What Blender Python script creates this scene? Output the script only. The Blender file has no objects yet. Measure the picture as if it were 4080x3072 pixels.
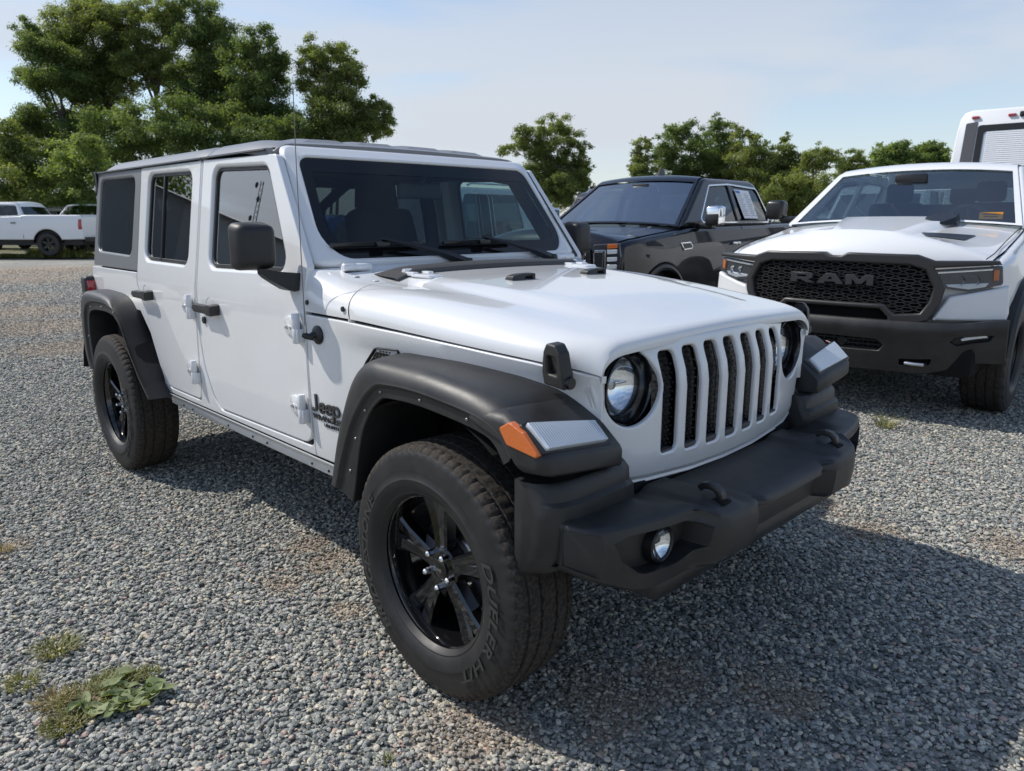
import bpy, bmesh, math, random
import numpy as np
from math import sin, cos, pi, radians, sqrt, atan2, hypot
from mathutils import Vector, Matrix
from mathutils.geometry import delaunay_2d_cdt

scene = bpy.context.scene
COL = scene.collection
RNG = random.Random(7)

# ------------------------------------------------------------------ camera
cam_d = bpy.data.cameras.new("camera")
cam = bpy.data.objects.new("camera", cam_d)
COL.objects.link(cam)
CAM = Vector((1.6772, -2.1840, 1.4658))
YAW, PITCH, ROLL, FPX = 2.369955, -0.220812, 0.000342, 2944.14
_f = Vector((cos(PITCH)*cos(YAW), cos(PITCH)*sin(YAW), sin(PITCH)))
_r = Vector((sin(YAW), -cos(YAW), 0)); _u = _r.cross(_f)
_r, _u = cos(ROLL)*_r + sin(ROLL)*_u, -sin(ROLL)*_r + cos(ROLL)*_u
cam.matrix_world = Matrix(((_r.x, _u.x, -_f.x, CAM.x), (_r.y, _u.y, -_f.y, CAM.y), (_r.z, _u.z, -_f.z, CAM.z), (0, 0, 0, 1)))
cam_d.sensor_fit = 'HORIZONTAL'; cam_d.sensor_width = 36.0
cam_d.lens = FPX/4080*36.0
cam_d.clip_start = 0.05; cam_d.clip_end = 2000
cam_d.dof.use_dof = True; cam_d.dof.focus_distance = 2.9; cam_d.dof.aperture_fstop = 5.6
scene.camera = cam

# ------------------------------------------------------------------ sky and sun
SUN = Vector((0.82, 0.47, -1.0)).normalized()          # direction the light travels
el = math.asin(-SUN.z); az = atan2(-SUN.x, -SUN.y)
world = bpy.data.worlds.new("World"); scene.world = world; world.use_nodes = True
wt = world.node_tree; wt.nodes.clear()
wo = wt.nodes.new('ShaderNodeOutputWorld'); wb = wt.nodes.new('ShaderNodeBackground')
sky = wt.nodes.new('ShaderNodeTexSky'); sky.sky_type = 'NISHITA'; sky.sun_disc = False
sky.sun_elevation = el; sky.sun_rotation = az % (2*pi)
sky.altitude = 0; sky.air_density = 1.0; sky.dust_density = 0.6; sky.ozone_density = 1.5
tc = wt.nodes.new('ShaderNodeTexCoord')
mp = wt.nodes.new('ShaderNodeMapping'); mp.inputs['Scale'].default_value = (1.0, 1.0, 5.5); mp.inputs['Rotation'].default_value = (0.10, 0.06, 0.9); mp.inputs['Location'].default_value = (0.35, 0.0, 0.1)
nz = wt.nodes.new('ShaderNodeTexNoise'); nz.inputs['Scale'].default_value = 1.5; nz.inputs['Detail'].default_value = 7; nz.inputs['Roughness'].default_value = 0.45; nz.inputs['Distortion'].default_value = 0.4
rp = wt.nodes.new('ShaderNodeMapRange'); rp.interpolation_type = 'SMOOTHSTEP'; rp.inputs['From Min'].default_value = 0.42; rp.inputs['From Max'].default_value = 0.60; rp.inputs['To Max'].default_value = 0.70
sx = wt.nodes.new('ShaderNodeSeparateXYZ')
hz_ = wt.nodes.new('ShaderNodeMapRange'); hz_.interpolation_type = 'SMOOTHSTEP'; hz_.inputs['From Min'].default_value = -0.02; hz_.inputs['From Max'].default_value = 0.27; hz_.inputs['To Min'].default_value = 0.60; hz_.inputs['To Max'].default_value = 0.02
fd = wt.nodes.new('ShaderNodeMapRange'); fd.inputs['From Min'].default_value = 0.2; fd.inputs['From Max'].default_value = 0.7; fd.inputs['To Min'].default_value = 1.0; fd.inputs['To Max'].default_value = 0.25
mm = wt.nodes.new('ShaderNodeMath'); mm.operation = 'MULTIPLY_ADD'; mm.use_clamp = True
mx = wt.nodes.new('ShaderNodeMixRGB'); mx.inputs[2].default_value = (4.15, 4.42, 4.85, 1)
for a_, b_ in ((tc.outputs['Generated'], mp.inputs[0]), (tc.outputs['Generated'], sx.inputs[0]), (sx.outputs[2], hz_.inputs[0]), (sx.outputs[2], fd.inputs[0]), (mp.outputs[0], nz.inputs['Vector']), (nz.outputs[0], rp.inputs[0]), (rp.outputs[0], mm.inputs[0]), (fd.outputs[0], mm.inputs[1]), (hz_.outputs[0], mm.inputs[2]), (mm.outputs[0], mx.inputs[0]), (sky.outputs[0], mx.inputs[1]), (mx.outputs[0], wb.inputs[0]), (wb.outputs[0], wo.inputs[0])):
    wt.links.new(a_, b_)
wb.inputs[1].default_value = 0.13
sun_d = bpy.data.lights.new("sun", 'SUN'); sun_d.energy = 3.35; sun_d.angle = radians(0.55); sun_d.color = (1.0, 0.95, 0.87)
sun = bpy.data.objects.new("sun", sun_d); COL.objects.link(sun); sun.location = (-20, -12, 30)
sun.rotation_euler = SUN.to_track_quat('-Z', 'Y').to_euler()
scene.view_settings.view_transform = 'Standard'; scene.view_settings.look = 'None'
scene.view_settings.exposure = 0.32; scene.view_settings.gamma = 1.0
scene.render.engine = 'CYCLES'
scene.cycles.max_bounces = 10; scene.cycles.transparent_max_bounces = 24; scene.cycles.use_denoising = True
scene.cycles.sample_clamp_indirect = 6.0
scene.cycles.caustics_reflective = False; scene.cycles.caustics_refractive = False

# ------------------------------------------------------------------ materials
MATS = {}
def mat(name, col, rough=0.5, metal=0.0, coat=0.0, spec=0.5, bump=None, var=None, coatr=0.03, trans=None):
    if name in MATS: return MATS[name]
    m = bpy.data.materials.new(name); m.use_nodes = True
    nt = m.node_tree; b = nt.nodes['Principled BSDF']
    b.inputs['Base Color'].default_value = (*col, 1); b.inputs['Roughness'].default_value = rough
    b.inputs['Metallic'].default_value = metal; b.inputs['Coat Weight'].default_value = coat
    b.inputs['Coat Roughness'].default_value = coatr; b.inputs['Specular IOR Level'].default_value = spec
    co = nt.nodes.new('ShaderNodeTexCoord')
    if bump:      # (scale, strength, distance)
        n = nt.nodes.new('ShaderNodeTexNoise'); n.inputs['Scale'].default_value = bump[0]; n.inputs['Detail'].default_value = 3
        bm = nt.nodes.new('ShaderNodeBump'); bm.inputs['Strength'].default_value = bump[1]; bm.inputs['Distance'].default_value = bump[2]
        nt.links.new(co.outputs['Object'], n.inputs['Vector']); nt.links.new(n.outputs[0], bm.inputs['Height']); nt.links.new(bm.outputs[0], b.inputs['Normal'])
    if var:       # (scale, colour2, roughness spread)
        n2 = nt.nodes.new('ShaderNodeTexNoise'); n2.inputs['Scale'].default_value = var[0]; n2.inputs['Detail'].default_value = 5; n2.inputs['Roughness'].default_value = 0.65
        r2 = nt.nodes.new('ShaderNodeValToRGB'); r2.color_ramp.elements[0].position = 0.38; r2.color_ramp.elements[1].position = 0.68
        mxx = nt.nodes.new('ShaderNodeMixRGB'); mxx.inputs[1].default_value = (*col, 1); mxx.inputs[2].default_value = (*var[1], 1)
        nt.links.new(co.outputs['Object'], n2.inputs['Vector']); nt.links.new(n2.outputs[0], r2.inputs[0]); nt.links.new(r2.outputs[0], mxx.inputs[0]); nt.links.new(mxx.outputs[0], b.inputs['Base Color'])
        ma = nt.nodes.new('ShaderNodeMath'); ma.operation = 'MULTIPLY_ADD'; ma.inputs[1].default_value = var[2]; ma.inputs[2].default_value = rough
        nt.links.new(r2.outputs[0], ma.inputs[0]); nt.links.new(ma.outputs[0], b.inputs['Roughness'])
    MATS[name] = m
    return m

def glass(name, tint, ior=1.5, minr=0.0, rough=0.0):
    """thin pane: mirror by Fresnel, tinted see-through otherwise"""
    m = bpy.data.materials.new(name); m.use_nodes = True; nt = m.node_tree; nt.nodes.clear()
    o = nt.nodes.new('ShaderNodeOutputMaterial'); mix = nt.nodes.new('ShaderNodeMixShader')
    t = nt.nodes.new('ShaderNodeBsdfTransparent'); t.inputs[0].default_value = (*tint, 1)
    g = nt.nodes.new('ShaderNodeBsdfGlossy'); g.inputs['Roughness'].default_value = rough; g.inputs[0].default_value = (0.95, 0.97, 1, 1)
    fr = nt.nodes.new('ShaderNodeFresnel'); fr.inputs[0].default_value = ior
    ma = nt.nodes.new('ShaderNodeMath'); ma.operation = 'ADD'; ma.inputs[1].default_value = minr; ma.use_clamp = True
    ge = nt.nodes.new('ShaderNodeNewGeometry'); io = nt.nodes.new('ShaderNodeMix'); io.inputs[2].default_value = ior; io.inputs[3].default_value = 1/ior
    nt.links.new(ge.outputs['Backfacing'], io.inputs[0]); nt.links.new(io.outputs[0], fr.inputs[0])      # the pane mirrors alike from both sides
    nt.links.new(fr.outputs[0], ma.inputs[0]); nt.links.new(ma.outputs[0], mix.inputs[0]); nt.links.new(t.outputs[0], mix.inputs[1]); nt.links.new(g.outputs[0], mix.inputs[2]); nt.links.new(mix.outputs[0], o.inputs[0])
    MATS[name] = m
    return m

WHITE = mat('white paint', (0.73, 0.74, 0.75), 0.32, coat=1.0, coatr=0.02, var=(2.3, (0.695, 0.70, 0.70), 0.10))
PLASTIC = mat('black textured plastic', (0.014, 0.014, 0.015), 0.42, spec=0.5, bump=(520, 0.30, 0.0012), var=(7, (0.026, 0.026, 0.026), 0.12))
HARDTOP = mat('hardtop grain', (0.155, 0.160, 0.170), 0.36, spec=0.7, bump=(700, 0.12, 0.001))
GLOSSBLK = mat('gloss black', (0.006, 0.006, 0.007), 0.09, coat=0.6)
SATIN = mat('satin black', (0.012, 0.012, 0.013), 0.32)
RUBBER = mat('rubber', (0.012, 0.012, 0.013), 0.46, spec=0.5, bump=(160, 0.15, 0.001), var=(14, (0.022, 0.021, 0.020), 0.12))
TREAD = mat('dusty tread', (0.016, 0.015, 0.015), 0.8, spec=0.3, var=(90, (0.070, 0.058, 0.047), 0.1), bump=(120, 0.4, 0.002))
LETTER = mat('raised rubber lettering', (0.042, 0.041, 0.040), 0.45)
DARK = mat('dark cavity', (0.008, 0.008, 0.009), 0.8, spec=0.2)
LINER = mat('wheel liner', (0.014, 0.014, 0.014), 0.8, spec=0.3, bump=(60, 0.3, 0.004))
CHROME = mat('chrome', (0.86, 0.87, 0.88), 0.06, metal=1.0)
STEEL = mat('steel', (0.55, 0.55, 0.56), 0.28, metal=1.0)
SILVER = mat('white hinge paint', (0.74, 0.75, 0.77), 0.3, coat=1.0)
AMBER = mat('amber lens', (0.56, 0.125, 0.010), 0.15, coat=1.0, bump=(260, 0.5, 0.002))
CLEARLENS = mat('clear lamp lens', (0.70, 0.74, 0.78), 0.12, metal=0.35, coat=1.0)
_nt = CLEARLENS.node_tree; _w = _nt.nodes.new('ShaderNodeTexWave'); _w.bands_direction = 'Y'; _w.inputs['Scale'].default_value = 34; _w.inputs['Distortion'].default_value = 0.6; _b = _nt.nodes.new('ShaderNodeBump'); _b.inputs['Strength'].default_value = 0.45; _b.inputs['Distance'].default_value = 0.004
_nt.links.new(_nt.nodes['Texture Coordinate'].outputs['Object'], _w.inputs[0]); _nt.links.new(_w.outputs[1], _b.inputs['Height']); _nt.links.new(_b.outputs[0], _nt.nodes['Principled BSDF'].inputs['Normal'])
REDLENS = mat('red lens', (0.35, 0.008, 0.014), 0.10, coat=1.0)
CABIN = mat('dark cabin trim', (0.020, 0.021, 0.023), 0.7, bump=(200, 0.2, 0.001))
SEATM = mat('seat cloth', (0.024, 0.024, 0.026), 0.85, bump=(300, 0.3, 0.001))
BADGE = mat('black badge', (0.008, 0.008, 0.008), 0.18, coat=0.6)
G_WIND = glass('windshield glass', (0.66, 0.82, 0.83), 1.50)
G_SIDE = glass('side glass', (0.55, 0.68, 0.68), 1.95, 0.20)
G_DARK = glass('privacy glass', (0.10, 0.115, 0.125), 1.80, 0.10)
G_FRIT = mat('black frit glass', (0.006, 0.007, 0.008), 0.06, spec=0.5)
G_LENS = glass('lamp cover glass', (0.93, 0.95, 0.97), 1.45)

# ------------------------------------------------------------------ object helpers
def _link(o, parent):
    COL.objects.link(o)
    if parent is not None: o.parent = parent
    return o

def tag(o, label=None, cat=None, group=None, kind=None):
    if label: o['label'] = label
    if cat: o['category'] = cat
    if group: o['group'] = group
    if kind: o['kind'] = kind
    return o

def thing(name, label, cat, loc=(0, 0, 0), rz=0.0, group=None):
    o = bpy.data.objects.new(name, None); COL.objects.link(o)
    o.empty_display_size = 0.3; o.location = loc; o.rotation_euler = (0, 0, rz)
    return tag(o, label, cat, group)

def dup_tree(o, parent=None):
    c = o.copy(); COL.objects.link(c); c.parent = parent
    for ch in list(o.children): dup_tree(ch, c)
    return c

class MB:
    """collects vertices and faces for one mesh object"""
    def __init__(s): s.v = []; s.f = []; s.m = []
    def add(s, v, f, mi=0):
        k = len(s.v); s.v += [tuple(p) for p in v]; s.f += [tuple(i+k for i in q) for q in f]; s.m += [mi]*len(f); return s
    def mesh(s, name, mats, smooth=35):
        me = bpy.data.meshes.new(name); me.from_pydata(s.v, [], s.f); me.update()
        for m in (mats if isinstance(mats, (list, tuple)) else [mats]): me.materials.append(m)
        if any(s.m): me.polygons.foreach_set('material_index', s.m)
        if smooth:
            me.polygons.foreach_set('use_smooth', [True]*len(me.polygons))
            if smooth < 179: me.set_sharp_from_angle(angle=radians(smooth))
        return me
    def build(s, name, mats, parent=None, smooth=35, loc=None, rot=None):
        o = bpy.data.objects.new(name, s.mesh(name, mats, smooth))
        if loc is not None: o.location = loc
        if rot is not None: o.rotation_euler = rot
        return _link(o, parent)
    # ---- shapes
    def loft(s, secs, closed=True, caps=True, mi=0, loop=False):
        n = len(secs[0]); v = [p for q in secs for p in q]; f = []
        R = len(secs) if loop else len(secs)-1
        for i in range(R):
            a = i*n; b = ((i+1) % len(secs))*n
            for j in range(n if closed else n-1):
                k = (j+1) % n; f.append((a+j, a+k, b+k, b+j))
        if caps and closed and not loop:
            f.append(tuple(range(n))[::-1]); f.append(tuple(len(v)-n+j for j in range(n)))
        return s.add(v, f, mi)
    def box(s, a, b, bev=0.0, seg=2, mi=0, M=None, taper=None):
        a, b = [min(p, q) for p, q in zip(a, b)], [max(p, q) for p, q in zip(a, b)]
        bm = bmesh.new(); bmesh.ops.create_cube(bm, size=1.0)
        for q in bm.verts:
            q.co = Vector(((a[i]+b[i])/2 + q.co[i]*(b[i]-a[i]) for i in range(3)))
            if taper: q.co = Vector(taper(q.co))
        if bev: bmesh.ops.bevel(bm, geom=list(bm.edges)+list(bm.verts), offset=bev, segments=seg, profile=0.5, affect='EDGES', clamp_overlap=True)
        bm.verts.index_update()
        v = [(M @ q.co) if M else q.co.copy() for q in bm.verts]; f = [tuple(x.index for x in p.verts) for p in bm.faces]
        bm.free(); return s.add(v, f, mi)
    def tube(s, path, r, n=10, mi=0, caps=True):
        path = [Vector(p) for p in path]; rs = r if isinstance(r, (list, tuple)) else [r]*len(path)
        secs = []; up = None
        for i, p in enumerate(path):
            t = (path[min(i+1, len(path)-1)] - path[max(i-1, 0)]).normalized()
            if up is None:
                up = Vector((0, 0, 1)) if abs(t.z) < 0.9 else Vector((1, 0, 0))
            a = t.cross(up).normalized(); b = a.cross(t).normalized(); up = b
            secs.append([p + rs[i]*(cos(2*pi*k/n)*a + sin(2*pi*k/n)*b) for k in range(n)])
        return s.loft(secs, True, caps, mi)
    def lathe(s, prof, n=48, o=(0, 0, 0), axis='y', mi=0, closed=False, a0=0.0, a1=2*pi, mod=None):
        full = abs(a1-a0) > 6.28; N = n if full else n+1; secs = []
        for i in range(N):
            a = a0 + (a1-a0)*i/n; q = []
            for j, (r, h) in enumerate(prof):
                if mod: r2, h2 = mod(i, j, r, h)
                else: r2, h2 = r, h
                c, d = r2*cos(a), r2*sin(a)
                q.append({'y': (o[0]+c, o[1]+h2, o[2]+d), 'z': (o[0]+c, o[1]+d, o[2]+h2), 'x': (o[0]+h2, o[1]+c, o[2]+d)}[axis])
            secs.append(q)
        return s.loft(secs, closed, False, mi, loop=full)
    def disc(s, c, r, axis='y', n=24, mi=0, h=0.0):
        k = {'y': lambda a: (c[0]+r*cos(a), c[1], c[2]+r*sin(a)), 'x': lambda a: (c[0], c[1]+r*cos(a), c[2]+r*sin(a)), 'z': lambda a: (c[0]+r*cos(a), c[1]+r*sin(a), c[2])}[axis]
        return s.add([k(2*pi*i/n) for i in range(n)], [tuple(range(n))], mi)
    def grid(s, P, mi=0, closed=False):
        return s.loft(P, closed, False, mi)
    def flip(s): s.f = [q[::-1] for q in s.f]; return s

def CR(xs, ys):
    """smooth monotone interpolation"""
    n = len(xs); d = [(ys[i+1]-ys[i])/(xs[i+1]-xs[i]) for i in range(n-1)]
    m = [d[0]] + [0 if d[i-1]*d[i] <= 0 else 2*d[i-1]*d[i]/(d[i-1]+d[i]) for i in range(1, n-1)] + [d[-1]]
    def f(x):
        if x <= xs[0]: return ys[0]
        if x >= xs[-1]: return ys[-1]
        i = 0
        while x > xs[i+1]: i += 1
        h = xs[i+1]-xs[i]; t = (x-xs[i])/h
        return (2*t**3-3*t*t+1)*ys[i] + (t**3-2*t*t+t)*h*m[i] + (-2*t**3+3*t*t)*ys[i+1] + (t**3-t*t)*h*m[i+1]
    return f
def sstep(a, b, x):
    t = min(1, max(0, (x-a)/(b-a))); return t*t*(3-2*t)

def rpoly(pts, r=0.0, seg=5):
    """polygon with rounded corners; each point (u, v[, radius])"""
    out = []; n = len(pts)
    for i in range(n):
        p = Vector(pts[i][:2]); a = Vector(pts[i-1][:2]); b = Vector(pts[(i+1) % n][:2])
        rr = pts[i][2] if len(pts[i]) > 2 else r
        if rr <= 0: out.append((p.x, p.y)); continue
        da = (a-p); db = (b-p); la, lb = da.length, db.length; da /= la; db /= lb
        ang = da.angle(db)
        if ang > pi-0.03: out.append((p.x, p.y)); continue
        t = min(rr/math.tan(ang/2), la*0.48, lb*0.48); q = t*math.tan(ang/2)
        c = p + (da+db).normalized()*(q/sin(ang/2))
        A = p+da*t-c; B = p+db*t-c
        a0 = atan2(A.y, A.x); a1 = atan2(B.y, B.x); dd = (a1-a0+pi) % (2*pi)-pi
        for k in range(seg+1):
            x = a0+dd*k/seg; out.append((c.x+q*cos(x), c.y+q*sin(x)))
    return out
def circle2(c, r, n=28): return [(c[0]+r*cos(2*pi*i/n), c[1]+r*sin(2*pi*i/n)) for i in range(n)]
def area2(L): return 0.5*sum(L[i-1][0]*L[i][1]-L[i][0]*L[i-1][1] for i in range(len(L)))
def dense(L, h):
    o = []
    for i in range(len(L)):
        a, b = L[i], L[(i+1) % len(L)]; k = max(1, int(math.ceil(hypot(b[0]-a[0], b[1]-a[1])/h)))
        for j in range(k): o.append((a[0]+(b[0]-a[0])*j/k, a[1]+(b[1]-a[1])*j/k))
    return o
def offs(L, d):
    """offset a CCW loop inwards by d"""
    n = len(L); o = []
    for i in range(n):
        a, p, b = L[i-1], L[i], L[(i+1) % n]
        e1 = Vector((p[0]-a[0], p[1]-a[1])); e2 = Vector((b[0]-p[0], b[1]-p[1]))
        if e1.length < 1e-9: e1 = e2
        if e2.length < 1e-9: e2 = e1
        n1 = Vector((-e1.y, e1.x)).normalized(); n2 = Vector((-e2.y, e2.x)).normalized()
        m = (n1+n2); m = m.normalized() if m.length > 1e-6 else n1
        k = 1/max(0.45, m.dot(n1)); o.append((p[0]+m.x*d*k, p[1]+m.y*d*k))
    return o
def inside(P, L):
    x, y = P[:, 0], P[:, 1]; r = np.zeros(len(P), bool); A = np.array(L); B = np.roll(A, -1, 0)
    for (x1, y1), (x2, y2) in zip(A, B):
        c = ((y1 > y) != (y2 > y))
        if abs(y2-y1) > 1e-12: r ^= c & (x < (x2-x1)*(y-y1)/(y2-y1)+x1)
    return r

def panel(name, outer, holes, fmap, out, m, parent=None, h=0.06, r=0.004, depth=0.02, hr=None, hd=None, smooth=50, mb=None, mi=0, nr=3):
    """sheet with rounded edges: 2D outline and holes, mapped to 3D by fmap(u, v); out = rough outward direction"""
    own = mb is None
    mb = mb or MB(); hr = r if hr is None else hr; hd = depth if hd is None else hd
    if area2(outer) < 0: outer = outer[::-1]
    outer = dense(outer, h); H = []
    for q in holes:
        q = q[::-1] if area2(q) > 0 else list(q)      # clockwise so that 'inwards' is into the sheet
        H.append(dense(q, h))
    out = Vector(out)
    def nrm(u, v):
        e = 1e-3; a = Vector(fmap(u+e, v))-Vector(fmap(u-e, v)); b = Vector(fmap(u, v+e))-Vector(fmap(u, v-e))
        n = a.cross(b).normalized(); return n if n.dot(out) > 0 else -n
    c0 = outer[0]; e = 1e-3
    a = Vector(fmap(c0[0]+e, c0[1]))-Vector(fmap(c0[0]-e, c0[1])); b = Vector(fmap(c0[0], c0[1]+e))-Vector(fmap(c0[0], c0[1]-e))
    flip = a.cross(b).dot(out) < 0
    loops = [(outer, r, depth)] + [(q, hr, hd) for q in H]
    inner = [offs(L, rr) if rr > 0 else L for L, rr, _ in loops]
    pts = []; edges = []
    for L in inner:
        k = len(pts); pts += L; edges += [(k+i, k+(i+1) % len(L)) for i in range(len(L))]
    B = np.array(pts); lo, hi = B.min(0), B.max(0)
    nx = max(1, int((hi[0]-lo[0])/h)); ny = max(1, int((hi[1]-lo[1])/h))
    if nx*ny > 1:
        gx, gy = np.meshgrid(np.linspace(lo[0], hi[0], nx+1)[1:-1] if nx > 1 else np.array([]), np.linspace(lo[1], hi[1], ny+1)[1:-1] if ny > 1 else np.array([]))
        G = np.stack([gx.ravel(), gy.ravel()], 1)
        if len(G):
            ok = inside(G, inner[0])
            for L in inner[1:]: ok &= ~inside(G, L)
            G = G[ok]
            if len(G):
                d = np.sqrt(((G[:, None, :]-B[None, :, :])**2).sum(2)).min(1); G = G[d > 0.45*h]
                pts = pts+[tuple(q) for q in G]
    res = delaunay_2d_cdt([Vector(p) for p in pts], edges, [], 0, 1e-7)
    V2 = [(p.x, p.y) for p in res[0]]; T = res[2]
    C = np.array([[sum(V2[i][0] for i in t)/3, sum(V2[i][1] for i in t)/3] for t in T])
    ok = inside(C, inner[0])
    for L in inner[1:]: ok &= ~inside(C, L)
    def ccw(t):
        a_, b_, c_ = (V2[i] for i in t); return tuple(t) if (b_[0]-a_[0])*(c_[1]-a_[1])-(b_[1]-a_[1])*(c_[0]-a_[0]) > 0 else tuple(t)[::-1]
    def fat(t):      # slivers along straight edges would spoil the vertex normals
        a_, b_, c_ = (V2[i] for i in t); ar = abs((b_[0]-a_[0])*(c_[1]-a_[1])-(b_[1]-a_[1])*(c_[0]-a_[0]))
        return ar > 2e-3*max((a_[0]-b_[0])**2+(a_[1]-b_[1])**2, (c_[0]-b_[0])**2+(c_[1]-b_[1])**2, (a_[0]-c_[0])**2+(a_[1]-c_[1])**2)
    F = [ccw(t) if not flip else ccw(t)[::-1] for t, k in zip(T, ok) if k and fat(t)]
    mb.add([Vector(fmap(*p)) for p in V2], F, mi)
    for L, rr, dd in loops:
        rings = []
        if rr > 0:
            for k in range(nr+1):
                a = 0.5*pi*k/nr; Lk = offs(L, rr*(1-sin(a))) if k < nr else L; rings.append((Lk, rr*(1-cos(a))))
        else: rings.append((L, 0.0))
        if dd > rr: rings.append((L, dd))
        if len(rings) < 2: continue
        secs = []
        for Lk, de in rings: secs.append([Vector(fmap(*p))-nrm(*p)*de for p in Lk])
        k = MB(); k.loft(secs, True, False)
        if not flip: k.flip()
        mb.add(k.v, k.f, mi)
    return mb.build(name, m, parent, smooth) if own else mb

def text_verts(s, size=1.0, ext=0.0, bold=0.0, align='LEFT', spacing=1.0):
    cu = bpy.data.curves.new('txt', 'FONT'); cu.body = s; cu.size = size; cu.extrude = ext; cu.offset = bold; cu.align_x = align
    cu.resolution_u = 3; cu.space_character = spacing
    o = bpy.data.objects.new('txt', cu); me = o.to_mesh()
    v = [q.co.copy() for q in me.vertices]; f = [tuple(p.vertices) for p in me.polygons]
    o.to_mesh_clear(); bpy.data.objects.remove(o); bpy.data.curves.remove(cu)
    return v, f
def text_on(mb, s, fmap, size, ext=0.001, bold=0.0, align='LEFT', sx=1.0, shear=0.0, spacing=1.0, mi=0):
    v, f = text_verts(s, size, ext, bold, align, spacing)
    mb.add([fmap(p.x*sx+p.y*shear, p.y, p.z) for p in v], f, mi); return mb
# ================================================================== white four-door off-road vehicle (frame: x forward, y left, z up, origin under the front axle)
JEEP = thing('off_road_car', 'white four-door off-road car with black flares and hardtop, nearest on the gravel', 'car')
J = JEEP
_pB = CR([0.40, 0.53, 0.60, 0.75, 0.95, 1.10, 1.17, 1.22, 1.27, 1.76], [0.775, 0.790, 0.797, 0.803, 0.806, 0.806, 0.803, 0.796, 0.789, 0.719])
_tp = CR([-0.90, -0.5, -0.2, 0.0, 0.2, 0.32, 0.42, 0.5], [0, -0.006, -0.028, -0.048, -0.078, -0.105, -0.160, -0.20])
def ysd(x, z): return _pB(z) + (_tp(x) if x > -0.9 else 0)
def sidemap(s, d=0.0): return lambda x, z: (x, s*(ysd(x, z)-d), z)

FD = rpoly([(-0.874, 0.598, 0.07), (-0.864, 1.13), (-0.858, 1.292, 0.03), (-1.168, 1.722, 0.03), (-1.874, 1.735, 0.012), (-1.876, 1.2), (-1.890, 0.95, 0.2), (-1.868, 0.78, 0.2), (-1.800, 0.64, 0.15), (-1.735, 0.586, 0.06)], 0.004)
RD = rpoly([(-1.964, 0.590, 0.05), (-1.943, 0.75), (-1.916, 1.0), (-1.902, 1.2), (-1.899, 1.735, 0.012), (-2.702, 1.738, 0.012), (-2.704, 1.12, 0.05), (-2.62, 0.985), (-2.42, 0.60, 0.05), (-2.36, 0.590)], 0.004)
WF = rpoly([(-1.758, 1.695, 0.055), (-1.235, 1.680, 0.07), (-1.005, 1.268, 0.05), (-1.755, 1.252, 0.055)])
WR = rpoly([(-2.588, 1.700, 0.055), (-2.003, 1.692, 0.055), (-2.008, 1.252, 0.055), (-2.602, 1.256, 0.06)])
WQ = rpoly([(-3.412, 1.700, 0.05), (-2.800, 1.696, 0.05), (-2.818, 1.270, 0.05), (-3.432, 1.280, 0.05)])
COMB = rpoly([(-3.52, 0.62), (-3.52, 1.182, 0.01), (-2.712, 1.182, 0.006), (-2.712, 1.118, 0.05), (-2.628, 0.985), (-2.428, 0.596, 0.05), (-2.36, 0.582), (-1.956, 0.581, 0.055), (-1.935, 0.75), (-1.908, 1.0), (-1.894, 1.2), (-1.891, 1.735), (-1.882, 1.735), (-1.884, 1.2), (-1.898, 0.95, 0.2), (-1.876, 0.775, 0.2), (-1.808, 0.630, 0.15), (-1.737, 0.577, 0.06), (-0.866, 0.590, 0.075), (-0.861, 0.66), (-0.861, 0.553), (-2.46, 0.553), (-2.46, 0.62), (-2.58, 0.86), (-2.70, 0.97), (-3.20, 0.98), (-3.34, 0.86), (-3.38, 0.62)])
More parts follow.
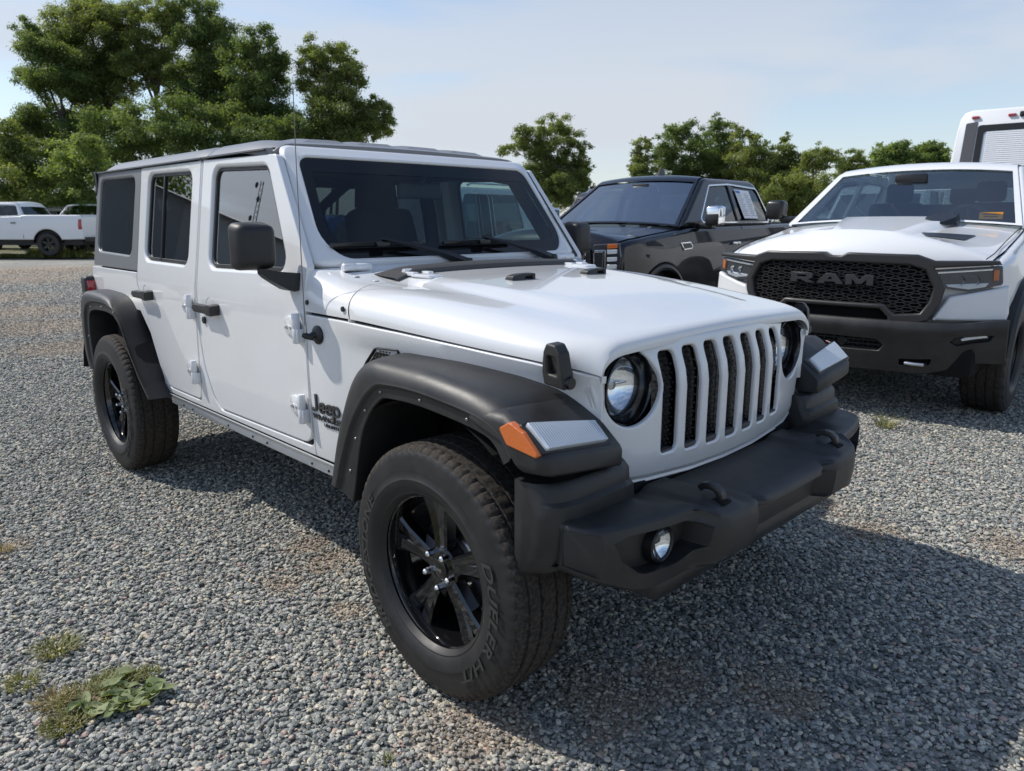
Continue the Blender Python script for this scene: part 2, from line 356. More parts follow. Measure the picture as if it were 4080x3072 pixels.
for s in (-1, 1):
    o = (0, s, 0)
    panel('body_side', COMB, [], sidemap(s), o, WHITE, J, h=0.09, r=0.004, depth=0.03)
    if s < 0: pass
    FEND = rpoly([(-0.858, 0.553), (-0.858, 1.117), (-0.60, 1.116), (-0.30, 1.106), (0.0, 1.091), (0.25, 1.074), (0.36, 1.062), (0.43, 1.044), (0.43, 0.86), (0.30, 0.95), (-0.22, 0.96), (-0.36, 0.86), (-0.48, 0.60), (-0.48, 0.553)])
    def fmap(x, z, s=s):
        k = 0.022*sstep(-0.78, -0.40, x)*sstep(1.083-0.02*(x+.8), 1.03-0.03*(x+.8), z)
        return (x, s*(ysd(x, z)-k), z)
    panel('front_fender', FEND, [], fmap, o, WHITE, J, h=0.035, r=0.005, depth=0.03)
    # rocker below the doors
    m = MB(); prof = [(0.800, 0.5535), (0.801, 0.549), (0.796, 0.541), (0.779, 0.522), (0.776, 0.515), (0.776, 0.487), (0.772, 0.484), (0.74, 0.484)]
    m.grid([[(x, s*y, z) for (y, z) in prof] for x in (-2.44, -2.1, -1.5, -1.0, -0.47)])
    if s < 0: m.flip()
    rk = m.build('rocker', WHITE, J, 60)
    if s < 0:
        bm_ = MB(); bm_.lathe([(0.0, 0.0035), (0.0045, 0.0035), (0.0062, 0.0), (0.0062, -0.002)], 10, (0, 0, 0), 'y'); bme = bm_.flip().mesh('bolt', SATIN)
        for x in (-2.27, -2.15, -1.72, -1.46, -1.32, -0.93, -0.80, -0.62):
            b = bpy.data.objects.new('bolt', bme); b.location = (x, s*0.7765, 0.502); b.rotation_euler = (0, 0, pi); _link(b, rk)
    # doors
    for nm, OUT, WIN, gl in (('front_door', FD, WF, G_SIDE), ('rear_door', RD, WR, G_DARK)):
        d = panel(nm, OUT, [WIN], sidemap(s), o, WHITE, J, h=0.055, r=0.005, depth=0.03, hr=0.016, hd=0.02)
        # rubber and frame inside the opening, then the pane
        inn = offs(WIN if area2(WIN) > 0 else WIN[::-1], 0.016)
        panel('window_seal', WIN, [inn], sidemap(s, 0.014), o, PLASTIC, d, h=0.06, r=0.003, depth=0.012)
        panel('window_pane', offs(inn, -0.004), [], sidemap(s, 0.022), o, gl, d, h=0.12, r=0.0, depth=0.0, smooth=180)
        if nm == 'rear_door':
            bar = MB().box((-2.40, -0.006, 1.25), (-2.384, 0.006, 1.70), 0.003, 1)
            bar.v = [(x, s*(ysd(x, z)-0.018+y), z) for x, y, z in bar.v]
            bar.build('window_divider', SATIN, d)
    # hardtop side with its quarter window
    hs = panel('hardtop_side', rpoly([(-3.50, 1.190, 0.02), (-2.710, 1.190, 0.01), (-2.708, 1.738), (-3.475, 1.745, 0.02)]), [WQ], sidemap(s, 0.002), o, HARDTOP, J, h=0.09, r=0.006, depth=0.03, hr=0.012, hd=0.018)
    panel('window_pane', offs(WQ if area2(WQ) > 0 else WQ[::-1], -0.004), [], sidemap(s, 0.014), o, G_DARK, hs, h=0.15, r=0, depth=0, smooth=180)

# rear face, floor, inner shells
m = MB(); m.box((-3.53, -0.79, 0.55), (-3.50, 0.79, 1.18), 0.01); m.build('tailgate', WHITE, J)
m = MB()
for y0, y1 in ((-0.74, -0.60), (0.60, 0.74)): m.box((-3.50, y0, 1.18), (-3.47, y1, 1.75), 0.008)
m.box((-3.50, -0.74, 1.60), (-3.47, 0.74, 1.75), 0.008)
ht = m.build('hardtop_back', HARDTOP, J)
MB().box((-3.488, -0.60, 1.18), (-3.482, 0.60, 1.60)).build('window_pane', G_DARK, ht)
m = MB(); m.box((-3.49, -0.77, 0.50), (-0.50, 0.77, 0.56)); m.box((-3.5, -0.40, 0.40), (0.45, -0.30, 0.52)); m.box((-3.5, 0.30, 0.40), (0.45, 0.40, 0.52))
m.box((-0.86, -0.74, 0.55), (-0.80, 0.74, 1.20)); m.box((-0.80, -0.52, 0.56), (0.24, 0.52, 1.02)); m.box((-2.5, -0.5, 0.36), (-0.9, -0.2, 0.5)); m.box((-3.25, -0.55, 0.36), (-2.8, 0.55, 0.44))  # the engine-bay box is an added filler that keeps the bay dark
m.box((-3.49, -0.56, 0.56), (-2.5, 0.56, 0.80))
m.build('chassis', DARK, J)

# ---- roof
def roofz(x, y):
    a = abs(y); z = 1.812 - 0.014*(a/0.7)**2
    z -= 0.058*max(0.0, (a-0.610)/0.112)**2.2
    z -= 0.030*sstep(-3.2, -3.52, x)**2+0.020*sstep(-1.50, -1.24, x)
    return z
YS = [-0.722, -0.718, -0.710, -0.698, -0.684, -0.667, -0.648, -0.62, -0.55, -0.45, -0.30, -0.15, 0, 0.15, 0.30, 0.45, 0.55, 0.62, 0.648, 0.667, 0.684, 0.698, 0.710, 0.718, 0.722]
def roofpanel(name, x0, x1, pads):
    n = max(4, int(abs(x1-x0)/0.06)); m = MB(); P = []
    xs = [x0+(x1-x0)*i/n for i in range(n+1)]
    def zz(x, y):
        z = roofz(x, y)
        for (px0, px1, py0, py1) in pads:
            z += 0.012*sstep(px0, px0+0.03, x)*sstep(px1, px1-0.03, x)*sstep(py0, py0+0.03, y)*sstep(py1, py1-0.03, y)
        return z
    yy = YS if not pads else sorted(set(YS+[y for p in pads for y in (p[2], p[2]+0.03, p[3]-0.03, p[3])]))
    xx = sorted(set(xs+[x for p in pads for x in (p[0], p[0]+0.015, p[0]+0.03, p[1]-0.03, p[1])])) if pads else xs
    rows = []
    for i, x in enumerate(xx):
        e = 0.010 if i in (0, len(xx)-1) else 0.0
        row = [(x, y, zz(x, y)-e) for y in yy]
        rows.append([(x, -0.700, 1.746), (x, -0.724, 1.748)]+row+[(x, 0.724, 1.748), (x, 0.700, 1.746)])
    for k in (0, -1):
        x = rows[k][0][0]; cap = [(p[0], p[1], p[2]-0.03) for p in rows[k]]
        if k == 0: rows = [cap]+rows
        else: rows = rows+[cap]
    m.grid(rows); return m.build(name, HARDTOP, J, 50)
pads = [(-1.80, -1.32, y-0.10, y+0.10) for y in (-0.40, -0.13, 0.15, 0.42)]
roofpanel('roof_front_panel', -1.878, -1.235, pads)
roofpanel('roof_rear_panel', -3.50, -1.884, [(-3.3, -2.05, y-0.11, y+0.11) for y in (-0.40, -0.13, 0.15, 0.42)])
for s in (-1, 1):
    m = MB()
    for x0, x1 in ((-1.876, -1.245), (-3.49, -1.888)):
        m.box((x0, s*0.700, 1.7380), (x1, s*0.734, 1.7430), 0.002, 1)
    m.build('rain_gutter', SATIN, J)
MB().box((-3.45, -0.69, 1.74), (-1.25, 0.69, 1.752)).build('headliner', CABIN, J)

# ---- windshield frame and glass
def wx(y, z): return -0.849-0.718*(z-1.295) + 0.030*(1-(y/0.70)**2)
def wmap(d): return lambda y, z: (wx(y, z)-d*0.81, y, z-d*0.58)
FR = rpoly([(-0.775, 1.298, 0.02), (0.775, 1.298, 0.02), (0.694, 1.772, 0.06), (-0.694, 1.772, 0.06)])
GL = rpoly([(-0.702, 1.318, 0.115), (0.702, 1.318, 0.115), (0.640, 1.718, 0.055), (-0.640, 1.718, 0.055)], seg=8)
def frmap(y, z):
    b = max(0.0, (abs(y)-(0.695-0.06*(z-1.3)/0.46))/0.08); t = max(0.0, (z-1.725)/0.045)
    return (wx(y, z)-0.05*b*b-0.045*t*t, y, z)
fr = panel('windshield_frame', FR, [GL], frmap, (1, 0, 0.5), WHITE, J, h=0.035, r=0.018, depth=0.075, hr=0.006, hd=0.025)
gi = offs(GL if area2(GL) > 0 else GL[::-1], 0.045)
gi = [(y, z+(0.012 if z < 1.5 else -0.012)) for y, z in gi]
panel('windshield_border', offs(GL if area2(GL) > 0 else GL[::-1], -0.003), [gi], wmap(0.010), (1, 0, 0.5), G_FRIT, fr, h=0.12, r=0, depth=0, smooth=180)
panel('windshield_glass', offs(gi, -0.002), [], wmap(0.011), (1, 0, 0.5), G_WIND, fr, h=0.15, r=0, depth=0, smooth=180)
for s in (-1, 1):
    m = MB()
    m.loft([[(wx(y, z)-0.075-d, s*(y0), z) for (y0, d) in ((y, 0), (y+0.055, 0.02), (y+0.055, 0.10), (y, 0.09))] for y, z in ((0.70, 1.30), (0.665, 1.52), (0.63, 1.74))])
    m.build('pillar_trim', CABIN, fr)

# ---- hood and cowl: rounded cross sections
_zt = CR([-0.90, -0.855, -0.80, -0.72, -0.62, -0.40, -0.10, 0.15, 0.32, 0.40, 0.425, 0.437], [1.294, 1.292, 1.276, 1.256, 1.247, 1.236, 1.212, 1.184, 1.162, 1.150, 1.141, 1.126])
_zs = CR([-0.86, -0.55, -0.25, 0.0, 0.25, 0.36, 0.437], [1.128, 1.126, 1.112, 1.097, 1.080, 1.067, 1.048])
_Rr = CR([-0.86, -0.75, -0.60, -0.2, 0.2, 0.437], [0.055, 0.12, 0.16, 0.165, 0.15, 0.115])
def hoodpt(x, u, dome=1.0):
    w = ysd(x, 1.10)-0.002; zt, zs, R = _zt(x), _zs(x), _Rr(x)
    sg = -1 if u < 0 else 1; u = abs(u)
    if u < 0.62:
        y = (w-R)*u/0.62; z = zt-0.010*(y/(w-R))**2
    else:
        a = (u-0.62)/0.38*pi/2; y = w-R+R*sin(a)**0.92 if a > 0 else w-R; z = zs+(zt-0.010-zs)*max(0.0, cos(a))**0.92
    ys_ = 0.50-0.10*sstep(-0.6, 0.35, x)
    z += dome*0.020*sstep(ys_+0.035, ys_-0.02, y)*sstep(0.40, 0.05, x)*sstep(-0.90, -0.62, x)
    return Vector((x, sg*y, z))
US = [-1+0.03*i for i in range(13)] + [-0.61, -0.57, -0.53, -0.49, -0.45, -0.40, -0.33, -0.26, -0.18, -0.09, 0]
US = US + [-u for u in US[-2::-1]]
HR = lambda u: -0.555-0.075*(1-abs(u)**3)          # rear edge of the hood
def skin(name, x0f, x1f, nx, m_, dome=1.0, lip=0.02, bias=1.0):
    rows = []
    for i in range(nx+1):
        t = i/nx; t = 1-(1-t)**bias
        rows.append([hoodpt(x0f(u)+(x1f(u)-x0f(u))*t, u, dome) for u in US])
    rows = [[p-Vector((-0.002, 0, lip)) for p in rows[0]]] + rows + [[p-Vector((0.002, 0, lip)) for p in rows[-1]]]
    rows = [[r[0]-Vector((0, -0.004*(1 if r[0].y > 0 else -1)*-1, 0))*0+Vector((0, 0.02*(-1 if r[0].y > 0 else 1), -0.002))]+r+[r[-1]+Vector((0, 0.02*(-1 if r[-1].y > 0 else 1), -0.002))] for r in rows]
    m = MB(); m.grid(rows); m.flip()
    ob = m.build(name, m_, J, 45); return ob
hood = skin('hood', lambda u: HR(u), lambda u: 0.437, 34, WHITE, bias=1.35)
cowl = skin('cowl', lambda u: -0.862, lambda u: HR(u)-0.007, 14, WHITE, dome=0.9)
hood.data.flip_normals() if hood.data.polygons[200].normal.z < 0 else None
cowl.data.flip_normals() if cowl.data.polygons[200].normal.z < 0 else None
MB().box((-0.80, -0.62, 1.03), (0.26, 0.62, 1.06)).build('hood_gap_backing', DARK, J)  # dark box added under the hood to keep its gaps dark

# grille
def gx(y, z):
    x0 = 0.484 - (0.0 if z < 1.0 else 0.345*(z-1.0)) - (0.0 if z > 0.76 else 0.25*(0.76-z))
    x0 -= 0.004*math.exp(-((z-1.0)/0.012)**2)
    return x0-0.17*y*y
gmap = lambda d: (lambda y, z: (gx(y, z)-d, y, z))
GO = [(0.0, 1.121), (0.30, 1.120), (0.46, 1.116), (0.56, 1.106), (0.615, 1.088), (0.640, 1.062), (0.645, 1.02), (0.632, 0.955), (0.600, 0.86), (0.568, 0.785), (0.545, 0.738), (0.50, 0.714), (0.42, 0.707), (0.2, 0.698), (0, 0.696)]
GO = GO + [(-y, z) for y, z in GO[-2:0:-1]]
SL = []
for k in range(-3, 4):
    y = k*0.1115; zt = 1.094-0.008*(k/3)**2; zb = 0.762+0.013*(k/3)**2
    SL.append(rpoly([(y-0.036, zb, 0.012), (y+0.035, zb, 0.022), (y+0.037, 1.0), (y+0.038, zt, 0.022), (y-0.038, zt, 0.020), (y-0.037, 1.0)], seg=4))
HLC = [(-0.491, 0.990), (0.491, 0.990)]; HLR = 0.111
HL = [circle2(c, HLR, 40) for c in HLC]
gr = panel('grille', GO, SL+HL, gmap(0), (1, 0, 0), WHITE, J, h=0.030, r=0.010, depth=0.04, hr=0.007, hd=0.014)
# lower white skirt that carries the grille
SK = [(y*1.03, z) for y, z in GO if z < 0.80]
m = MB(); LP = [(-0.60, 0.85), (-0.575, 0.775), (-0.553, 0.722), (-0.50, 0.694), (-0.42, 0.687), (-0.2, 0.678), (0, 0.676), (0.2, 0.678), (0.42, 0.687), (0.50, 0.694), (0.553, 0.722), (0.575, 0.775), (0.60, 0.85)]
m.loft([[(gx(y*0.97, z+0.02)-d, y*k, z+dz) for y, z in LP] for d, k, dz in ((0.020, 0.965, 0.018), (0.006, 0.975, 0.014), (0.004, 0.99, 0.006), (0.010, 1.0, 0.0), (0.05, 1.0, 0.0))], closed=False)
m.build('grille_skirt', WHITE, gr)
# side returns of the grille shell (white strip between lamp and flare)
for s in (-1, 1):
    m = MB(); m.loft([[(gx(y, z)-d, s*(y+e), z) for y, z in GO[4:11]] for d, e in ((0.012, 0.002), (0.03, 0.006), (0.10, 0.02), (0.16, 0.03))], closed=False)
    m.build('grille_side', WHITE, gr)
# slot inserts: dark mesh behind each opening
mesh_m = mat('grille mesh', (0.010, 0.010, 0.011), 0.35)
for k in range(-3, 4):
    y0 = k*0.1115; m = MB(); m.add([(gx(y0, 0.75)-0.032, y0-0.056, 0.75), (gx(y0, 0.75)-0.032, y0+0.056, 0.75), (gx(y0, 1.0)-0.032, y0+0.056, 1.0), (gx(y0, 1.0)-0.032, y0-0.056, 1.0), (gx(y0, 1.11)-0.032, y0-0.056, 1.11), (gx(y0, 1.11)-0.032, y0+0.056, 1.11)], [(0, 1, 2, 3), (3, 2, 5, 4)])
    for i in range(24):
        z = 0.768+i*0.0138
        for j in range(4):
            y = y0-0.033+j*0.022+(0.011 if i % 2 else 0); x = gx(y0, z)-0.031
            m.add([(x, y-0.007, z), (x, y+0.007, z), (x+0.004, y+0.004, z+0.005), (x+0.004, y-0.004, z+0.005)], [(0, 1, 2, 3)])
            m.add([(x+0.004, y-0.004, z+0.005), (x+0.004, y+0.004, z+0.005), (x, y+0.006, z+0.009), (x, y-0.006, z+0.009)], [(0, 1, 2, 3)])
    m.build('grille_mesh', mesh_m, gr, 30)
    m = MB(); m.box((gx(y0, 0.77)-0.032, y0-0.034, 0.762), (gx(y0, 0.77)-0.006, y0+0.034, 0.782), 0.004); m.build('slot_sill', mat('dusty grey plastic', (0.06, 0.06, 0.06), 0.6), gr)
# headlamps: black bezel tube, chrome bowl, clear cover
for s in (-1, 1):
    cx, cy, cz = 0.415, s*0.491, 0.990
    hl = MB().lathe([(0.1095, 0.010), (0.106, 0.012), (0.102, 0.003), (0.098, -0.022), (0.095, -0.036), (0.091, -0.041), (0.087, -0.040)], 48, (cx, cy, cz), 'x').build('headlight', GLOSSBLK, J, 40)
    MB().lathe([(0.088, -0.040), (0.082, -0.049), (0.068, -0.062), (0.050, -0.072), (0.030, -0.079), (0.014, -0.082), (0.0, -0.082)], 40, (cx, cy, cz), 'x').build('reflector', CHROME, hl, 25)
    m = MB()
    m.lathe([(0.0, -0.050), (0.012, -0.051), (0.015, -0.058), (0.013, -0.081)], 20, (cx, cy, cz), 'x'); m.box((cx-0.066, cy-0.070, cz-0.0015), (cx-0.056, cy+0.070, cz+0.0015))
    m.build('bulb_shield', STEEL, hl)
    MB().lathe([(0.089, -0.040), (0.078, -0.032), (0.058, -0.025), (0.03, -0.021), (0.0, -0.020)], 40, (cx, cy, cz), 'x').build('lens', G_LENS, hl, 180)
    MB().lathe([(0.113, -0.002), (0.112, 0.0), (0.110, 0.004)], 40, (cx, cy, cz), 'x').build('bezel_ring', SATIN, hl)

# ---- fender flares: lofted between a rail on the body and a rail at the outer edge
def resamp(P, n):
    P = [Vector(p) for p in P]; L = [0.0]
    for a, b in zip(P, P[1:]): L.append(L[-1]+(b-a).length)
    fs = [CR(L, [p[k] for p in P]) for k in range(len(P[0]))]
    return [Vector([f(L[-1]*i/(n-1)) for f in fs]) for i in range(n)]
def flare(name, K, E, s, cen, flange):
    N = 44; K = resamp(K, N); E = resamp(E, N); secs = []; rim = []
    for i in range(N):
        k, e = K[i], E[i]; t = E[min(i+1, N-1)]-E[max(i-1, 0)]; n = Vector((-t.y, t.x)).normalized()
        c = Vector(cen); e2 = Vector((e.x, e.y)); n = Vector((-t.y, t.x)).normalized()
        if n.dot(c-e2) < 0: n = -n
        w = k.z; yo = 0.934; fl = flange(i/(N-1)); sec = []
        for g, q in ((1.0, 0.0), (0.985, 0.30), (0.955, 0.55), (0.90, 0.72), (0.78, 0.85), (0.58, 0.925), (0.34, 0.972), (0.12, 0.996), (0.03, 1.0)):
            p = Vector((e.x, e.y))+(Vector((k.x, k.y))-Vector((e.x, e.y)))*g
            sec.append((p.x, s*(w+(yo-w)*q), p.y))
        for d, y in ((0.0, yo+0.001), (0.006, yo-0.001), (0.011, yo-0.007), (0.014, yo-0.011), (fl, yo-0.013), (fl+0.003, yo-0.016), (fl+0.006, 0.86), (fl+0.01, 0.60)):
            p = Vector((e.x, e.y))+n*d; sec.append((p.x, s*y, p.y))
        secs.append(sec); rim.append((e2+n*(fl*0.62), yo-0.012))
    m = MB(); m.loft(secs, closed=False)
    if s > 0: m.flip()
    o = m.build(name, PLASTIC, J, 40)
    return o, rim
KF = [(-0.560, 0.556, 0.79), (-0.520, 0.70, 0.79), (-0.455, 0.86, 0.79), (-0.40, 0.962, 0.785), (-0.34, 1.018, 0.78), (-0.26, 1.042, 0.77), (-0.05, 1.043, 0.75), (0.17, 1.030, 0.715), (0.30, 1.006, 0.685), (0.365, 0.974, 0.66), (0.41, 0.930, 0.645)]
EF = [(-0.486, 0.560, 0), (-0.443, 0.67, 0), (-0.383, 0.795, 0), (-0.318, 0.885, 0), (-0.262, 0.940, 0), (-0.20, 0.974, 0), (-0.05, 0.982, 0), (0.155, 0.970, 0), (0.29, 0.950, 0), (0.345, 0.920, 0), (0.385, 0.868, 0)]
KR = [(-3.46, 0.575, 0.79), (-3.50, 0.72, 0.79), (-3.50, 0.88, 0.79), (-3.47, 0.985, 0.79), (-3.38, 1.045, 0.79), (-3.20, 1.056, 0.79), (-3.00, 1.052, 0.79), (-2.87, 1.036, 0.79), (-2.76, 0.975, 0.79), (-2.65, 0.85, 0.79), (-2.53, 0.70, 0.79), (-2.44, 0.56, 0.785)]
ER = [(-3.30, 0.568, 0), (-3.345, 0.66, 0), (-3.350, 0.78, 0), (-3.320, 0.92, 0), (-3.24, 0.985, 0), (-3.10, 1.006, 0), (-2.94, 1.010, 0), (-2.80, 0.998, 0), (-2.685, 0.945, 0), (-2.575, 0.805, 0), (-2.45, 0.670, 0), (-2.34, 0.580, 0)]
bme2 = MB().lathe([(0.0, 0.003), (0.003, 0.003), (0.0055, 0.0), (0.0055, -0.003)], 10, (0, 0, 0), 'y').flip().mesh('flare_bolt', mat('dull bolt', (0.22, 0.22, 0.22), 0.45, metal=0.8))
for s in (-1, 1):
    f1, rim = flare('front_flare', KF, EF, s, (0, 0.4), lambda t: 0.045+0.045*sstep(0.35, 0.0, t))
    for i in (4, 9, 14, 19, 27, 35):
        if s > 0: break
        b = bpy.data.objects.new('flare_bolt', bme2); b.location = (rim[i][0].x, s*(rim[i][1]+0.001), rim[i][0].y); b.rotation_euler = (0, 0, pi); _link(b, f1)
    f2, rim = flare('rear_flare', KR, ER, s, (-3.0, 0.4), lambda t: 0.052)
    for i in (6, 14, 20, 26):
        if s > 0: break
        b = bpy.data.objects.new('flare_bolt', bme2); b.location = (rim[i][0].x, s*(rim[i][1]+0.001), rim[i][0].y); b.rotation_euler = (0, 0, pi); _link(b, f2)
    # front block of the front flare with its lamp
    PO = [(0.20, 0.97), (0.30, 0.985), (0.352, 0.980), (0.495, 0.864), (0.503, 0.852), (0.503, 0.815), (0.497, 0.808), (0.425, 0.800), (0.39, 0.845), (0.34, 0.905), (0.20, 0.955)]
    def blk(y, shr):
        dz = 0.036*(y-0.63)/0.30; c = Vector((0.36, 0.91)); r = []
        for x, z in PO:
            p = Vector((x, z+dz*sstep(0.30, 0.45, x))); d = (c-p); p = p+d.normalized()*min(shr, d.length*0.5); r.append((p.x, s*y, p.y))
        return r
    m = MB(); m.loft([blk(0.615, 0.006), blk(0.622, 0.0), blk(0.75, 0), blk(0.85, 0.0), blk(0.90, 0.002), blk(0.920, 0.010), blk(0.930, 0.022), blk(0.934, 0.038)])
    if s > 0: m.flip()
    fb = m.build('flare_front', PLASTIC, J, 38)
    def lmap(y, t):      # lamp face: on the sloping front of the flare
        dz = 0.036*(abs(y)-0.63)/0.30; x = 0.355+0.140*t; z = 0.985-0.121*t+dz*sstep(0.30, 0.45, x)
        return (x+0.004, y, z+0.004)
    pk = rpoly([(s*0.640, 0.50, 0.01), (s*0.926, 0.40, 0.012), (s*0.926, 0.96, 0.012), (s*0.650, 0.96, 0.01)])
    panel('lamp_recess', pk, [], lambda y, t: tuple(Vector(lmap(y, t))-Vector((0.003, 0, 0.003))), (1, 0, 1), SATIN, fb, h=0.05, r=0.003, depth=0.006)
    cl = rpoly([(s*0.662, 0.54, 0.012), (s*0.915, 0.44, 0.008), (s*0.905, 0.92, 0.008), (s*0.662, 0.90, 0.018)])
    panel('marker_lamp', cl, [], lambda y, t: tuple(Vector(lmap(y, t))+Vector((0.006, 0, 0.006))), (1, 0, 1), CLEARLENS, fb, h=0.03, r=0.006, depth=0.014)
    # amber side marker wraps the outer corner
    am = rpoly([(0.352, 0.938, 0.006), (0.395, 0.957, 0.006), (0.440, 0.953, 0.006), (0.480, 0.903, 0.008), (0.470, 0.896, 0.008), (0.380, 0.912, 0.012)])
    am = rpoly([(0.345, 0.945, 0.008), (0.385, 0.968, 0.008), (0.435, 0.950, 0.006), (0.488, 0.902, 0.006), (0.478, 0.893, 0.008), (0.375, 0.905, 0.012)])
    panel('amber_marker', am, [], lambda x, z: (x, s*(0.9385), z), (0, s, 0), AMBER, fb, h=0.02, r=0.004, depth=0.02)
    # liner of the wheel wells
    for cx, R, a0, a1, xf in ((0.0, 0.535, 0.98, pi-0.34, 0.30), (-3.008, 0.56, 0.30, pi-0.25, 0.50)):
        m = MB(); m.lathe([(R, s*0.915), (R, s*0.50)], 30, (cx, 0, 0.41), 'y', a0=a0, a1=a1)
        m.add([(cx-0.54, s*0.50, 0.46), (cx+xf, s*0.50, 0.46), (cx+xf, s*0.50, 0.97), (cx-0.54, s*0.50, 0.97)], [(0, 1, 2, 3)])
        m.build('wheel_liner', LINER, J)
    # fender vent
    vo = rpoly([(-0.520, 0.93, 0.01), (-0.475, 0.985, 0.02), (-0.425, 1.036, 0.018), (-0.285, 1.043, 0.004), (-0.36, 1.018, 0.02), (-0.43, 0.955, 0.02), (-0.47, 0.90, 0.01)])
    if s < 0:
        v = panel('fender_vent', vo, [], lambda x, z: (x, s*(ysd(x, z)-0.018), z), (0, s, 0), GLOSSBLK, J, h=0.03, r=0.004, depth=0.01)
        m = MB()
        for i in range(10):
            for j in range(8):
                x = -0.505+0.016*j+0.008*(i % 2)+i*0.011-0.01; z = 0.935+0.0105*i
                if inside(np.array([[x, z]]), offs(vo if area2(vo) > 0 else vo[::-1], 0.006))[0]:
                    m.box((x-0.0055, s*(ysd(x, z)-0.018)-0.003, z-0.0035), (x+0.0055, s*(ysd(x, z)-0.018)+0.001, z+0.0035), 0.002, 1)
        m.build('vent_mesh', PLASTIC, v)
        m = MB(); fo = offs(vo if area2(vo) > 0 else vo[::-1], -0.006)
        panel('vent_frame', fo, [vo], lambda x, z: (x, s*(ysd(x, z)-0.006), z), (0, s, 0), PLASTIC, v, h=0.03, r=0.002, depth=0.012)
# ---- front bumper
_xf = CR([0, 0.225, 0.262, 0.30, 0.42, 0.455, 0.50, 0.60, 0.72, 0.79, 0.825, 0.845, 0.856], [0.690, 0.690, 0.738, 0.740, 0.738, 0.728, 0.676, 0.660, 0.635, 0.612, 0.592, 0.560, 0.50])
_zt2 = CR([0, 0.22, 0.27, 0.42, 0.50, 0.80, 0.856], [0.652, 0.654, 0.662, 0.662, 0.692, 0.692, 0.690])
_zb2 = CR([0, 0.25, 0.42, 0.52, 0.66, 0.78, 0.856], [0.545, 0.545, 0.543, 0.515, 0.505, 0.545, 0.585])
def bmap(d=0.0):
    def f(y, v):      # v 0 bottom .. 1 top
        a = abs(y); zb, zt = _zb2(a), _zt2(a); z = zb+(zt-zb)*v
        x = _xf(a)-0.012*(1-v)**2-0.010*v**6
        if a < 0.25: x += 0.038*sstep(0.74, 0.86, v)*sstep(0.25, 0.20, a)
        return (x-d, y, z)
    return f
BO = [(-0.856, 0), (0.856, 0), (0.856, 1), (-0.856, 1)]
bo = [(-0.856+1.712*i/60, 0) for i in range(61)]+[(0.856-1.712*i/60, 1) for i in range(61)]
FP = []
for s in (-1, 1):
    q = rpoly([(s*0.785, 0.80, 0.02), (s*0.74, 0.90, 0.03), (s*0.54, 0.88, 0.03), (s*0.470, 0.74, 0.03), (s*0.475, 0.36, 0.03), (s*0.56, 0.24, 0.04), (s*0.70, 0.26, 0.04), (s*0.76, 0.46, 0.04)])
    FP.append([(y, v) for y, v in q])
bump_m = MB()
panel('b', bo, FP, bmap(), (1, 0, 0), PLASTIC, None, h=0.045, r=0.0, depth=0.0, mb=bump_m)
m = bump_m
# rolled upper edge and top deck
rows = []
for i in range(121):
    y = -0.856+1.712*i/120; a = abs(y); x, _, z = bmap()(y, 1.0); zt = z; back = 0.455 if a < 0.55 else 0.47
    xb = min(back, x-0.03); boss = 0.022*sstep(0.30, 0.345, a)*sstep(0.475, 0.43, a)
    row = [(x, y, z), (x-0.004, y, z+0.006), (x-0.012, y, z+0.010+boss*0.3)]
    for t in (0.15, 0.35, 0.6, 0.85, 1.0): row.append((x-0.012+(xb-x+0.012)*t, y, z+0.010+boss*(1-0.3*t)+(0.676+0.034*sstep(0.52, 0.60, a)-z-0.010)*t))
    rows.append(row)
k = MB().loft(rows, closed=False); m.add(k.v, k.f)
rows = []
for i in range(61):
    y = -0.856+1.712*i/60; x, _, z = bmap()(y, 0.0)
    rows.append([(x, y, z), (x-0.010, y, z-0.008), (x-0.03, y, z-0.012), (x-0.10, y, z-0.012), (0.44, y, z+0.0)])
k = MB().loft(rows, closed=False).flip(); m.add(k.v, k.f)
for s in (-1, 1):
    e = []
    for v in (0, 0.25, 0.5, 0.75, 1): e.append([(0.50, s*0.856, bmap()(0.856, v)[2]), (0.47, s*0.850, bmap()(0.856, v)[2]), (0.40, s*0.80, bmap()(0.856, v)[2])])
    m.loft(e, closed=False)
bumper = m.build('front_bumper', PLASTIC, J, 40)
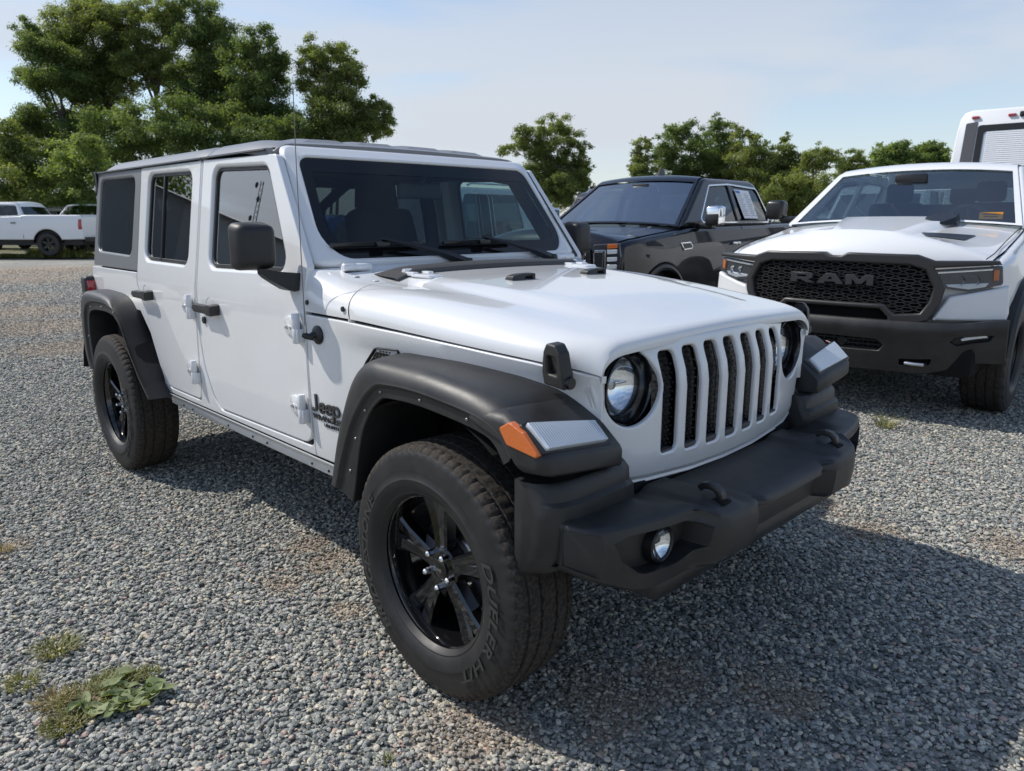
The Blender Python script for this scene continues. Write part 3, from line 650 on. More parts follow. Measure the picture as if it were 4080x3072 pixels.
for s in (-1, 1):
    # fog lamp pocket
    L = dense(FP[0 if s < 0 else 1], 0.03); L2 = [(y*0.6+0.4*s*(0.60), 0.52+(v-0.55)*0.62) for y, v in L]
    A = [Vector(bmap()(y, v)) for y, v in L]; Bq = [Vector(bmap(0.045+0.025*sstep(0.55, 0.48, abs(y)))(y, v)) for y, v in offs(L if area2(L) > 0 else L[::-1], 0.012)]
    L3 = offs(L if area2(L) > 0 else L[::-1], 0.0); A = [Vector(bmap()(y, v)) for y, v in L3]
    mid = [a*0.5+b*0.5+Vector((-0.006, 0, 0)) for a, b in zip(A, Bq)]
    m = MB(); m.loft([A, mid, Bq], True, False); n = len(m.v); m.add(Bq, [tuple(range(len(Bq)))])
    pk_ = m.build('fog_pocket', PLASTIC, bumper, 40)
    fx, fy, fz = 0.632, s*0.594, 0.606
    MB().lathe([(0.056, -0.03), (0.052, -0.004), (0.047, 0.0), (0.043, -0.003), (0.041, -0.012)], 32, (fx, fy, fz), 'x').build('fog_bezel', SATIN, bumper)
    fl = MB().lathe([(0.042, -0.008), (0.034, -0.016), (0.018, -0.025), (0.0, -0.028)], 28, (fx, fy, fz), 'x').build('fog_light', CHROME, bumper, 20)
    MB().lathe([(0.0425, -0.006), (0.030, 0.001), (0.012, 0.004), (0.0, 0.004)], 28, (fx, fy, fz), 'x').build('fog_lens', G_LENS, bumper, 180)
    # tow hook in a pocket on the deck
    MB().box((0.655, s*0.385-0.026, 0.682), (0.700, s*0.385+0.020, 0.694), 0.004).build('hook_slot', DARK, bumper)
    hk = MB(); pth = [(0.612, s*0.385, 0.712), (0.622, s*0.385, 0.722), (0.640, s*0.385, 0.727), (0.660, s*0.385, 0.725), (0.674, s*0.385, 0.715), (0.680, s*0.385, 0.700), (0.678, s*0.385, 0.68)]
    secs = []
    for i, p in enumerate(pth):
        a = Vector(pth[max(0, i-1)]); b = Vector(pth[min(len(pth)-1, i+1)]); t = (b-a).normalized(); nn = Vector((-t.z, 0, t.x)); w = 0.014; hh = 0.009
        P0 = Vector(p); secs.append([P0+nn*hh+Vector((0, w*0.8, 0)), P0+nn*hh*0.4+Vector((0, w, 0)), P0-nn*hh+Vector((0, w, 0)), P0-nn*hh-Vector((0, w, 0)), P0+nn*hh*0.4-Vector((0, w, 0)), P0+nn*hh-Vector((0, w*0.8, 0))])
    hk.loft(secs); hk.build('tow_hook', SATIN, bumper, 40)
    # infill between flare and bumper
    sec = lambda y, k: [(0.36, s*y, 0.80), (0.475-k, s*y, 0.800), (0.490-k, s*y, 0.786), (0.494-k, s*y, 0.752), (0.508-k, s*y, 0.742), (0.512-k, s*y, 0.705), (0.50-k, s*y, 0.60), (0.47-k, s*y, 0.55), (0.36, s*y, 0.52)]
    m = MB().loft([sec(0.545, 0.03), sec(0.56, 0.008), sec(0.60, 0.0), sec(0.80, 0.004), sec(0.85, 0.018), sec(0.885, 0.05), sec(0.893, 0.08)])
    if s > 0: m.flip()
    m.build('bumper_infill', PLASTIC, bumper, 40)
MB().box((0.42, -0.60, 0.42), (0.62, 0.60, 0.505), 0.03).build('air_dam', PLASTIC, bumper)
MB().box((0.35, -0.54, 0.55), (0.44, 0.54, 0.70), 0.01).build('radiator_support', DARK, J)

# ---- wheels
def tyre_mesh(name, R, Rb, hw, mats, blocks=72, gro=(0.030, 0.075), lug=0.006):
    """profile from inner to outer side; outer side is -y"""
    sh = hw*0.81
    side = [(Rb, 0.74*hw), (Rb+0.010, 0.86*hw), (Rb+0.014, 0.885*hw), (Rb+0.018, 0.880*hw), (Rb+0.035, 0.97*hw), (Rb+0.06, hw), (R-0.100, hw*0.985), (R-0.078, 0.962*hw), (R-0.074, 0.968*hw), (R-0.066, 0.945*hw), (R-0.062, 0.951*hw), (R-0.044, 0.900*hw), (R-0.038, 0.905*hw), (R-0.020, 0.855*hw), (R-0.009, sh*0.985)]
    tread = [(R-0.003, 0.93*sh)]
    a, b = gro
    for q in (b+0.007, b-0.007): tread.append((R, q))
    k = [(R-0.003, 0.92*sh), (R-0.001, b+0.008), (R-0.009, b+0.006), (R-0.009, b-0.001), (R, b-0.003), (R+0.001, a+0.006), (R-0.008, a+0.004), (R-0.008, a-0.003), (R+0.001, a-0.005)]
    prof = [(r, y) for r, y in side]+k+[(r, -y) for r, y in k[::-1]]+[(r, -y) for r, y in side[::-1]]
    ns = len(side); n = blocks*4; T = ns+len(k)*2
    def mod(i, j, r, h):
        if ns-2 <= j <= ns+1 or T-1 <= j+1 <= T+2:
            ph = i % 4
            if ph == 0: r -= lug
            if ph == 2 and (j in (ns, ns+1) or j in (T-2, T-1)): r -= 0.0025
        elif ns+4 <= j < T-4:
            ph = (i+2+(1 if j > ns+len(k) else 0)) % 4
            if ph == 0: r -= lug*0.55
        return r, h
    m = MB(); m.lathe(prof, n, mod=mod)
    nf = len(prof)-1; m.m = [1 if ns-1 <= (q % nf) <= T else 0 for q in range(len(m.f))]
    return m.mesh(name, mats, 38)
def spoke_wheel(name, R, m_, face, lip, n=5, pair=True):
    m = MB()
    m.lathe([(R, lip), (R+0.004, lip-0.001), (R+0.006, lip+0.006), (R-0.002, lip+0.010)], 72)
    m.lathe([(R, lip), (R-0.006, lip+0.003), (R-0.010, lip+0.014), (R-0.014, lip+0.03), (R-0.022, 0.05), (R-0.018, 0.10)], 72)
    m.lathe([(0.0, face-0.006), (0.030, face-0.006), (0.034, face-0.004), (0.036, face+0.002), (0.062, face+0.004), (0.070, face+0.012), (0.072, face+0.05)], 48)
    for k in range(n):
        a0 = pi/2+2*pi*k/n+0.08
        bars = ((-1, 0.075, 0.185), (1, 0.075, 0.185)) if pair else ((0, 0, 0),)
        for sd, ah, ar in bars:
            secs = []
            for t in (0.0, 0.15, 0.4, 0.7, 0.92, 1.0):
                r = 0.058+(R-0.008-0.058)*t; ac = a0+sd*(ah*(0.40+0.6*t)+ (ar-ah)*t*t*0.85+0.10*(1-t)**2)
                w = (0.020+0.004*t+0.005*t*t) if pair else 0.035+0.02*t; f = face+0.004-0.010*t+0.012*max(0, t-0.8)+0.004*sin(pi*t)
                er = Vector((cos(ac), 0, sin(ac))); et = Vector((-sin(ac), 0, cos(ac))); c = er*r
                q = []
                for x, d in ((-1.0, 0.006), (-0.62, 0.0), (0.62, 0.0), (1.0, 0.006), (0.8, 0.045), (-0.8, 0.045)):
                    if sd: d += 0.006*max(0, -x*sd)
                    q.append(c+et*(x*w)+Vector((0, f+d, 0)))
                secs.append(q)
            m.loft(secs)
        if pair:
            secs = []
            for t in (0.1, 0.5, 1.0):
                r = 0.06+(R-0.02-0.06)*t; er = Vector((cos(a0), 0, sin(a0))); et = Vector((-sin(a0), 0, cos(a0))); w = 0.012+0.024*t
                secs.append([er*r+et*w+Vector((0, face+0.026, 0)), er*r-et*w+Vector((0, face+0.026, 0)), er*r-et*w+Vector((0, face+0.05, 0)), er*r+et*w+Vector((0, face+0.05, 0))])
            m.loft(secs)
    return m.mesh(name, m_, 30)
nut = MB().lathe([(0.0, -0.030), (0.005, -0.0295), (0.0095, -0.024), (0.0105, -0.02), (0.0105, 0.0)], 6).mesh('lug_nut', CHROME, 20)
def wheel(parent, loc, side, meshes, nuts=5, nr=0.0575, face=-0.062, letters=None, yaw=0.0):
    rim_me, ty_me, disc_me = meshes
    w = bpy.data.objects.new('wheel', rim_me); w.location = loc; w.rotation_euler = (0, 0, (0 if side < 0 else pi)+yaw); _link(w, parent)
    t = bpy.data.objects.new('tyre', ty_me); _link(t, w)
    if disc_me: _link(bpy.data.objects.new('brake_disc', disc_me), w)
    for k in range(nuts):
        a = pi/2+2*pi*k/nuts+0.08+pi/nuts; o = bpy.data.objects.new('lug_nut', nut); o.location = (nr*cos(a), face, nr*sin(a)); _link(o, w)
    for q in (letters or ()): _link(bpy.data.objects.new('tyre_lettering', q), w)
    return w
rim18 = spoke_wheel('wheel', 0.243, GLOSSBLK, -0.066, -0.094)
ty18 = tyre_mesh('tyre', 0.4045, 0.241, 0.134, [RUBBER, TREAD], 66)
disc_me = MB().lathe([(0.0, -0.012), (0.08, -0.012), (0.085, 0.0), (0.155, 0.0), (0.157, 0.012), (0.0, 0.012)], 40).mesh('brake_disc', STEEL, 30)
def arc_text(m, s, r, size, ac, y0, flip=False, bold=0.0, sx=1.0, italic=0.0):
    v, f = text_verts(s, size, 0.0007, bold, 'CENTER', 1.05)
    out = []
    for p in v:
        x = (p.x+italic*p.y)*sx; rr = r+p.y; a = ac-x/r
        out.append((rr*cos(a)*1.0, y0-p.z, rr*sin(a)))
    m.add(out, f)
# outer side is -y; seen from outside (+x to the right) angles run anticlockwise
lett = []
for wd, ac in (('BRIDGESTONE', radians(190)), ('DUELER H/T', radians(-14))):
    m = MB(); arc_text(m, wd, 0.301, 0.048, ac, -0.1335, bold=0.0008, sx=1.42 if ac > 1 else 1.62, italic=0.25); lett.append(m.mesh('tyre_lettering', LETTER, 30))
m = MB(); v, f = text_verts('Jeep', 0.020, 0.0006, 0.0003, 'CENTER'); m.add([(p.x, -0.0745-p.z, p.y-0.005) for p in v], f); capt = m.mesh('cap_lettering', STEEL, 30)
for cx in (0.0, -3.008):
    for s in (-1, 1):
        w = wheel(J, (cx, s*0.798, 0.4035), s, (rim18, ty18, disc_me), letters=lett)
        if s < 0: _link(bpy.data.objects.new('cap_lettering', capt), w)
m = MB(); m.tube([(0, -0.7, 0.40), (0, 0.7, 0.40)], 0.045, 12); m.build('front_axle', DARK, J)
m = MB(); m.tube([(-3.008, -0.7, 0.40), (-3.008, 0.7, 0.40)], 0.05, 12); m.build('rear_axle', DARK, J)

# ---- small fittings
doors = [o for o in J.children if o.name.startswith('front_door') or o.name.startswith('rear_door')]
FDo = [o for o in doors if o.name.startswith('front_door')]; RDo = [o for o in doors if o.name.startswith('rear_door')]
near_fd, near_rd = FDo[0], RDo[0]
def handle(parent, x0, x1, zc, s=-1):
    # cup, in a darker white than the door
    m = MB(); m.lathe([(0.046, 0.0005), (0.040, 0.004), (0.028, 0.016), (0.012, 0.021), (0.0, 0.022)], 24, (0.5*(x0+x1)-0.005, s*0.8075, zc+0.004), 'y'); m.build('handle_cup', mat('darker cup white', (0.62, 0.63, 0.65), 0.35, coat=1), parent)
    y = s*0.845; m = MB()
    def sec(x, w, h, d): return [(x, s*0.806+s*d-s*0.0, zc+h), (x, y+s*0.006, zc+h*0.8), (x, y+s*0.010, zc-h*0.2), (x, y+s*0.004, zc-h), (x, s*0.806+s*d, zc-h*0.9)]
    L = x1-x0
    secs = [sec(x0, 0, 0.013, 0.018), sec(x0+0.006, 0, 0.018, 0.020), sec(x0+L*0.3, 0, 0.019, 0.024), sec(x0+L*0.70, 0, 0.020, 0.022), sec(x0+L*0.74, 0, 0.024, 0.0), sec(x0+L*0.95, 0, 0.027, 0.0), sec(x1, 0, 0.022, 0.0)]
    m.loft(secs); m.box((x0+0.002, s*0.803, zc-0.014), (x0+0.035, y, zc+0.012), 0.004)
    m.build('door_handle', PLASTIC, parent, 40)
handle(near_fd, -1.835, -1.635, 1.066); handle(near_rd, -2.672, -2.472, 1.072)
m = MB(); m.lathe([(0.018, 0.0), (0.017, -0.007), (0.012, -0.010), (0.0, -0.010)], 20, (-1.815, -0.806, 1.004), 'y'); m.build('lock_cylinder', SATIN, near_fd)
def hinge(parent, x, z, s=-1, k=1.0):
    y = s*ysd(x-0.05, z); m = MB()
    # leaf on the door: a strapped plate that rises toward the knuckle
    lf = [(-0.150, 0.004), (-0.146, 0.010), (-0.115, 0.013), (-0.080, 0.016), (-0.052, 0.026), (-0.040, 0.034)]
    secs = []
    for dx, dy in lf:
        hh = 0.040-0.010*sstep(-0.11, -0.150, dx); secs.append([(x+dx*k, y, z-hh), (x+dx*k, y+s*dy*0.7, z-hh+0.003), (x+dx*k, y+s*dy, z-hh+0.014), (x+dx*k, y+s*dy*0.90, z), (x+dx*k, y+s*dy, z+hh-0.014), (x+dx*k, y+s*dy*0.7, z+hh-0.003), (x+dx*k, y, z+hh)])
    m.loft(secs)
    if s < 0: m.flip()
    h = m.build('hinge', SILVER, parent, 45)
    kn = MB(); kn.lathe([(0.0, -0.058), (0.013, -0.058), (0.0155, -0.055), (0.0155, -0.003), (0.0145, -0.001), (0.0145, 0.001), (0.0155, 0.003), (0.0155, 0.055), (0.013, 0.058), (0.0, 0.058)], 20, (x-0.026, y+s*0.022, z), 'z'); kn.box((x-0.022, y+s*0.0, z-0.054), (x-0.006, y+s*0.030, z-0.002), 0.003); kn.build('hinge_knuckle', SILVER, h, 40)
    for dx in (-0.118, -0.082):
        b = MB().lathe([(0.0, -0.005), (0.005, -0.005), (0.0075, -0.003), (0.0085, 0.003)], 14, (x+dx, y+s*0.0135, z-0.004), 'y'); b.build('hinge_bolt', STEEL, h)
for z in (1.062, 0.745): hinge(near_fd, -0.868, z)
for z in (1.058, 0.735): hinge(near_rd, -1.908 if z > 1 else -1.93, z)

# mirrors
for s, dr in ((-1, near_fd), (1, FDo[1])):
    m = MB(); x0, x1, yo, yi, z0, z1 = -1.055, -0.940, 1.004, 0.846, 1.276, 1.460
    def tp(c):
        t = (c.x-x0)/(x1-x0); yc = (yo+yi)/2; zc = (z0+z1)/2
        k = 1-0.13*max(0, t)**1.5
        return (c.x-0.03*max(0, (abs(c.y)-yc)/(0.1))*t, (yc+(abs(c.y)-yc)*k)*s, zc+(c.z-zc)*k)
    m.box((x0, s*yi, z0), (x1, s*yo, z1), 0.030, 4, taper=tp)
    mo = m.build('side_mirror', PLASTIC, dr, 60)
    MB().box((x0-0.002, s*(yi+0.02), z0+0.02), (x0+0.001, s*(yo-0.02), z1-0.02)).build('mirror_glass', CHROME, mo)
    m = MB(); sec = lambda y, xa, xb, za, zb: [(xa, s*y, za), (xb, s*y, za), (xb, s*y, zb), (xa, s*y, zb)]
    m.loft([sec(0.79, -0.985, -0.905, 1.205, 1.268), sec(0.818, -0.985, -0.902, 1.200, 1.270), sec(0.838, -0.985, -0.908, 1.206, 1.272), sec(0.868, -0.988, -0.925, 1.226, 1.276), sec(0.905, -0.992, -0.945, 1.252, 1.286), sec(0.92, -0.99, -0.95, 1.268, 1.288)])
    if s < 0: m.flip()
    m.build('mirror_arm', PLASTIC, mo, 30)

# hood latch, footman bumpers, hood hinges, windshield hinges, cowl plate, wipers
for s in (-1, 1):
    Mx = Matrix.Translation((0.352, s*0.700, 1.025)) @ Matrix.Rotation(-s*0.22, 4, 'X') @ Matrix.Rotation(s*0.16, 4, 'Z')
    m = MB(); lo = rpoly([(-0.046, 0.0, 0.006), (0.046, 0.0, 0.006), (0.046, 0.040, 0.006), (0.034, 0.100, 0.02), (0.015, 0.122, 0.015), (-0.022, 0.122, 0.015), (-0.036, 0.098, 0.015), (-0.046, 0.04, 0.006)])
    ho = rpoly([(-0.020, 0.036, 0.006), (0.020, 0.036, 0.006), (0.020, 0.088, 0.01), (-0.020, 0.088, 0.01)])
    fm = lambda u, v: tuple(Mx @ Vector((u, s*(0.032-0.010*max(0, v-0.05)/0.07), v)))
    la = panel('hood_latch', lo, [ho], fm, (0, s, 0), PLASTIC, J, h=0.03, r=0.006, depth=0.036)
    MB().box((-0.019, s*0.004, 0.034), (0.019, s*0.018, 0.090), 0.003, M=Mx).build('latch_strap', SATIN, la)
    MB().lathe([(0.0, -0.006), (0.016, -0.006), (0.018, 0.0), (0.018, 0.03)], 18, (0, 0, 0), 'x').build('latch_pivot', SATIN, la, loc=tuple(Mx @ Vector((0.048, s*0.010, 0.016))), rot=(0, 0, pi))
    # footman bumper
    p = hoodpt(-0.30, 0.0); y = s*0.212; z0 = hoodpt(-0.30, 0.19).z
    m = MB(); secs = []
    for dy, h in ((-0.062, 0.004), (-0.056, 0.014), (-0.03, 0.019), (0.0, 0.021)): secs.append([(-0.325, y+dy, z0), (-0.320, y+dy, z0+h), (-0.285, y+dy, z0+h), (-0.278, y+dy, z0-0.002)])
    m.loft(secs)
    m.box((-0.322, y-0.002, z0+0.012), (-0.282, y+0.052, z0+0.021), 0.003); m.box((-0.325, y+0.040, z0-0.004), (-0.278, y+0.056, z0+0.021), 0.004); m.box((-0.325, y-0.005, z0-0.004), (-0.310, y+0.05, z0+0.006), 0.002)
    m.build('hood_bumper', PLASTIC, hood, 40)
    # hood hinge
    hx, hy = -0.620, s*0.448; hz = hoodpt(-0.60, 0.40).z
    m = MB(); m.tube([(hx-0.022, hy-0.055, hz+0.010), (hx-0.022, hy+0.042, hz+0.010)], 0.012, 14)
    m.box((hx-0.022, hy-0.055, hz-0.004), (hx+0.040, hy-0.030, hz+0.012), 0.004); m.box((hx-0.022, hy+0.016, hz-0.004), (hx+0.040, hy+0.042, hz+0.012), 0.004)
    m.box((hx+0.025, hy-0.058, hz-0.006), (hx+0.115, hy+0.045, hz+0.008), 0.006, taper=lambda c: (c.x, hy+(c.y-hy)*(1-0.35*max(0, (c.x-hx-0.025)/0.09)), c.z-0.004*(c.x-hx)/0.1))
    m.build('hood_hinge', SILVER, hood, 40)
    # windshield hinge
    m = MB(); hx, hy, hz = -0.815, s*0.600, 1.286
    m.tube([(hx, hy-0.062, hz), (hx, hy-0.058, hz), (hx, hy-0.004, hz), (hx, hy-0.002, hz), (hx, hy+0.002, hz), (hx, hy+0.062, hz)], [0.012, 0.016, 0.016, 0.0145, 0.016, 0.016], 16)
    m.box((hx-0.05, hy+0.004, hz-0.012), (hx, hy+0.060, hz+0.012), 0.004); m.build('windshield_hinge', SILVER, fr, 40)
    MB().box((hx-0.045, hy-0.060, hz-0.026), (hx+0.016, hy+0.064, hz-0.015), 0.003).build('hinge_base', DARK, fr)
m = MB(); rows = []
for i in range(25):
    y = -0.555+1.11*i/24; a = abs(y); x1 = HR(y/0.8)-0.010; x0 = -0.795+0.03*(a/0.555)**2; e = 0.0 if 0 < i < 24 else 0.012
    zz = lambda x: hoodpt(x, min(0.6, a/0.63*0.62), 0.9).z
    rows.append([(x1+0.004, y, zz(x1)+0.002), (x1, y, zz(x1)+0.020-e), (x1-0.012, y, zz(x1-0.012)+0.024-e), (x0+0.02, y, zz(x0+0.02)+0.016-e), (x0, y, zz(x0)+0.002)])
m.loft(rows, closed=False).flip(); cp = m.build('cowl_plate', mat('weathered black plastic', (0.045, 0.045, 0.046), 0.55, bump=(400, 0.2, 0.001)), J, 40)
if cp.data.polygons[30].normal.z < 0: cp.data.flip_normals()
for i in range(16):
    y = 0.0+0.024*i; MB().box((-0.745, y-0.004, 1.296-0.0004*i), (-0.665, y+0.004, 1.303-0.0004*i), 0.002, 1, M=Matrix.Translation((0, 0, -0.018+0.0))).build('cowl_louvre', SATIN, cp)
def wn(y, z): return Vector((0.81, 0, 0.58))
for (py, pz, by0, by1, ty) in ((-0.035, 1.272, -0.665, -0.245, -0.447), (0.512, 1.272, -0.130, 0.285, 0.094)):
    zb = 1.362; P = lambda y, z, d: Vector((wx(y, z), y, z))+Vector((0.81, 0, 0.58))*d
    m = MB(); secs = []
    a = Vector((-0.806, py, 1.284)); b = P(ty, 1.372, 0.030)
    for t, w, h in ((0, 0.017, 0.013), (0.25, 0.015, 0.014), (0.35, 0.011, 0.010), (0.7, 0.0075, 0.007), (1.0, 0.006, 0.005)):
        c = a.lerp(b, t)+Vector((0.010, 0, 0.016))*sin(pi*t)*0.6; ax = Vector((-0.58, 0, 0.81)); nn = Vector((0.81, 0, 0.58))
        secs.append([c+ax*w-nn*h, c+ax*w*0.8+nn*h, c-ax*w*0.8+nn*h, c-ax*w-nn*h])
    m.loft(secs); wp = m.build('wiper_arm', SATIN, fr, 40)
    MB().lathe([(0.0, 0.02), (0.018, 0.018), (0.022, 0.0), (0.022, -0.02)], 18, (a.x, a.y, a.z), 'z').build('wiper_pivot', SATIN, wp)
    m = MB(); secs = []
    for k in range(13):
        y = by0+(by1-by0)*k/12; e = abs(2*k/12-1); h = 0.010+0.010*(1-e**2); c = P(y, zb, 0.008); ax = Vector((-0.58, 0, 0.81)); nn = Vector((0.81, 0, 0.58))
        secs.append([c-ax*0.007-nn*0.006, c-ax*0.007+nn*h*0.5, c+nn*h, c+ax*0.009+nn*h*0.4, c+ax*0.007-nn*0.006])
    m.loft(secs); m.box((wx(ty, zb)+0.006, ty-0.03, zb-0.004), (wx(ty, zb)+0.034, ty+0.03, zb+0.016), 0.005); m.build('wiper_blade', SATIN, wp, 40)
# antenna
m = MB(); ay = -ysd(-0.78, 1.05)
an = MB().lathe([(0.036, 0.004), (0.035, -0.006), (0.028, -0.012), (0.016, -0.016), (0.012, -0.030), (0.0, -0.032)], 28, (-0.772, ay, 1.048), 'y').build('antenna', SATIN, J, 40)
MB().tube([(-0.772, ay-0.020, 1.040), (-0.790, ay-0.040, 1.046), (-0.800, ay-0.046, 1.05)], [0.012, 0.012, 0.010], 12).build('antenna_base', SATIN, an)
MB().tube([(-0.793, ay-0.040, 1.045), (-0.793, ay-0.040, 1.085)], 0.0055, 10).build('antenna_ferrule', STEEL, an)
MB().tube([(-0.793, ay-0.040, 1.085), (-0.790, ay-0.040, 1.40), (-0.784, ay-0.040, 1.70), (-0.776, ay-0.040, 1.912)], [0.0022, 0.0020, 0.0018, 0.0016], 6).build('antenna_mast', mat('mast', (0.20, 0.17, 0.15), 0.4, metal=0.7), an)
for x, z in ((-0.843, 1.163), (-0.600, 1.158)):
    q = hoodpt(x, -0.985); MB().lathe([(0.010, 0.003), (0.009, -0.003), (0.004, -0.005), (0.0, -0.004)], 14, (x, -ysd(x, 1.1)+0.001, z), 'y').build('cowl_plug', SATIN, cowl)
for x, y in ((-0.757, -0.640), (-0.668, -0.612)):
    z = hoodpt(x, -0.62).z; MB().lathe([(0.0, 0.003), (0.011, 0.002), (0.013, 0.0)], 16, (x, y, z+0.002), 'z').build('cowl_screw', SILVER, cowl)
# badges
by = lambda x, z: -(ysd(x, z)-0.022*sstep(-0.78, -0.40, x)*sstep(1.083-0.02*(x+.8), 1.03-0.03*(x+.8), z))
def tm(x0, z0): return lambda u, v, w: (x0+u, by(x0+u, z0+v)-0.003-w, z0+v)
m = MB()
def stroke(pts, w):
    P = [Vector(p) for p in pts]; L = []; R_ = []
    for i, p in enumerate(P):
        t = (P[min(i+1, len(P)-1)]-P[max(0, i-1)]).normalized(); n = Vector((-t.y, t.x))*w/2; L.append(p+n); R_.append(p-n)
    fmm = tm(-0.850, 0.745); secs = []
    for l, r in zip(L, R_): secs.append([Vector(fmm(l.x, l.y, -0.002)), Vector(fmm(l.x, l.y, 0.004)), Vector(fmm(r.x, r.y, 0.004)), Vector(fmm(r.x, r.y, -0.002))])
    m.loft(secs)
def arc(cx, cy, rx, ry, a0, a1, n=14): return [(cx+rx*cos(radians(a0+(a1-a0)*i/n)), cy+ry*sin(radians(a0+(a1-a0)*i/n))) for i in range(n+1)]
stroke([(0.036, 0.071), (0.036, 0.020)]+arc(0.021, 0.018, 0.015, 0.013, 0, -150)[1:], 0.012)
for ex in (0.078, 0.124): stroke([(ex-0.017, 0.0235), (ex+0.017, 0.0235)]+arc(ex, 0.022, 0.017, 0.018, 5, 320)[1:], 0.0095)
stroke(arc(0.170, 0.022, 0.017, 0.018, 180, 540, 20), 0.0095); stroke([(0.1525, 0.044), (0.1525, -0.022)], 0.011)
m.build('maker_badge', BADGE, J, 30)
m = MB(); text_on(m, 'WRANGLER', tm(-0.846, 0.716), 0.029, 0.001, 0.0009, 'LEFT', 1.28); text_on(m, 'UNLIMITED', tm(-0.652, 0.696), 0.0175, 0.001, 0.0004, 'RIGHT', 1.30); m.build('model_lettering', BADGE, J, 30)
# tail lamps, tailgate spare and rear bumper
for s in (-1, 1):
    m = MB(); m.box((-3.60, s*0.69, 0.955), (-3.495, s*0.862, 1.120), 0.02, 3); t = m.build('tail_lamp', PLASTIC, J, 50)
    MB().box((-3.500, s*0.80, 0.985), (-3.482, s*0.852, 1.095), 0.006, 2).build('red_lens', REDLENS, t)
MB().box((-3.78, -0.80, 0.50), (-3.52, 0.80, 0.66), 0.03, 3).build('rear_bumper', PLASTIC, J)
MB().lathe([(0.10, 0.0), (0.25, 0.0), (0.36, 0.01), (0.40, 0.05), (0.405, 0.12), (0.38, 0.2), (0.25, 0.22), (0.1, 0.22)], 40, (-3.77, 0.05, 1.02), 'x', closed=True).build('spare_tyre', RUBBER, J)
MB().tube([(-3.1, -0.62, 0.58), (-3.45, -0.66, 0.585), (-3.62, -0.70, 0.56)], 0.028, 14).build('exhaust_pipe', STEEL, J)

# ---- cabin
def seat(x, y, w, parent, wide=False):
    m = MB(); m.box((x-0.28, y-w/2, 0.85), (x+0.27, y+w/2, 1.02), 0.05, 3); q = m.build('seat_cushion', SEATM, parent, 60)
    m = MB(); m.box((-0.08, -w/2, 0), (0.08, w/2, 0.56), 0.05, 3, M=Matrix.Translation((x-0.24, y, 0.98)) @ Matrix.Rotation(-0.25, 4, 'Y'), taper=lambda c: (c.x, c.y*(1-0.18*max(0, c.z)/0.56), c.z)); b = m.build('seat_back', SEATM, parent, 60)
    hw_ = w if wide else 0.27
    for yy in ((y-w*0.28, y+w*0.28) if wide else (y,)):
        m = MB(); m.box((x-0.46, yy-0.13, 1.50), (x-0.34, yy+0.13, 1.70), 0.045, 3, taper=lambda c, yy=yy: (c.x, yy+(c.y-yy)*(1-0.12*(c.z-1.5)/0.2), c.z)); m.tube([(x-0.39, yy-0.05, 1.42), (x-0.40, yy-0.05, 1.55)], 0.006, 6); m.tube([(x-0.39, yy+0.05, 1.42), (x-0.40, yy+0.05, 1.55)], 0.006, 6); m.build('headrest', SEATM, b, 60)
seat(-1.72, -0.38, 0.50, J); seat(-1.72, 0.38, 0.50, J); seat(-2.62, 0.0, 1.25, J, True)
m = MB(); rows = []
for y in (-0.70, -0.4, -0.1, 0.1, 0.4, 0.70): rows.append([(-0.84, y, 1.20), (-0.90, y, 1.262), (-1.02, y, 1.275+0.015*(1 if y > 0.2 else 0)), (-1.14, y, 1.25), (-1.17, y, 1.15), (-1.12, y, 0.95)])
m.loft(rows, closed=False); m.build('dashboard', CABIN, J, 60)
Mw = Matrix.Translation((-1.27, 0.38, 1.20)) @ Matrix.Rotation(radians(-62), 4, 'Y')
m = MB(); m.tube([Mw @ Vector((0.185*cos(2*pi*k/28), 0.185*sin(2*pi*k/28), 0)) for k in range(29)], 0.015, 8)
sw = m.build('steering_wheel', CABIN, J, 60)
m = MB(); m.lathe([(0.0, 0.02), (0.05, 0.015), (0.065, -0.02), (0.03, -0.06), (0.03, -0.25)], 18, (0, 0, 0), 'z')
m.v = [tuple(Mw @ Vector(p)) for p in m.v]
for a in (0.0, pi, -pi/2): m.tube([Mw @ Vector((0.04*cos(a+pi/2), 0.04*sin(a+pi/2), 0)), Mw @ Vector((0.18*cos(a+pi/2), 0.18*sin(a+pi/2), 0))], 0.014, 6)
m.build('steering_hub', CABIN, sw)
# roll cage
for s in (-1, 1):
    m = MB(); m.tube([(-1.22, s*0.60, 1.68), (-1.45, s*0.63, 1.71), (-2.0, s*0.63, 1.715), (-2.8, s*0.62, 1.70), (-3.15, s*0.62, 1.55), (-3.40, s*0.64, 1.15)], 0.036, 10); m.build('sport_bar', CABIN, J, 60)
    m = MB(); m.tube([(-1.98, s*0.63, 1.71), (-1.98, s*0.67, 1.50), (-1.98, s*0.71, 1.20), (-1.98, s*0.73, 0.8)], 0.042, 10); m.build('cage_post', CABIN, J, 60)
for x in (-1.98, -2.80): MB().tube([(x, -0.63, 1.705), (x, 0.63, 1.705)], 0.036, 10).build('cross_bar', CABIN, J, 60)
m = MB(); m.box((-1.205, -0.125, 1.560), (-1.175, 0.125, 1.635), 0.014, 3); rm = m.build('rear_view_mirror', CABIN, J, 60); MB().tube([(-1.185, 0, 1.62), (-1.13, 0, 1.68)], 0.010, 8).build('mirror_stem', CABIN, rm)
for s in (-1, 1): MB().box((-1.36, s*0.36-0.20, 1.70), (-1.20, s*0.36+0.20, 1.715), 0.006).build('sun_visor', CABIN, J)
m = MB()
m.box((-0.96, -0.79, 0.55), (-0.90, 0.79, 1.2)); m.box((-3.45, -0.70, 0.56), (-0.95, 0.70, 0.66)); m.build('cabin_floor', CABIN, J)
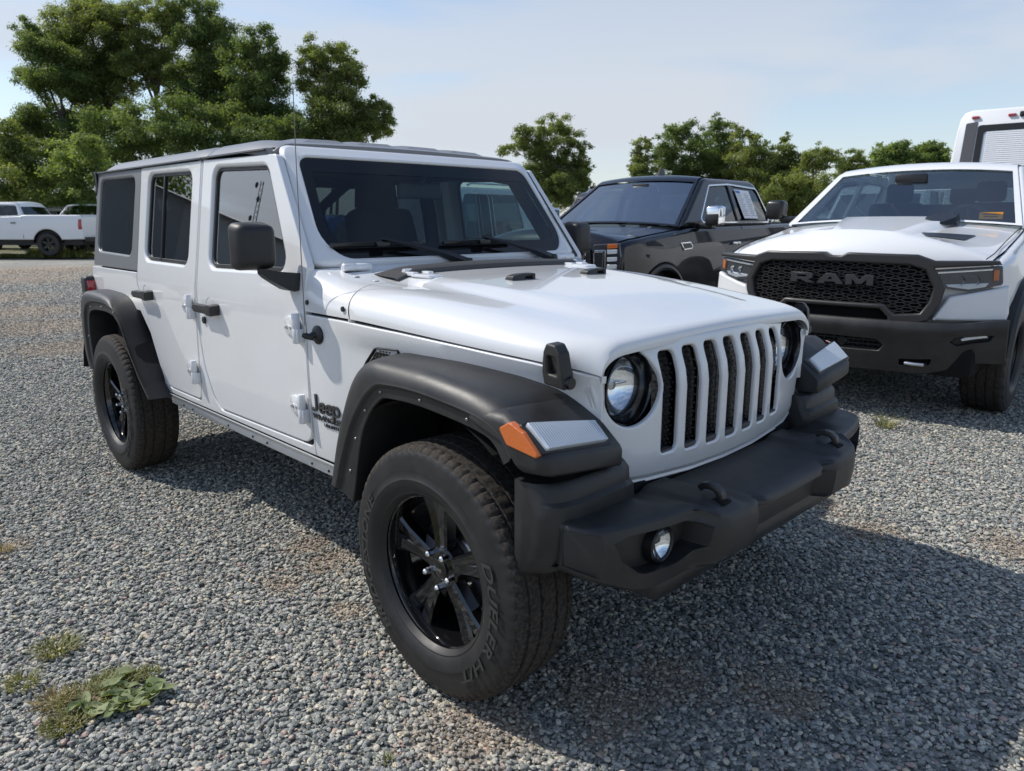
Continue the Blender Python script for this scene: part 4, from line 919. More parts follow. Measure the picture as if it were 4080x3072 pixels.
for s in (-1, 1):
    for x0, x1 in ((-1.86, -0.90), (-2.68, -1.92), (-3.46, -2.74)):
        MB().box((x0, s*0.735, 0.62), (x1, s*0.765, 1.235), 0.01).build('door_trim', CABIN, J)
# ================================================================== other vehicles
CARW = mat('fleet white paint', (0.76, 0.77, 0.78), 0.32, coat=1.0)
BLACKP = mat('black paint', (0.004, 0.005, 0.009), 0.4, coat=0.9, coatr=0.015, spec=0.1)
BLUEP = mat('blue paint', (0.01, 0.09, 0.34), 0.28, coat=1.0)
SILVP = mat('grey paint', (0.22, 0.23, 0.24), 0.3, metal=0.3, coat=1.0)
G_CAR = glass('car glass', (0.22, 0.28, 0.30), 1.6, 0.01)
G_GMW = glass('raised mirror windshield', (0.42, 0.52, 0.54), 1.62, 0.24)  # mirror share raised for a brighter sky reflection than the glass gives
G_CARW = glass('car windshield', (0.42, 0.52, 0.54), 1.62, 0.10)
def sweep(mb, top, w, r, cols, mi=0, skip=None):
    """carry a side-view line across the body between the two flanks"""
    T = top; n = len(T); rows = []
    for i, (x, z, c) in enumerate(T):
        a = Vector(T[max(0, i-1)][:2]); b = Vector(T[min(n-1, i+1)][:2]); t = (b-a).normalized(); nn = Vector((t.y, -t.x))
        if nn.y < 0 and abs(nn.y) > 0.3: nn = -nn
        W = w(x, z)-r; row = []
        for k in range(cols+1):
            y = -1+2*k/cols; q = 1-abs(y)**2.4
            row.append((x+nn.x*c*q, y*W, z+nn.y*c*q))
        rows.append(row)
    mb.loft(rows, closed=False, mi=mi); return rows
def densify(T, h=0.15):
    L = [0.0]
    for a, b in zip(T, T[1:]): L.append(L[-1]+hypot(b[0]-a[0], b[1]-a[1]))
    n = int(L[-1]/h)+1; fs = [CR(L, [t[k] for t in T]) for k in range(3)]
    S = sorted(set([L[-1]*i/n for i in range(n+1)]+L)); return [tuple(f(s) for f in fs) for s in S]
def body_shell(root, top, arches, zb, w, m_, r=0.05, arch_z=0.40, name='body', h=0.16):
    poly = [(x, z) for x, z, c in top]
    xr, xf = top[-1][0], top[0][0]
    for xc, R in sorted(arches):
        a0 = math.asin(min(0.99, max(-0.99, (zb-arch_z)/R)))
        for k in range(15):
            a = pi-a0-(pi-2*a0)*k/14; poly.append((xc+R*cos(a), arch_z+R*sin(a)))
    mb = MB()
    for s in (-1, 1):
        panel('x', poly, [], lambda x, z, s=s: (x, s*w(x, z), z), (0, s, 0), m_, None, h=h, r=r, depth=r+0.002, mb=mb)
    T = densify(top); k = MB(); sweep(k, T, w, r, 14); k.flip()
    mb.add(k.v, k.f)
    return mb.build(name, m_, root, 40)
def cabin(root, P, wb, wr, wins, m_, gw=G_CARW, gs=G_CAR, crown=0.05, r=0.045, trim=None, zcut=None):
    """P: (x,z) front base, roof front ... roof rear, rear base"""
    zb = min(P[0][1], P[-1][1]); zr = max(p[1] for p in P)
    wf = lambda x, z: wb+(wr-wb)*(z-zb)/(zr-zb)
    side = rpoly([(p[0], p[1], 0.24 if 0 < i < len(P)-1 else 0.0) for i, p in enumerate(P)], seg=7)
    mb = MB()
    for s in (-1, 1):
        panel('x', side, wins, lambda x, z, s=s: (x, s*wf(x, z), z), (0, s, 0), m_, None, h=0.2, r=r, depth=r+0.002, hr=0.006, hd=0.03, mb=mb)
    # roof and glazed ends
    k0 = next(i for i in range(len(side)) if abs(side[i][1]-P[0][1]) < 1e-6 and abs(side[i][0]-P[0][0]) < 1e-6)
    side = side[k0:]+side[:k0]
    ends = MB(); gl = MB(); gl2 = MB()
    def cross(x, z, c, nn, ts):
        W = wf(x, z)-r; return [(x+nn[0]*c*(1-abs(t)**2.2), t*W, z+nn[1]*c*(1-abs(t)**2.2)) for t in ts]
    A, Bp = Vector(P[0]), Vector(P[1]); C_, D_ = Vector(P[-2]), Vector(P[-1])
    ts = [-1, -0.95, -0.93]+[-0.8+0.2*i for i in range(9)]+[0.93, 0.95, 1]
    def strip(p, q, nn, c, ng, m2, lo, hi):
        rows = [cross(*(p.lerp(q, u)), c, nn, ts) for u in [0, lo]+[lo+(hi-lo)*i/5 for i in range(1, 6)]+[1]]
        f = MB(); f.loft(rows, closed=False); nc = len(ts)-1
        keep = []; gk = []
        for i, q_ in enumerate(f.f):
            rr, cc = divmod(i, nc)
            (gk if (1 <= rr <= 5 and 1 <= cc < nc-1) else keep).append(q_)
        v0 = f.v; f.f = keep; ends.add(f.v, keep, 0); m2.add([tuple(Vector(v)-Vector((nn[0], 0, nn[1]))*0.012) for v in v0], gk)
    t = (Bp-A).normalized(); nf = (abs(t.y), abs(t.x)); t2 = (D_-C_).normalized(); nb = (-abs(t2.y), abs(t2.x))
    i1 = max(i for i in range(len(side)) if side[i][0] > Bp.x-0.11 and side[i][1] > 0.5*(zb+zr)) if False else None
    top = [p for p in side if p[1] > zr-0.16 and p[0] <= Bp.x+0.10 and p[0] >= C_.x-0.10]
    top = sorted(top, key=lambda p: -p[0])
    f0 = Vector(top[0]); b0 = Vector(top[-1])
    strip(A, f0, nf, crown*0.9, 0, gl, 0.03, 0.95); strip(D_, b0, nb, crown*0.5, 0, gl2, 0.06, 0.90)
    rows = []
    for i, p in enumerate(top):
        u = i/(len(top)-1); a_ = Vector(top[max(0, i-1)]); b_ = Vector(top[min(len(top)-1, i+1)]); tt = (b_-a_).normalized(); nn = (-tt.y*-1 if False else tt.y, abs(tt.x))
        nn = (nf[0]*(1-u*3) if u < 0.33 else (nb[0]*(u*3-2) if u > 0.67 else 0.0), nf[1]*(1-u*3)+u*3 if u < 0.33 else (nb[1]*(u*3-2)+3-u*3 if u > 0.67 else 1.0))
        cc = crown*(0.9 if u < 0.05 else (0.5 if u > 0.95 else 0.9-0.1*u)); rows.append(cross(p[0], p[1], cc, nn, ts))
    f = MB().loft(rows, closed=False); ends.add(f.v, f.f)
    mb.add(ends.v, ends.f)
    cb = mb.build('cabin', m_, root, 40)
    w1 = gl.build('windshield', gw, root, 180); w2 = gl2.build('rear_window', gs, root, 180)
    for s in (-1, 1):
        for q in wins:
            q = q if area2(q) > 0 else q[::-1]
            panel('window_pane', offs(q, -0.004), [], lambda x, z, s=s: (x, s*(wf(x, z)-0.02), z), (0, s, 0), gs, cb, h=0.3, r=0, depth=0, smooth=180)
            if trim: panel('window_trim', offs(q, -0.014), [q], lambda x, z, s=s: (x, s*(wf(x, z)+0.003), z), (0, s, 0), trim, cb, h=0.3, r=0.002, depth=0.006)
    return cb, wf
rimT = spoke_wheel('wheel', 0.25, SATIN, -0.09, -0.115, n=6, pair=False)
tyT = tyre_mesh('tyre', 0.425, 0.248, 0.150, [RUBBER, TREAD], 20, (0.03, 0.08), 0.012)
rimC = spoke_wheel('wheel', 0.215, STEEL, -0.08, -0.095, n=7, pair=False)
tyC = tyre_mesh('tyre', 0.335, 0.213, 0.112, [RUBBER, TREAD], 18, (0.02, 0.06), 0.006)
tyM = tyre_mesh('tyre', 0.440, 0.232, 0.160, [RUBBER, TREAD], 26, (0.03, 0.085), 0.016)
def put_wheels(root, xs, y, R, pair):
    for x in xs:
        for s in (-1, 1): wheel(root, (x, s*y, R-0.002), s, (pair[0], pair[1], None), nuts=0)
def interior(root, xs, w, zs, floor, seats):
    m = MB(); m.box((floor[0], -w, floor[2]), (floor[1], w, floor[3]), 0.02); m.build('cabin_floor', CABIN, root)
    for x, y, sw_ in seats:
        m = MB(); m.box((-0.09, -sw_/2, 0), (0.09, sw_/2, 0.62), 0.05, 2, M=Matrix.Translation((x, y, zs)) @ Matrix.Rotation(-0.2, 4, 'Y')); b = m.build('seat', SEATM, root, 60)
        m = MB(); m.box((x-0.21, y-0.13, zs+0.62), (x-0.10, y+0.13, zs+0.82), 0.04, 2); m.build('headrest', SEATM, b, 60)
def swheel(root, x, y, z):
    Mw = Matrix.Translation((x, y, z)) @ Matrix.Rotation(radians(-65), 4, 'Y')
    m = MB(); m.tube([Mw @ Vector((0.19*cos(2*pi*k/24), 0.19*sin(2*pi*k/24), 0)) for k in range(25)], 0.015, 8)
    m.box((-0.16, -0.012, -0.02), (0.16, 0.012, 0.0), 0.004, M=Mw); m.build('steering_wheel', CABIN, root, 60)
def lamp(root, name, poly, fmap, out, m_, r=0.012, depth=0.03): return panel(name, rpoly(poly), [], fmap, out, m_, root, h=0.1, r=r, depth=depth)
def door_line(root, pts, wf, s, wdt=0.006):
    m = MB(); P = [Vector((p[0], s*(wf(*p)+0.001), p[1])) for p in pts]
    m.tube(P, wdt/2, 5); m.build('door_gap', DARK, root)
def dhandle(root, x, z, wf, s, m_): m = MB().box((x-0.10, s*(wf(x, z)+0.004), z-0.018), (x+0.10, s*(wf(x, z)+0.045), z+0.018), 0.012); m.build('door_handle', m_, root)

# ------------------------------------------------------------------ white pickup facing the camera, right
RAM = thing('pickup_truck', 'white pickup truck with black honeycomb grille facing the camera at right', 'pickup', (-0.72, 4.43, 0), radians(-86))
Rm = RAM
def wR(x, z): return 1.055-0.06*sstep(0.35, 0.80, x)-0.06*max(0.0, z-1.15)/0.3+0.035*math.exp(-((x)/0.55)**2)*sstep(1.25, 0.9, z)
topR = [(0.60, 0.60, 0.20), (0.655, 0.80, 0.21), (0.670, 1.00, 0.22), (0.668, 1.15, 0.23), (0.630, 1.187, 0.22), (0.55, 1.212, 0.16), (0.30, 1.262, 0.09), (-0.20, 1.335, 0.07), (-0.50, 1.385, 0.06), (-0.66, 1.405, 0.05), (-1.2, 1.415, 0.0), (-2.9, 1.425, 0.0), (-4.70, 1.43, 0.0), (-4.80, 1.35, 0.0), (-4.82, 0.72, 0.0)]
bodyR = body_shell(Rm, topR, [(0.0, 0.56), (-3.68, 0.56)], 0.62, wR, CARW, 0.06, 0.44)
winsR = [rpoly([(-0.98, 1.45, 0.03), (-1.42, 1.83, 0.06), (-1.98, 1.86, 0.05), (-1.98, 1.45, 0.04)]), rpoly([(-2.10, 1.45, 0.04), (-2.10, 1.86, 0.05), (-2.85, 1.84, 0.08), (-2.98, 1.45, 0.05)])]
cabR, wfR = cabin(Rm, [(-0.50, 1.42), (-1.27, 1.945), (-2.80, 1.955), (-3.10, 1.42)], 0.985, 0.77, winsR, CARW, crown=0.055)
put_wheels(Rm, (0.0, -3.68), 0.945, 0.440, (rimT, tyM))
for s in (-1, 1):
    for xc in (0.0, -3.68):
        m = MB(); m.lathe([(0.585, s*1.125), (0.60, s*1.11), (0.60, s*1.04), (0.52, s*1.125)], 26, (xc, 0, 0.44), 'y', a0=0.12, a1=pi-0.12); m.lathe([(0.52, s*1.125), (0.515, s*1.10), (0.515, s*0.65)], 26, (xc, 0, 0.44), 'y', a0=0.12, a1=pi-0.12); m.build('wheel_arch', PLASTIC, Rm)
interior(Rm, None, 0.90, 1.02, (-4.7, 0.55, 0.40, 0.95), [(-1.95, 0.42, 0.54), (-1.95, -0.42, 0.54), (-2.85, 0.0, 1.4)])
MB().box((-1.05, -0.92, 1.0), (-0.55, 0.92, 1.40), 0.05).build('dashboard', CABIN, Rm); swheel(Rm, -1.22, 0.42, 1.42)
# front end pieces lie on a curved sheet
def rs(f0, k=0.21): return lambda y, z: (f0-k*abs(y)**2.5, y, z)
def sym(half): return half+[(-y, z) for y, z in half[::-1] if abs(y) > 1e-6]
FRo = sym([(0.0, 1.206), (0.04, 1.206), (0.085, 1.231), (0.55, 1.226), (0.66, 1.186), (1.02, 1.192), (1.035, 1.165), (0.66, 1.135), (0.735, 1.0), (0.72, 0.90), (0.655, 0.765), (0.58, 0.735), (0.0, 0.735)])
ME = sym([(0.0, 1.160), (0.50, 1.152), (0.60, 1.120), (0.665, 1.0), (0.648, 0.90), (0.600, 0.815), (0.44, 0.800), (0.365, 0.868), (0.0, 0.866)])
LOW = sym([(0.0, 0.832), (0.34, 0.832), (0.40, 0.775), (0.40, 0.750), (0.0, 0.750)])
SATR = mat('satin charcoal', (0.030, 0.029, 0.030), 0.38)
gfr = panel('grille_frame', FRo, [ME, LOW], rs(0.985), (1, 0, 0), SATR, Rm, h=0.08, r=0.014, depth=0.07)
panel('grille_back', ME, [], rs(0.915), (1, 0, 0), DARK, gfr, h=0.15, r=0, depth=0)
panel('grille_back', LOW, [], rs(0.90), (1, 0, 0), DARK, gfr, h=0.15, r=0, depth=0)
MEi = ME if area2(ME) > 0 else ME[::-1]
hexm = MB(); px, pz = 0.0925, 0.0335
for i in range(-8, 9):
    for j in range(-7, 7):
        cy = i*px*1.0+(px*0.5 if j % 2 else 0); cz = 1.005+j*pz
        if not inside(np.array([[cy, cz]]), MEi)[0]: continue
        a, b = px*0.5, pz*0.98; V = [(cy-a, cz), (cy-a*0.45, cz+b*0.5), (cy+a*0.45, cz+b*0.5), (cy+a, cz), (cy+a*0.45, cz-b*0.5), (cy-a*0.45, cz-b*0.5)]
        vi = [(cy+(y-cy)*0.80, cz+(z-cz)*0.66) for y, z in V]; f = rs(0.955); bk = rs(0.935)
        o_ = [f(*p) for p in V]; n_ = [f(*p) for p in vi]; d_ = [bk(*p) for p in vi]
        hexm.add(o_+n_+d_, [(k, (k+1) % 6, 6+(k+1) % 6, 6+k) for k in range(6)]+[(6+k, 6+(k+1) % 6, 12+(k+1) % 6, 12+k) for k in range(6)])
hx_ = hexm.build('grille_mesh', SATR, gfr, 30); hx_['kind'] = 'stuff'
m = MB()
def blk(poly, f0=0.99, d=0.03): panel('x', poly, [], rs(f0), (1, 0, 0), SATR, None, h=0.2, r=0.003, depth=d, mb=m)
def letter(y0, pts, hole=None):
    panel('x', [(y0+a*0.185, 0.996+b*0.076) for a, b in pts], [[(y0+a*0.185, 0.996+b*0.076) for a, b in hole]] if hole else [], rs(0.988), (1, 0, 0), SATR, None, h=0.2, r=0.003, depth=0.035, mb=m)
lm = mat('dark grey lettering', (0.040, 0.040, 0.043), 0.28)
letter(-0.325, [(0, 0), (0.28, 0), (0.28, 0.28), (0.45, 0.28), (0.68, 0), (1.02, 0), (0.74, 0.33), (0.92, 0.45), (0.92, 0.86), (0.78, 1), (0, 1)], [(0.28, 0.55), (0.66, 0.55), (0.66, 0.74), (0.28, 0.74)])
letter(-0.118, [(-0.02, 0), (0.27, 0), (0.34, 0.2), (0.70, 0.2), (0.77, 0), (1.06, 0), (0.72, 1), (0.32, 1)], [(0.42, 0.42), (0.62, 0.42), (0.52, 0.72)])
letter(0.090, [(0, 0), (0.25, 0), (0.25, 0.55), (0.42, 0.1), (0.62, 0.1), (0.79, 0.55), (0.79, 0), (1.04, 0), (1.04, 1), (0.72, 1), (0.52, 0.52), (0.32, 1), (0, 1)])
m.build('maker_lettering', lm, gfr, 30)
for s in (-1, 1):
    lampo = [(s*0.635, 1.120, 0.01), (s*1.030, 1.158, 0.012), (s*1.045, 1.03, 0.02), (s*0.86, 0.976, 0.02), (s*0.70, 0.998, 0.012)]
    hb = lamp(Rm, 'headlight', lampo, rs(0.935), (1, 0, 0), mat('lamp housing', (0.09, 0.095, 0.105), 0.22, metal=0.7), 0.006, 0.06)
    lamp(hb, 'light_strip', [(s*0.665, 1.108, 0.004), (s*0.98, 1.140, 0.004), (s*0.98, 1.126, 0.004), (s*0.672, 1.094, 0.004)], rs(0.948), (1, 0, 0), CHROME, 0.003, 0.012)
    for yy in (0.80, 0.885): MB().lathe([(0.036, 0.006), (0.030, -0.004), (0.016, -0.016), (0.0, -0.02)], 20, (rs(0.940)(s*yy, 1.05)[0], s*yy, 1.055), 'x').build('lamp_cell', CHROME, hb)
    lamp(hb, 'lower_reflector', [(s*0.72, 1.022, 0.004), (s*0.97, 1.040, 0.004), (s*0.95, 1.012, 0.004), (s*0.86, 0.992, 0.004), (s*0.74, 1.006, 0.004)], rs(0.944), (1, 0, 0), CLEARLENS, 0.003, 0.01)
    lamp(hb, 'headlight_lens', lampo, rs(0.953), (1, 0, 0), G_LENS, 0.004, 0.004)
    lamp(hb, 'amber_reflector', [(s*0.985, 1.13), (s*1.015, 1.133), (s*1.02, 1.06), (s*0.99, 1.055)], rs(0.950), (1, 0, 0), AMBER, 0.003, 0.012)
    lamp(Rm, 'bumper_corner', [(s*0.662, 0.765, 0.006), (s*0.752, 0.935, 0.04), (s*0.86, 0.962, 0.02), (s*1.055, 1.015, 0.03), (s*1.085, 1.03, 0.02), (s*1.10, 0.83, 0.03), (s*1.09, 0.775, 0.02)], rs(0.955, 0.235), (1, 0, 0), CARW, 0.018, 0.06)
def bl(y, v):
    a = abs(y); zt = 0.755+0.035*sstep(0.8, 1.12, a); zb = 0.372+0.10*sstep(0.62, 1.0, a); z = zb+(zt-zb)*v
    x = 1.000-0.215*a**2.5+0.018*sstep(0.62, 0.80, v)-0.06*(1-v)**2-0.02*sstep(0.9, 1.0, v)
    return (x, y, z)
IN = sym([(0.0, 0.610), (0.33, 0.606), (0.385, 0.565), (0.36, 0.527), (0.0, 0.520)])
IN = sym([(0.0, 0.63), (0.34, 0.62), (0.39, 0.51), (0.36, 0.40), (0.0, 0.385)])
HKs = [rpoly([(s*0.50, 0.15, 0.01), (s*0.69, 0.17, 0.01), (s*0.70, 0.29, 0.02), (s*0.50, 0.27, 0.02)]) for s in (-1, 1)]
FGs = [rpoly([(s*0.80, 0.60, 0.02), (s*0.84, 0.50, 0.02), (s*1.02, 0.53, 0.02), (s*1.04, 0.66, 0.02), (s*0.84, 0.70, 0.02)]) for s in (-1, 1)]
lb = panel('front_bumper', [(-1.12+2.24*i/30, 0) for i in range(31)]+[(1.12-2.24*i/30, 1) for i in range(31)], [IN]+HKs+FGs, bl, (1, 0, 0), PLASTIC, Rm, h=0.08, r=0.010, depth=0.06)
panel('intake_back', IN, [], lambda y, v: (bl(y, v)[0]-0.05, y, bl(y, v)[2]), (1, 0, 0), DARK, lb, h=0.2, r=0, depth=0)
m = MB()
for i in range(-5, 6):
    for j in range(3): yy = i*0.07+(0.035 if j % 2 else 0); q = bl(yy, 0.42+j*0.08); m.box((q[0]-0.045, yy-0.032, q[2]-0.003), (q[0]-0.03, yy+0.032, q[2]+0.003)); m.box((q[0]-0.045, yy-0.036, q[2]-0.015), (q[0]-0.03, yy-0.031, q[2]+0.015))
q = m.build('intake_mesh', SATR, lb); q['kind'] = 'stuff'
MB().lathe([(0.0, 0.004), (0.03, 0.003), (0.036, -0.004), (0.036, -0.05)], 20, (bl(0.12, 0.5)[0]-0.02, 0.10, 0.575), 'x').build('radar_sensor', SATIN, lb)
for s, hk, fg in zip((-1, 1), HKs, FGs):
    panel('hook_back', hk, [], lambda y, v: (bl(y, v)[0]-0.05, y, bl(y, v)[2]), (1, 0, 0), DARK, lb, h=0.2, r=0, depth=0)
    z = bl(0.6, 0.2)[2]; MB().tube([(0.86, s*0.54, z), (0.915, s*0.545, z), (0.925, s*0.60, z), (0.915, s*0.655, z), (0.86, s*0.66, z)], 0.014, 8).build('tow_hook', STEEL, lb)
    panel('fog_back', fg, [], lambda y, v: (bl(y, v)[0]-0.035, y, bl(y, v)[2]), (1, 0, 0), SATIN, lb, h=0.2, r=0, depth=0)
    fgl = [(s*0.862, 0.60), (s*1.01, 0.62), (s*1.00, 0.67), (s*0.88, 0.67), (s*0.858, 0.645)]
    panel('fog_light', fgl, [], lambda y, v: (bl(y, v)[0]-0.012, y, bl(y, v)[2]), (1, 0, 0), CLEARLENS, lb, h=0.05, r=0.004, depth=0.015)
MB().box((0.30, -0.95, 0.36), (0.82, 0.95, 0.60), 0.05).build('skid_plate', DARK, Rm)
# bonnet: vents, scoop, seam lines
from mathutils.bvhtree import BVHTree
_bv = BVHTree.FromPolygons([v.co for v in bodyR.data.vertices], [tuple(p.vertices) for p in bodyR.data.polygons])
def hz(x, y):
    h = _bv.ray_cast(Vector((x, y, 3.0)), Vector((0, 0, -1)))
    return h[0].z if h[0] else 1.3
for s in (-1, 1):
    vz = lambda y, x, s=s: (x, y, hz(x, y)+0.007)
    v = panel('bonnet_vent', rpoly([(s*0.36, 0.12, 0.01), (s*0.72, 0.02, 0.01), (s*0.70, 0.30, 0.02), (s*0.44, 0.30, 0.02)]), [], vz, (0, 0, 1), SATIN, Rm, h=0.08, r=0.003, depth=0.02)
    m = MB(); m.tube([(0.74, s*0.93, 1.20), (0.55, s*0.945, 1.236), (0.2, s*0.94, 1.30), (-0.3, s*0.93, 1.375), (-0.6, s*0.92, 1.405)], 0.004, 5); m.build('bonnet_gap', DARK, Rm)
m = MB(); rows = []
for x, wy, h in ((0.42, 0.02, 0.0), (0.2, 0.25, 0.025), (-0.2, 0.36, 0.045), (-0.5, 0.40, 0.05)):
    rows.append([(x, y*(wy+0.10), hz(x, y*wy)+(h if abs(y) < 0.99 else -0.02)) for y in (-1, -0.85, -0.6, -0.2, 0.2, 0.6, 0.85, 1)])
m.loft(rows, closed=False).flip(); q = m.build('bonnet_bulge', CARW, Rm, 60)
m = MB(); sec = lambda x, y0, y1, z, h: [(x, y0, z), (x, y0+0.02, z+h), (x, y1-0.02, z+h), (x, y1, z)]
m.loft([sec(-0.22, 0.36, 0.42, hz(-0.22, 0.39)+0.035, 0.004), sec(-0.34, 0.25, 0.51, hz(-0.34, 0.38)+0.01, 0.06), sec(-0.50, 0.27, 0.50, hz(-0.50, 0.38)+0.01, 0.07)]); m.build('bonnet_scoop', SATIN, Rm)
MB().box((-0.64, 0.605, 1.472), (-0.632, 0.775, 1.528), M=Matrix.Translation((0.0, 0, 0))).build('orange_sticker', mat('orange sticker', (0.80, 0.33, 0.02), 0.5), Rm)
m = MB()
for k, wd in enumerate((0.12, 0.10)): m.box((-0.6315, 0.69-wd/2, 1.508-k*0.02), (-0.631, 0.69+wd/2, 1.516-k*0.02))
m.build('sticker_print', mat('print', (0.10, 0.05, 0.02), 0.6), Rm)
for s in (-1, 1):
    m = MB(); m.box((-0.82, s*1.10, 1.47), (-0.66, s*1.28, 1.655), 0.04, 3); mo = m.build('side_mirror', SATIN, Rm, 60); MB().box((-0.78, s*0.95, 1.44), (-0.70, s*1.14, 1.50), 0.02).build('mirror_arm', SATIN, mo)
m = MB(); m.box((-1.06, -0.14, 1.79), (-1.02, 0.14, 1.885), 0.02, M=Matrix.Translation((0.02, -0.05, 0.0))); m.build('camera_housing', SATIN, Rm)
MB().box((-0.62, -0.75, 1.462), (-0.60, -0.1, 1.475), 0.004).build('wiper', SATIN, Rm)
for x0, z0 in ((-2.04, 0.70),):
    for s in (-1, 1): door_line(Rm, [(x0, 0.72), (x0, 1.40)], wR, s); dhandle(Rm, x0+0.20, 1.22, wR, s, SATIN)

# ------------------------------------------------------------------ black pickup behind the off-roader
GMC = thing('pickup_truck', 'black pickup truck with chrome window trim and paper on its rear window', 'pickup', (-4.04, 4.62, 0), radians(-85.1))
Gm = GMC
def wG(x, z): return 1.015-0.05*sstep(0.40, 0.80, x)-0.05*max(0.0, z-1.15)/0.3+0.02*math.exp(-((x)/0.55)**2)*sstep(1.2, 0.9, z)
topG = [(0.72, 0.55, 0.14), (0.775, 0.80, 0.15), (0.785, 1.05, 0.15), (0.775, 1.20, 0.15), (0.730, 1.245, 0.14), (0.60, 1.270, 0.09), (0.20, 1.310, 0.05), (-0.45, 1.365, 0.045), (-0.62, 1.385, 0.03), (-1.2, 1.40, 0.0), (-2.95, 1.42, 0.0), (-4.60, 1.43, 0.0), (-4.70, 1.35, 0.0), (-4.72, 0.75, 0.0)]
body_shell(Gm, topG, [(0.0, 0.53), (-3.72, 0.53)], 0.60, wG, BLACKP, 0.06, 0.43)
winsG = [rpoly([(-0.93, 1.44, 0.05), (-1.43, 1.87, 0.10), (-1.95, 1.90, 0.04), (-1.99, 1.44, 0.03)]), rpoly([(-2.09, 1.44, 0.03), (-2.05, 1.90, 0.04), (-2.82, 1.87, 0.12), (-2.99, 1.52, 0.06), (-2.92, 1.44, 0.05)])]
cabG, wfG = cabin(Gm, [(-0.45, 1.395), (-1.32, 1.975), (-2.80, 1.985), (-3.12, 1.42)], 0.965, 0.75, winsG, BLACKP, G_GMW, crown=0.05)
for s in (1, -1):
    allw = rpoly([(-0.905, 1.425, 0.05), (-1.415, 1.888, 0.10), (-1.97, 1.920, 0.2), (-2.83, 1.888, 0.12), (-3.015, 1.52, 0.06), (-2.94, 1.425, 0.05)])
    panel('chrome_window_trim', allw, [offs(allw if area2(allw) > 0 else allw[::-1], 0.020)], lambda x, z: (x, s*(wfG(x, z)+0.004), z), (0, s, 0), CHROME, Gm, h=0.2, r=0.004, depth=0.008)
put_wheels(Gm, (0.0, -3.72), 0.86, 0.425, (rimT, tyT))
for s in (-1, 1):
    for xc in (0.0, -3.72):
        m = MB(); m.lathe([(0.525, s*1.045), (0.56, s*1.035), (0.56, s*1.0), (0.505, s*1.045)], 26, (xc, 0, 0.43), 'y', a0=0.1, a1=pi-0.1); m.lathe([(0.505, s*1.045), (0.50, s*0.65)], 26, (xc, 0, 0.43), 'y', a0=0.1, a1=pi-0.1); m.build('wheel_arch', SATIN, Gm)
interior(Gm, None, 0.88, 1.0, (-4.6, 0.60, 0.40, 0.95), [(-1.9, 0.42, 0.54), (-1.9, -0.42, 0.54), (-2.8, 0.0, 1.4)])
MB().box((-1.05, -0.92, 1.0), (-0.55, 0.92, 1.385), 0.05).build('dashboard', mat('tan dash', (0.06, 0.055, 0.05), 0.6), Gm); swheel(Gm, -1.20, 0.42, 1.40)
gs_ = lambda f0: (lambda y, z: (f0-0.14*abs(y)**2.4, y, z))
panel('grille', sym([(0.0, 1.18), (0.66, 1.17), (0.68, 0.85), (0.60, 0.72), (0.0, 0.72)]), [], gs_(0.945), (1, 0, 0), SATIN, Gm, h=0.1, r=0.02, depth=0.04)
for k in range(5):
    m = MB(); z = 0.80+0.08*k; m.loft([[(gs_(0.955)(y, z)[0], y, z-0.018), (gs_(0.965)(y, z)[0], y, z), (gs_(0.955)(y, z)[0], y, z+0.018)] for y in np.linspace(-0.62, 0.62, 11)], closed=False); m.build('grille_bar', CHROME, Gm)
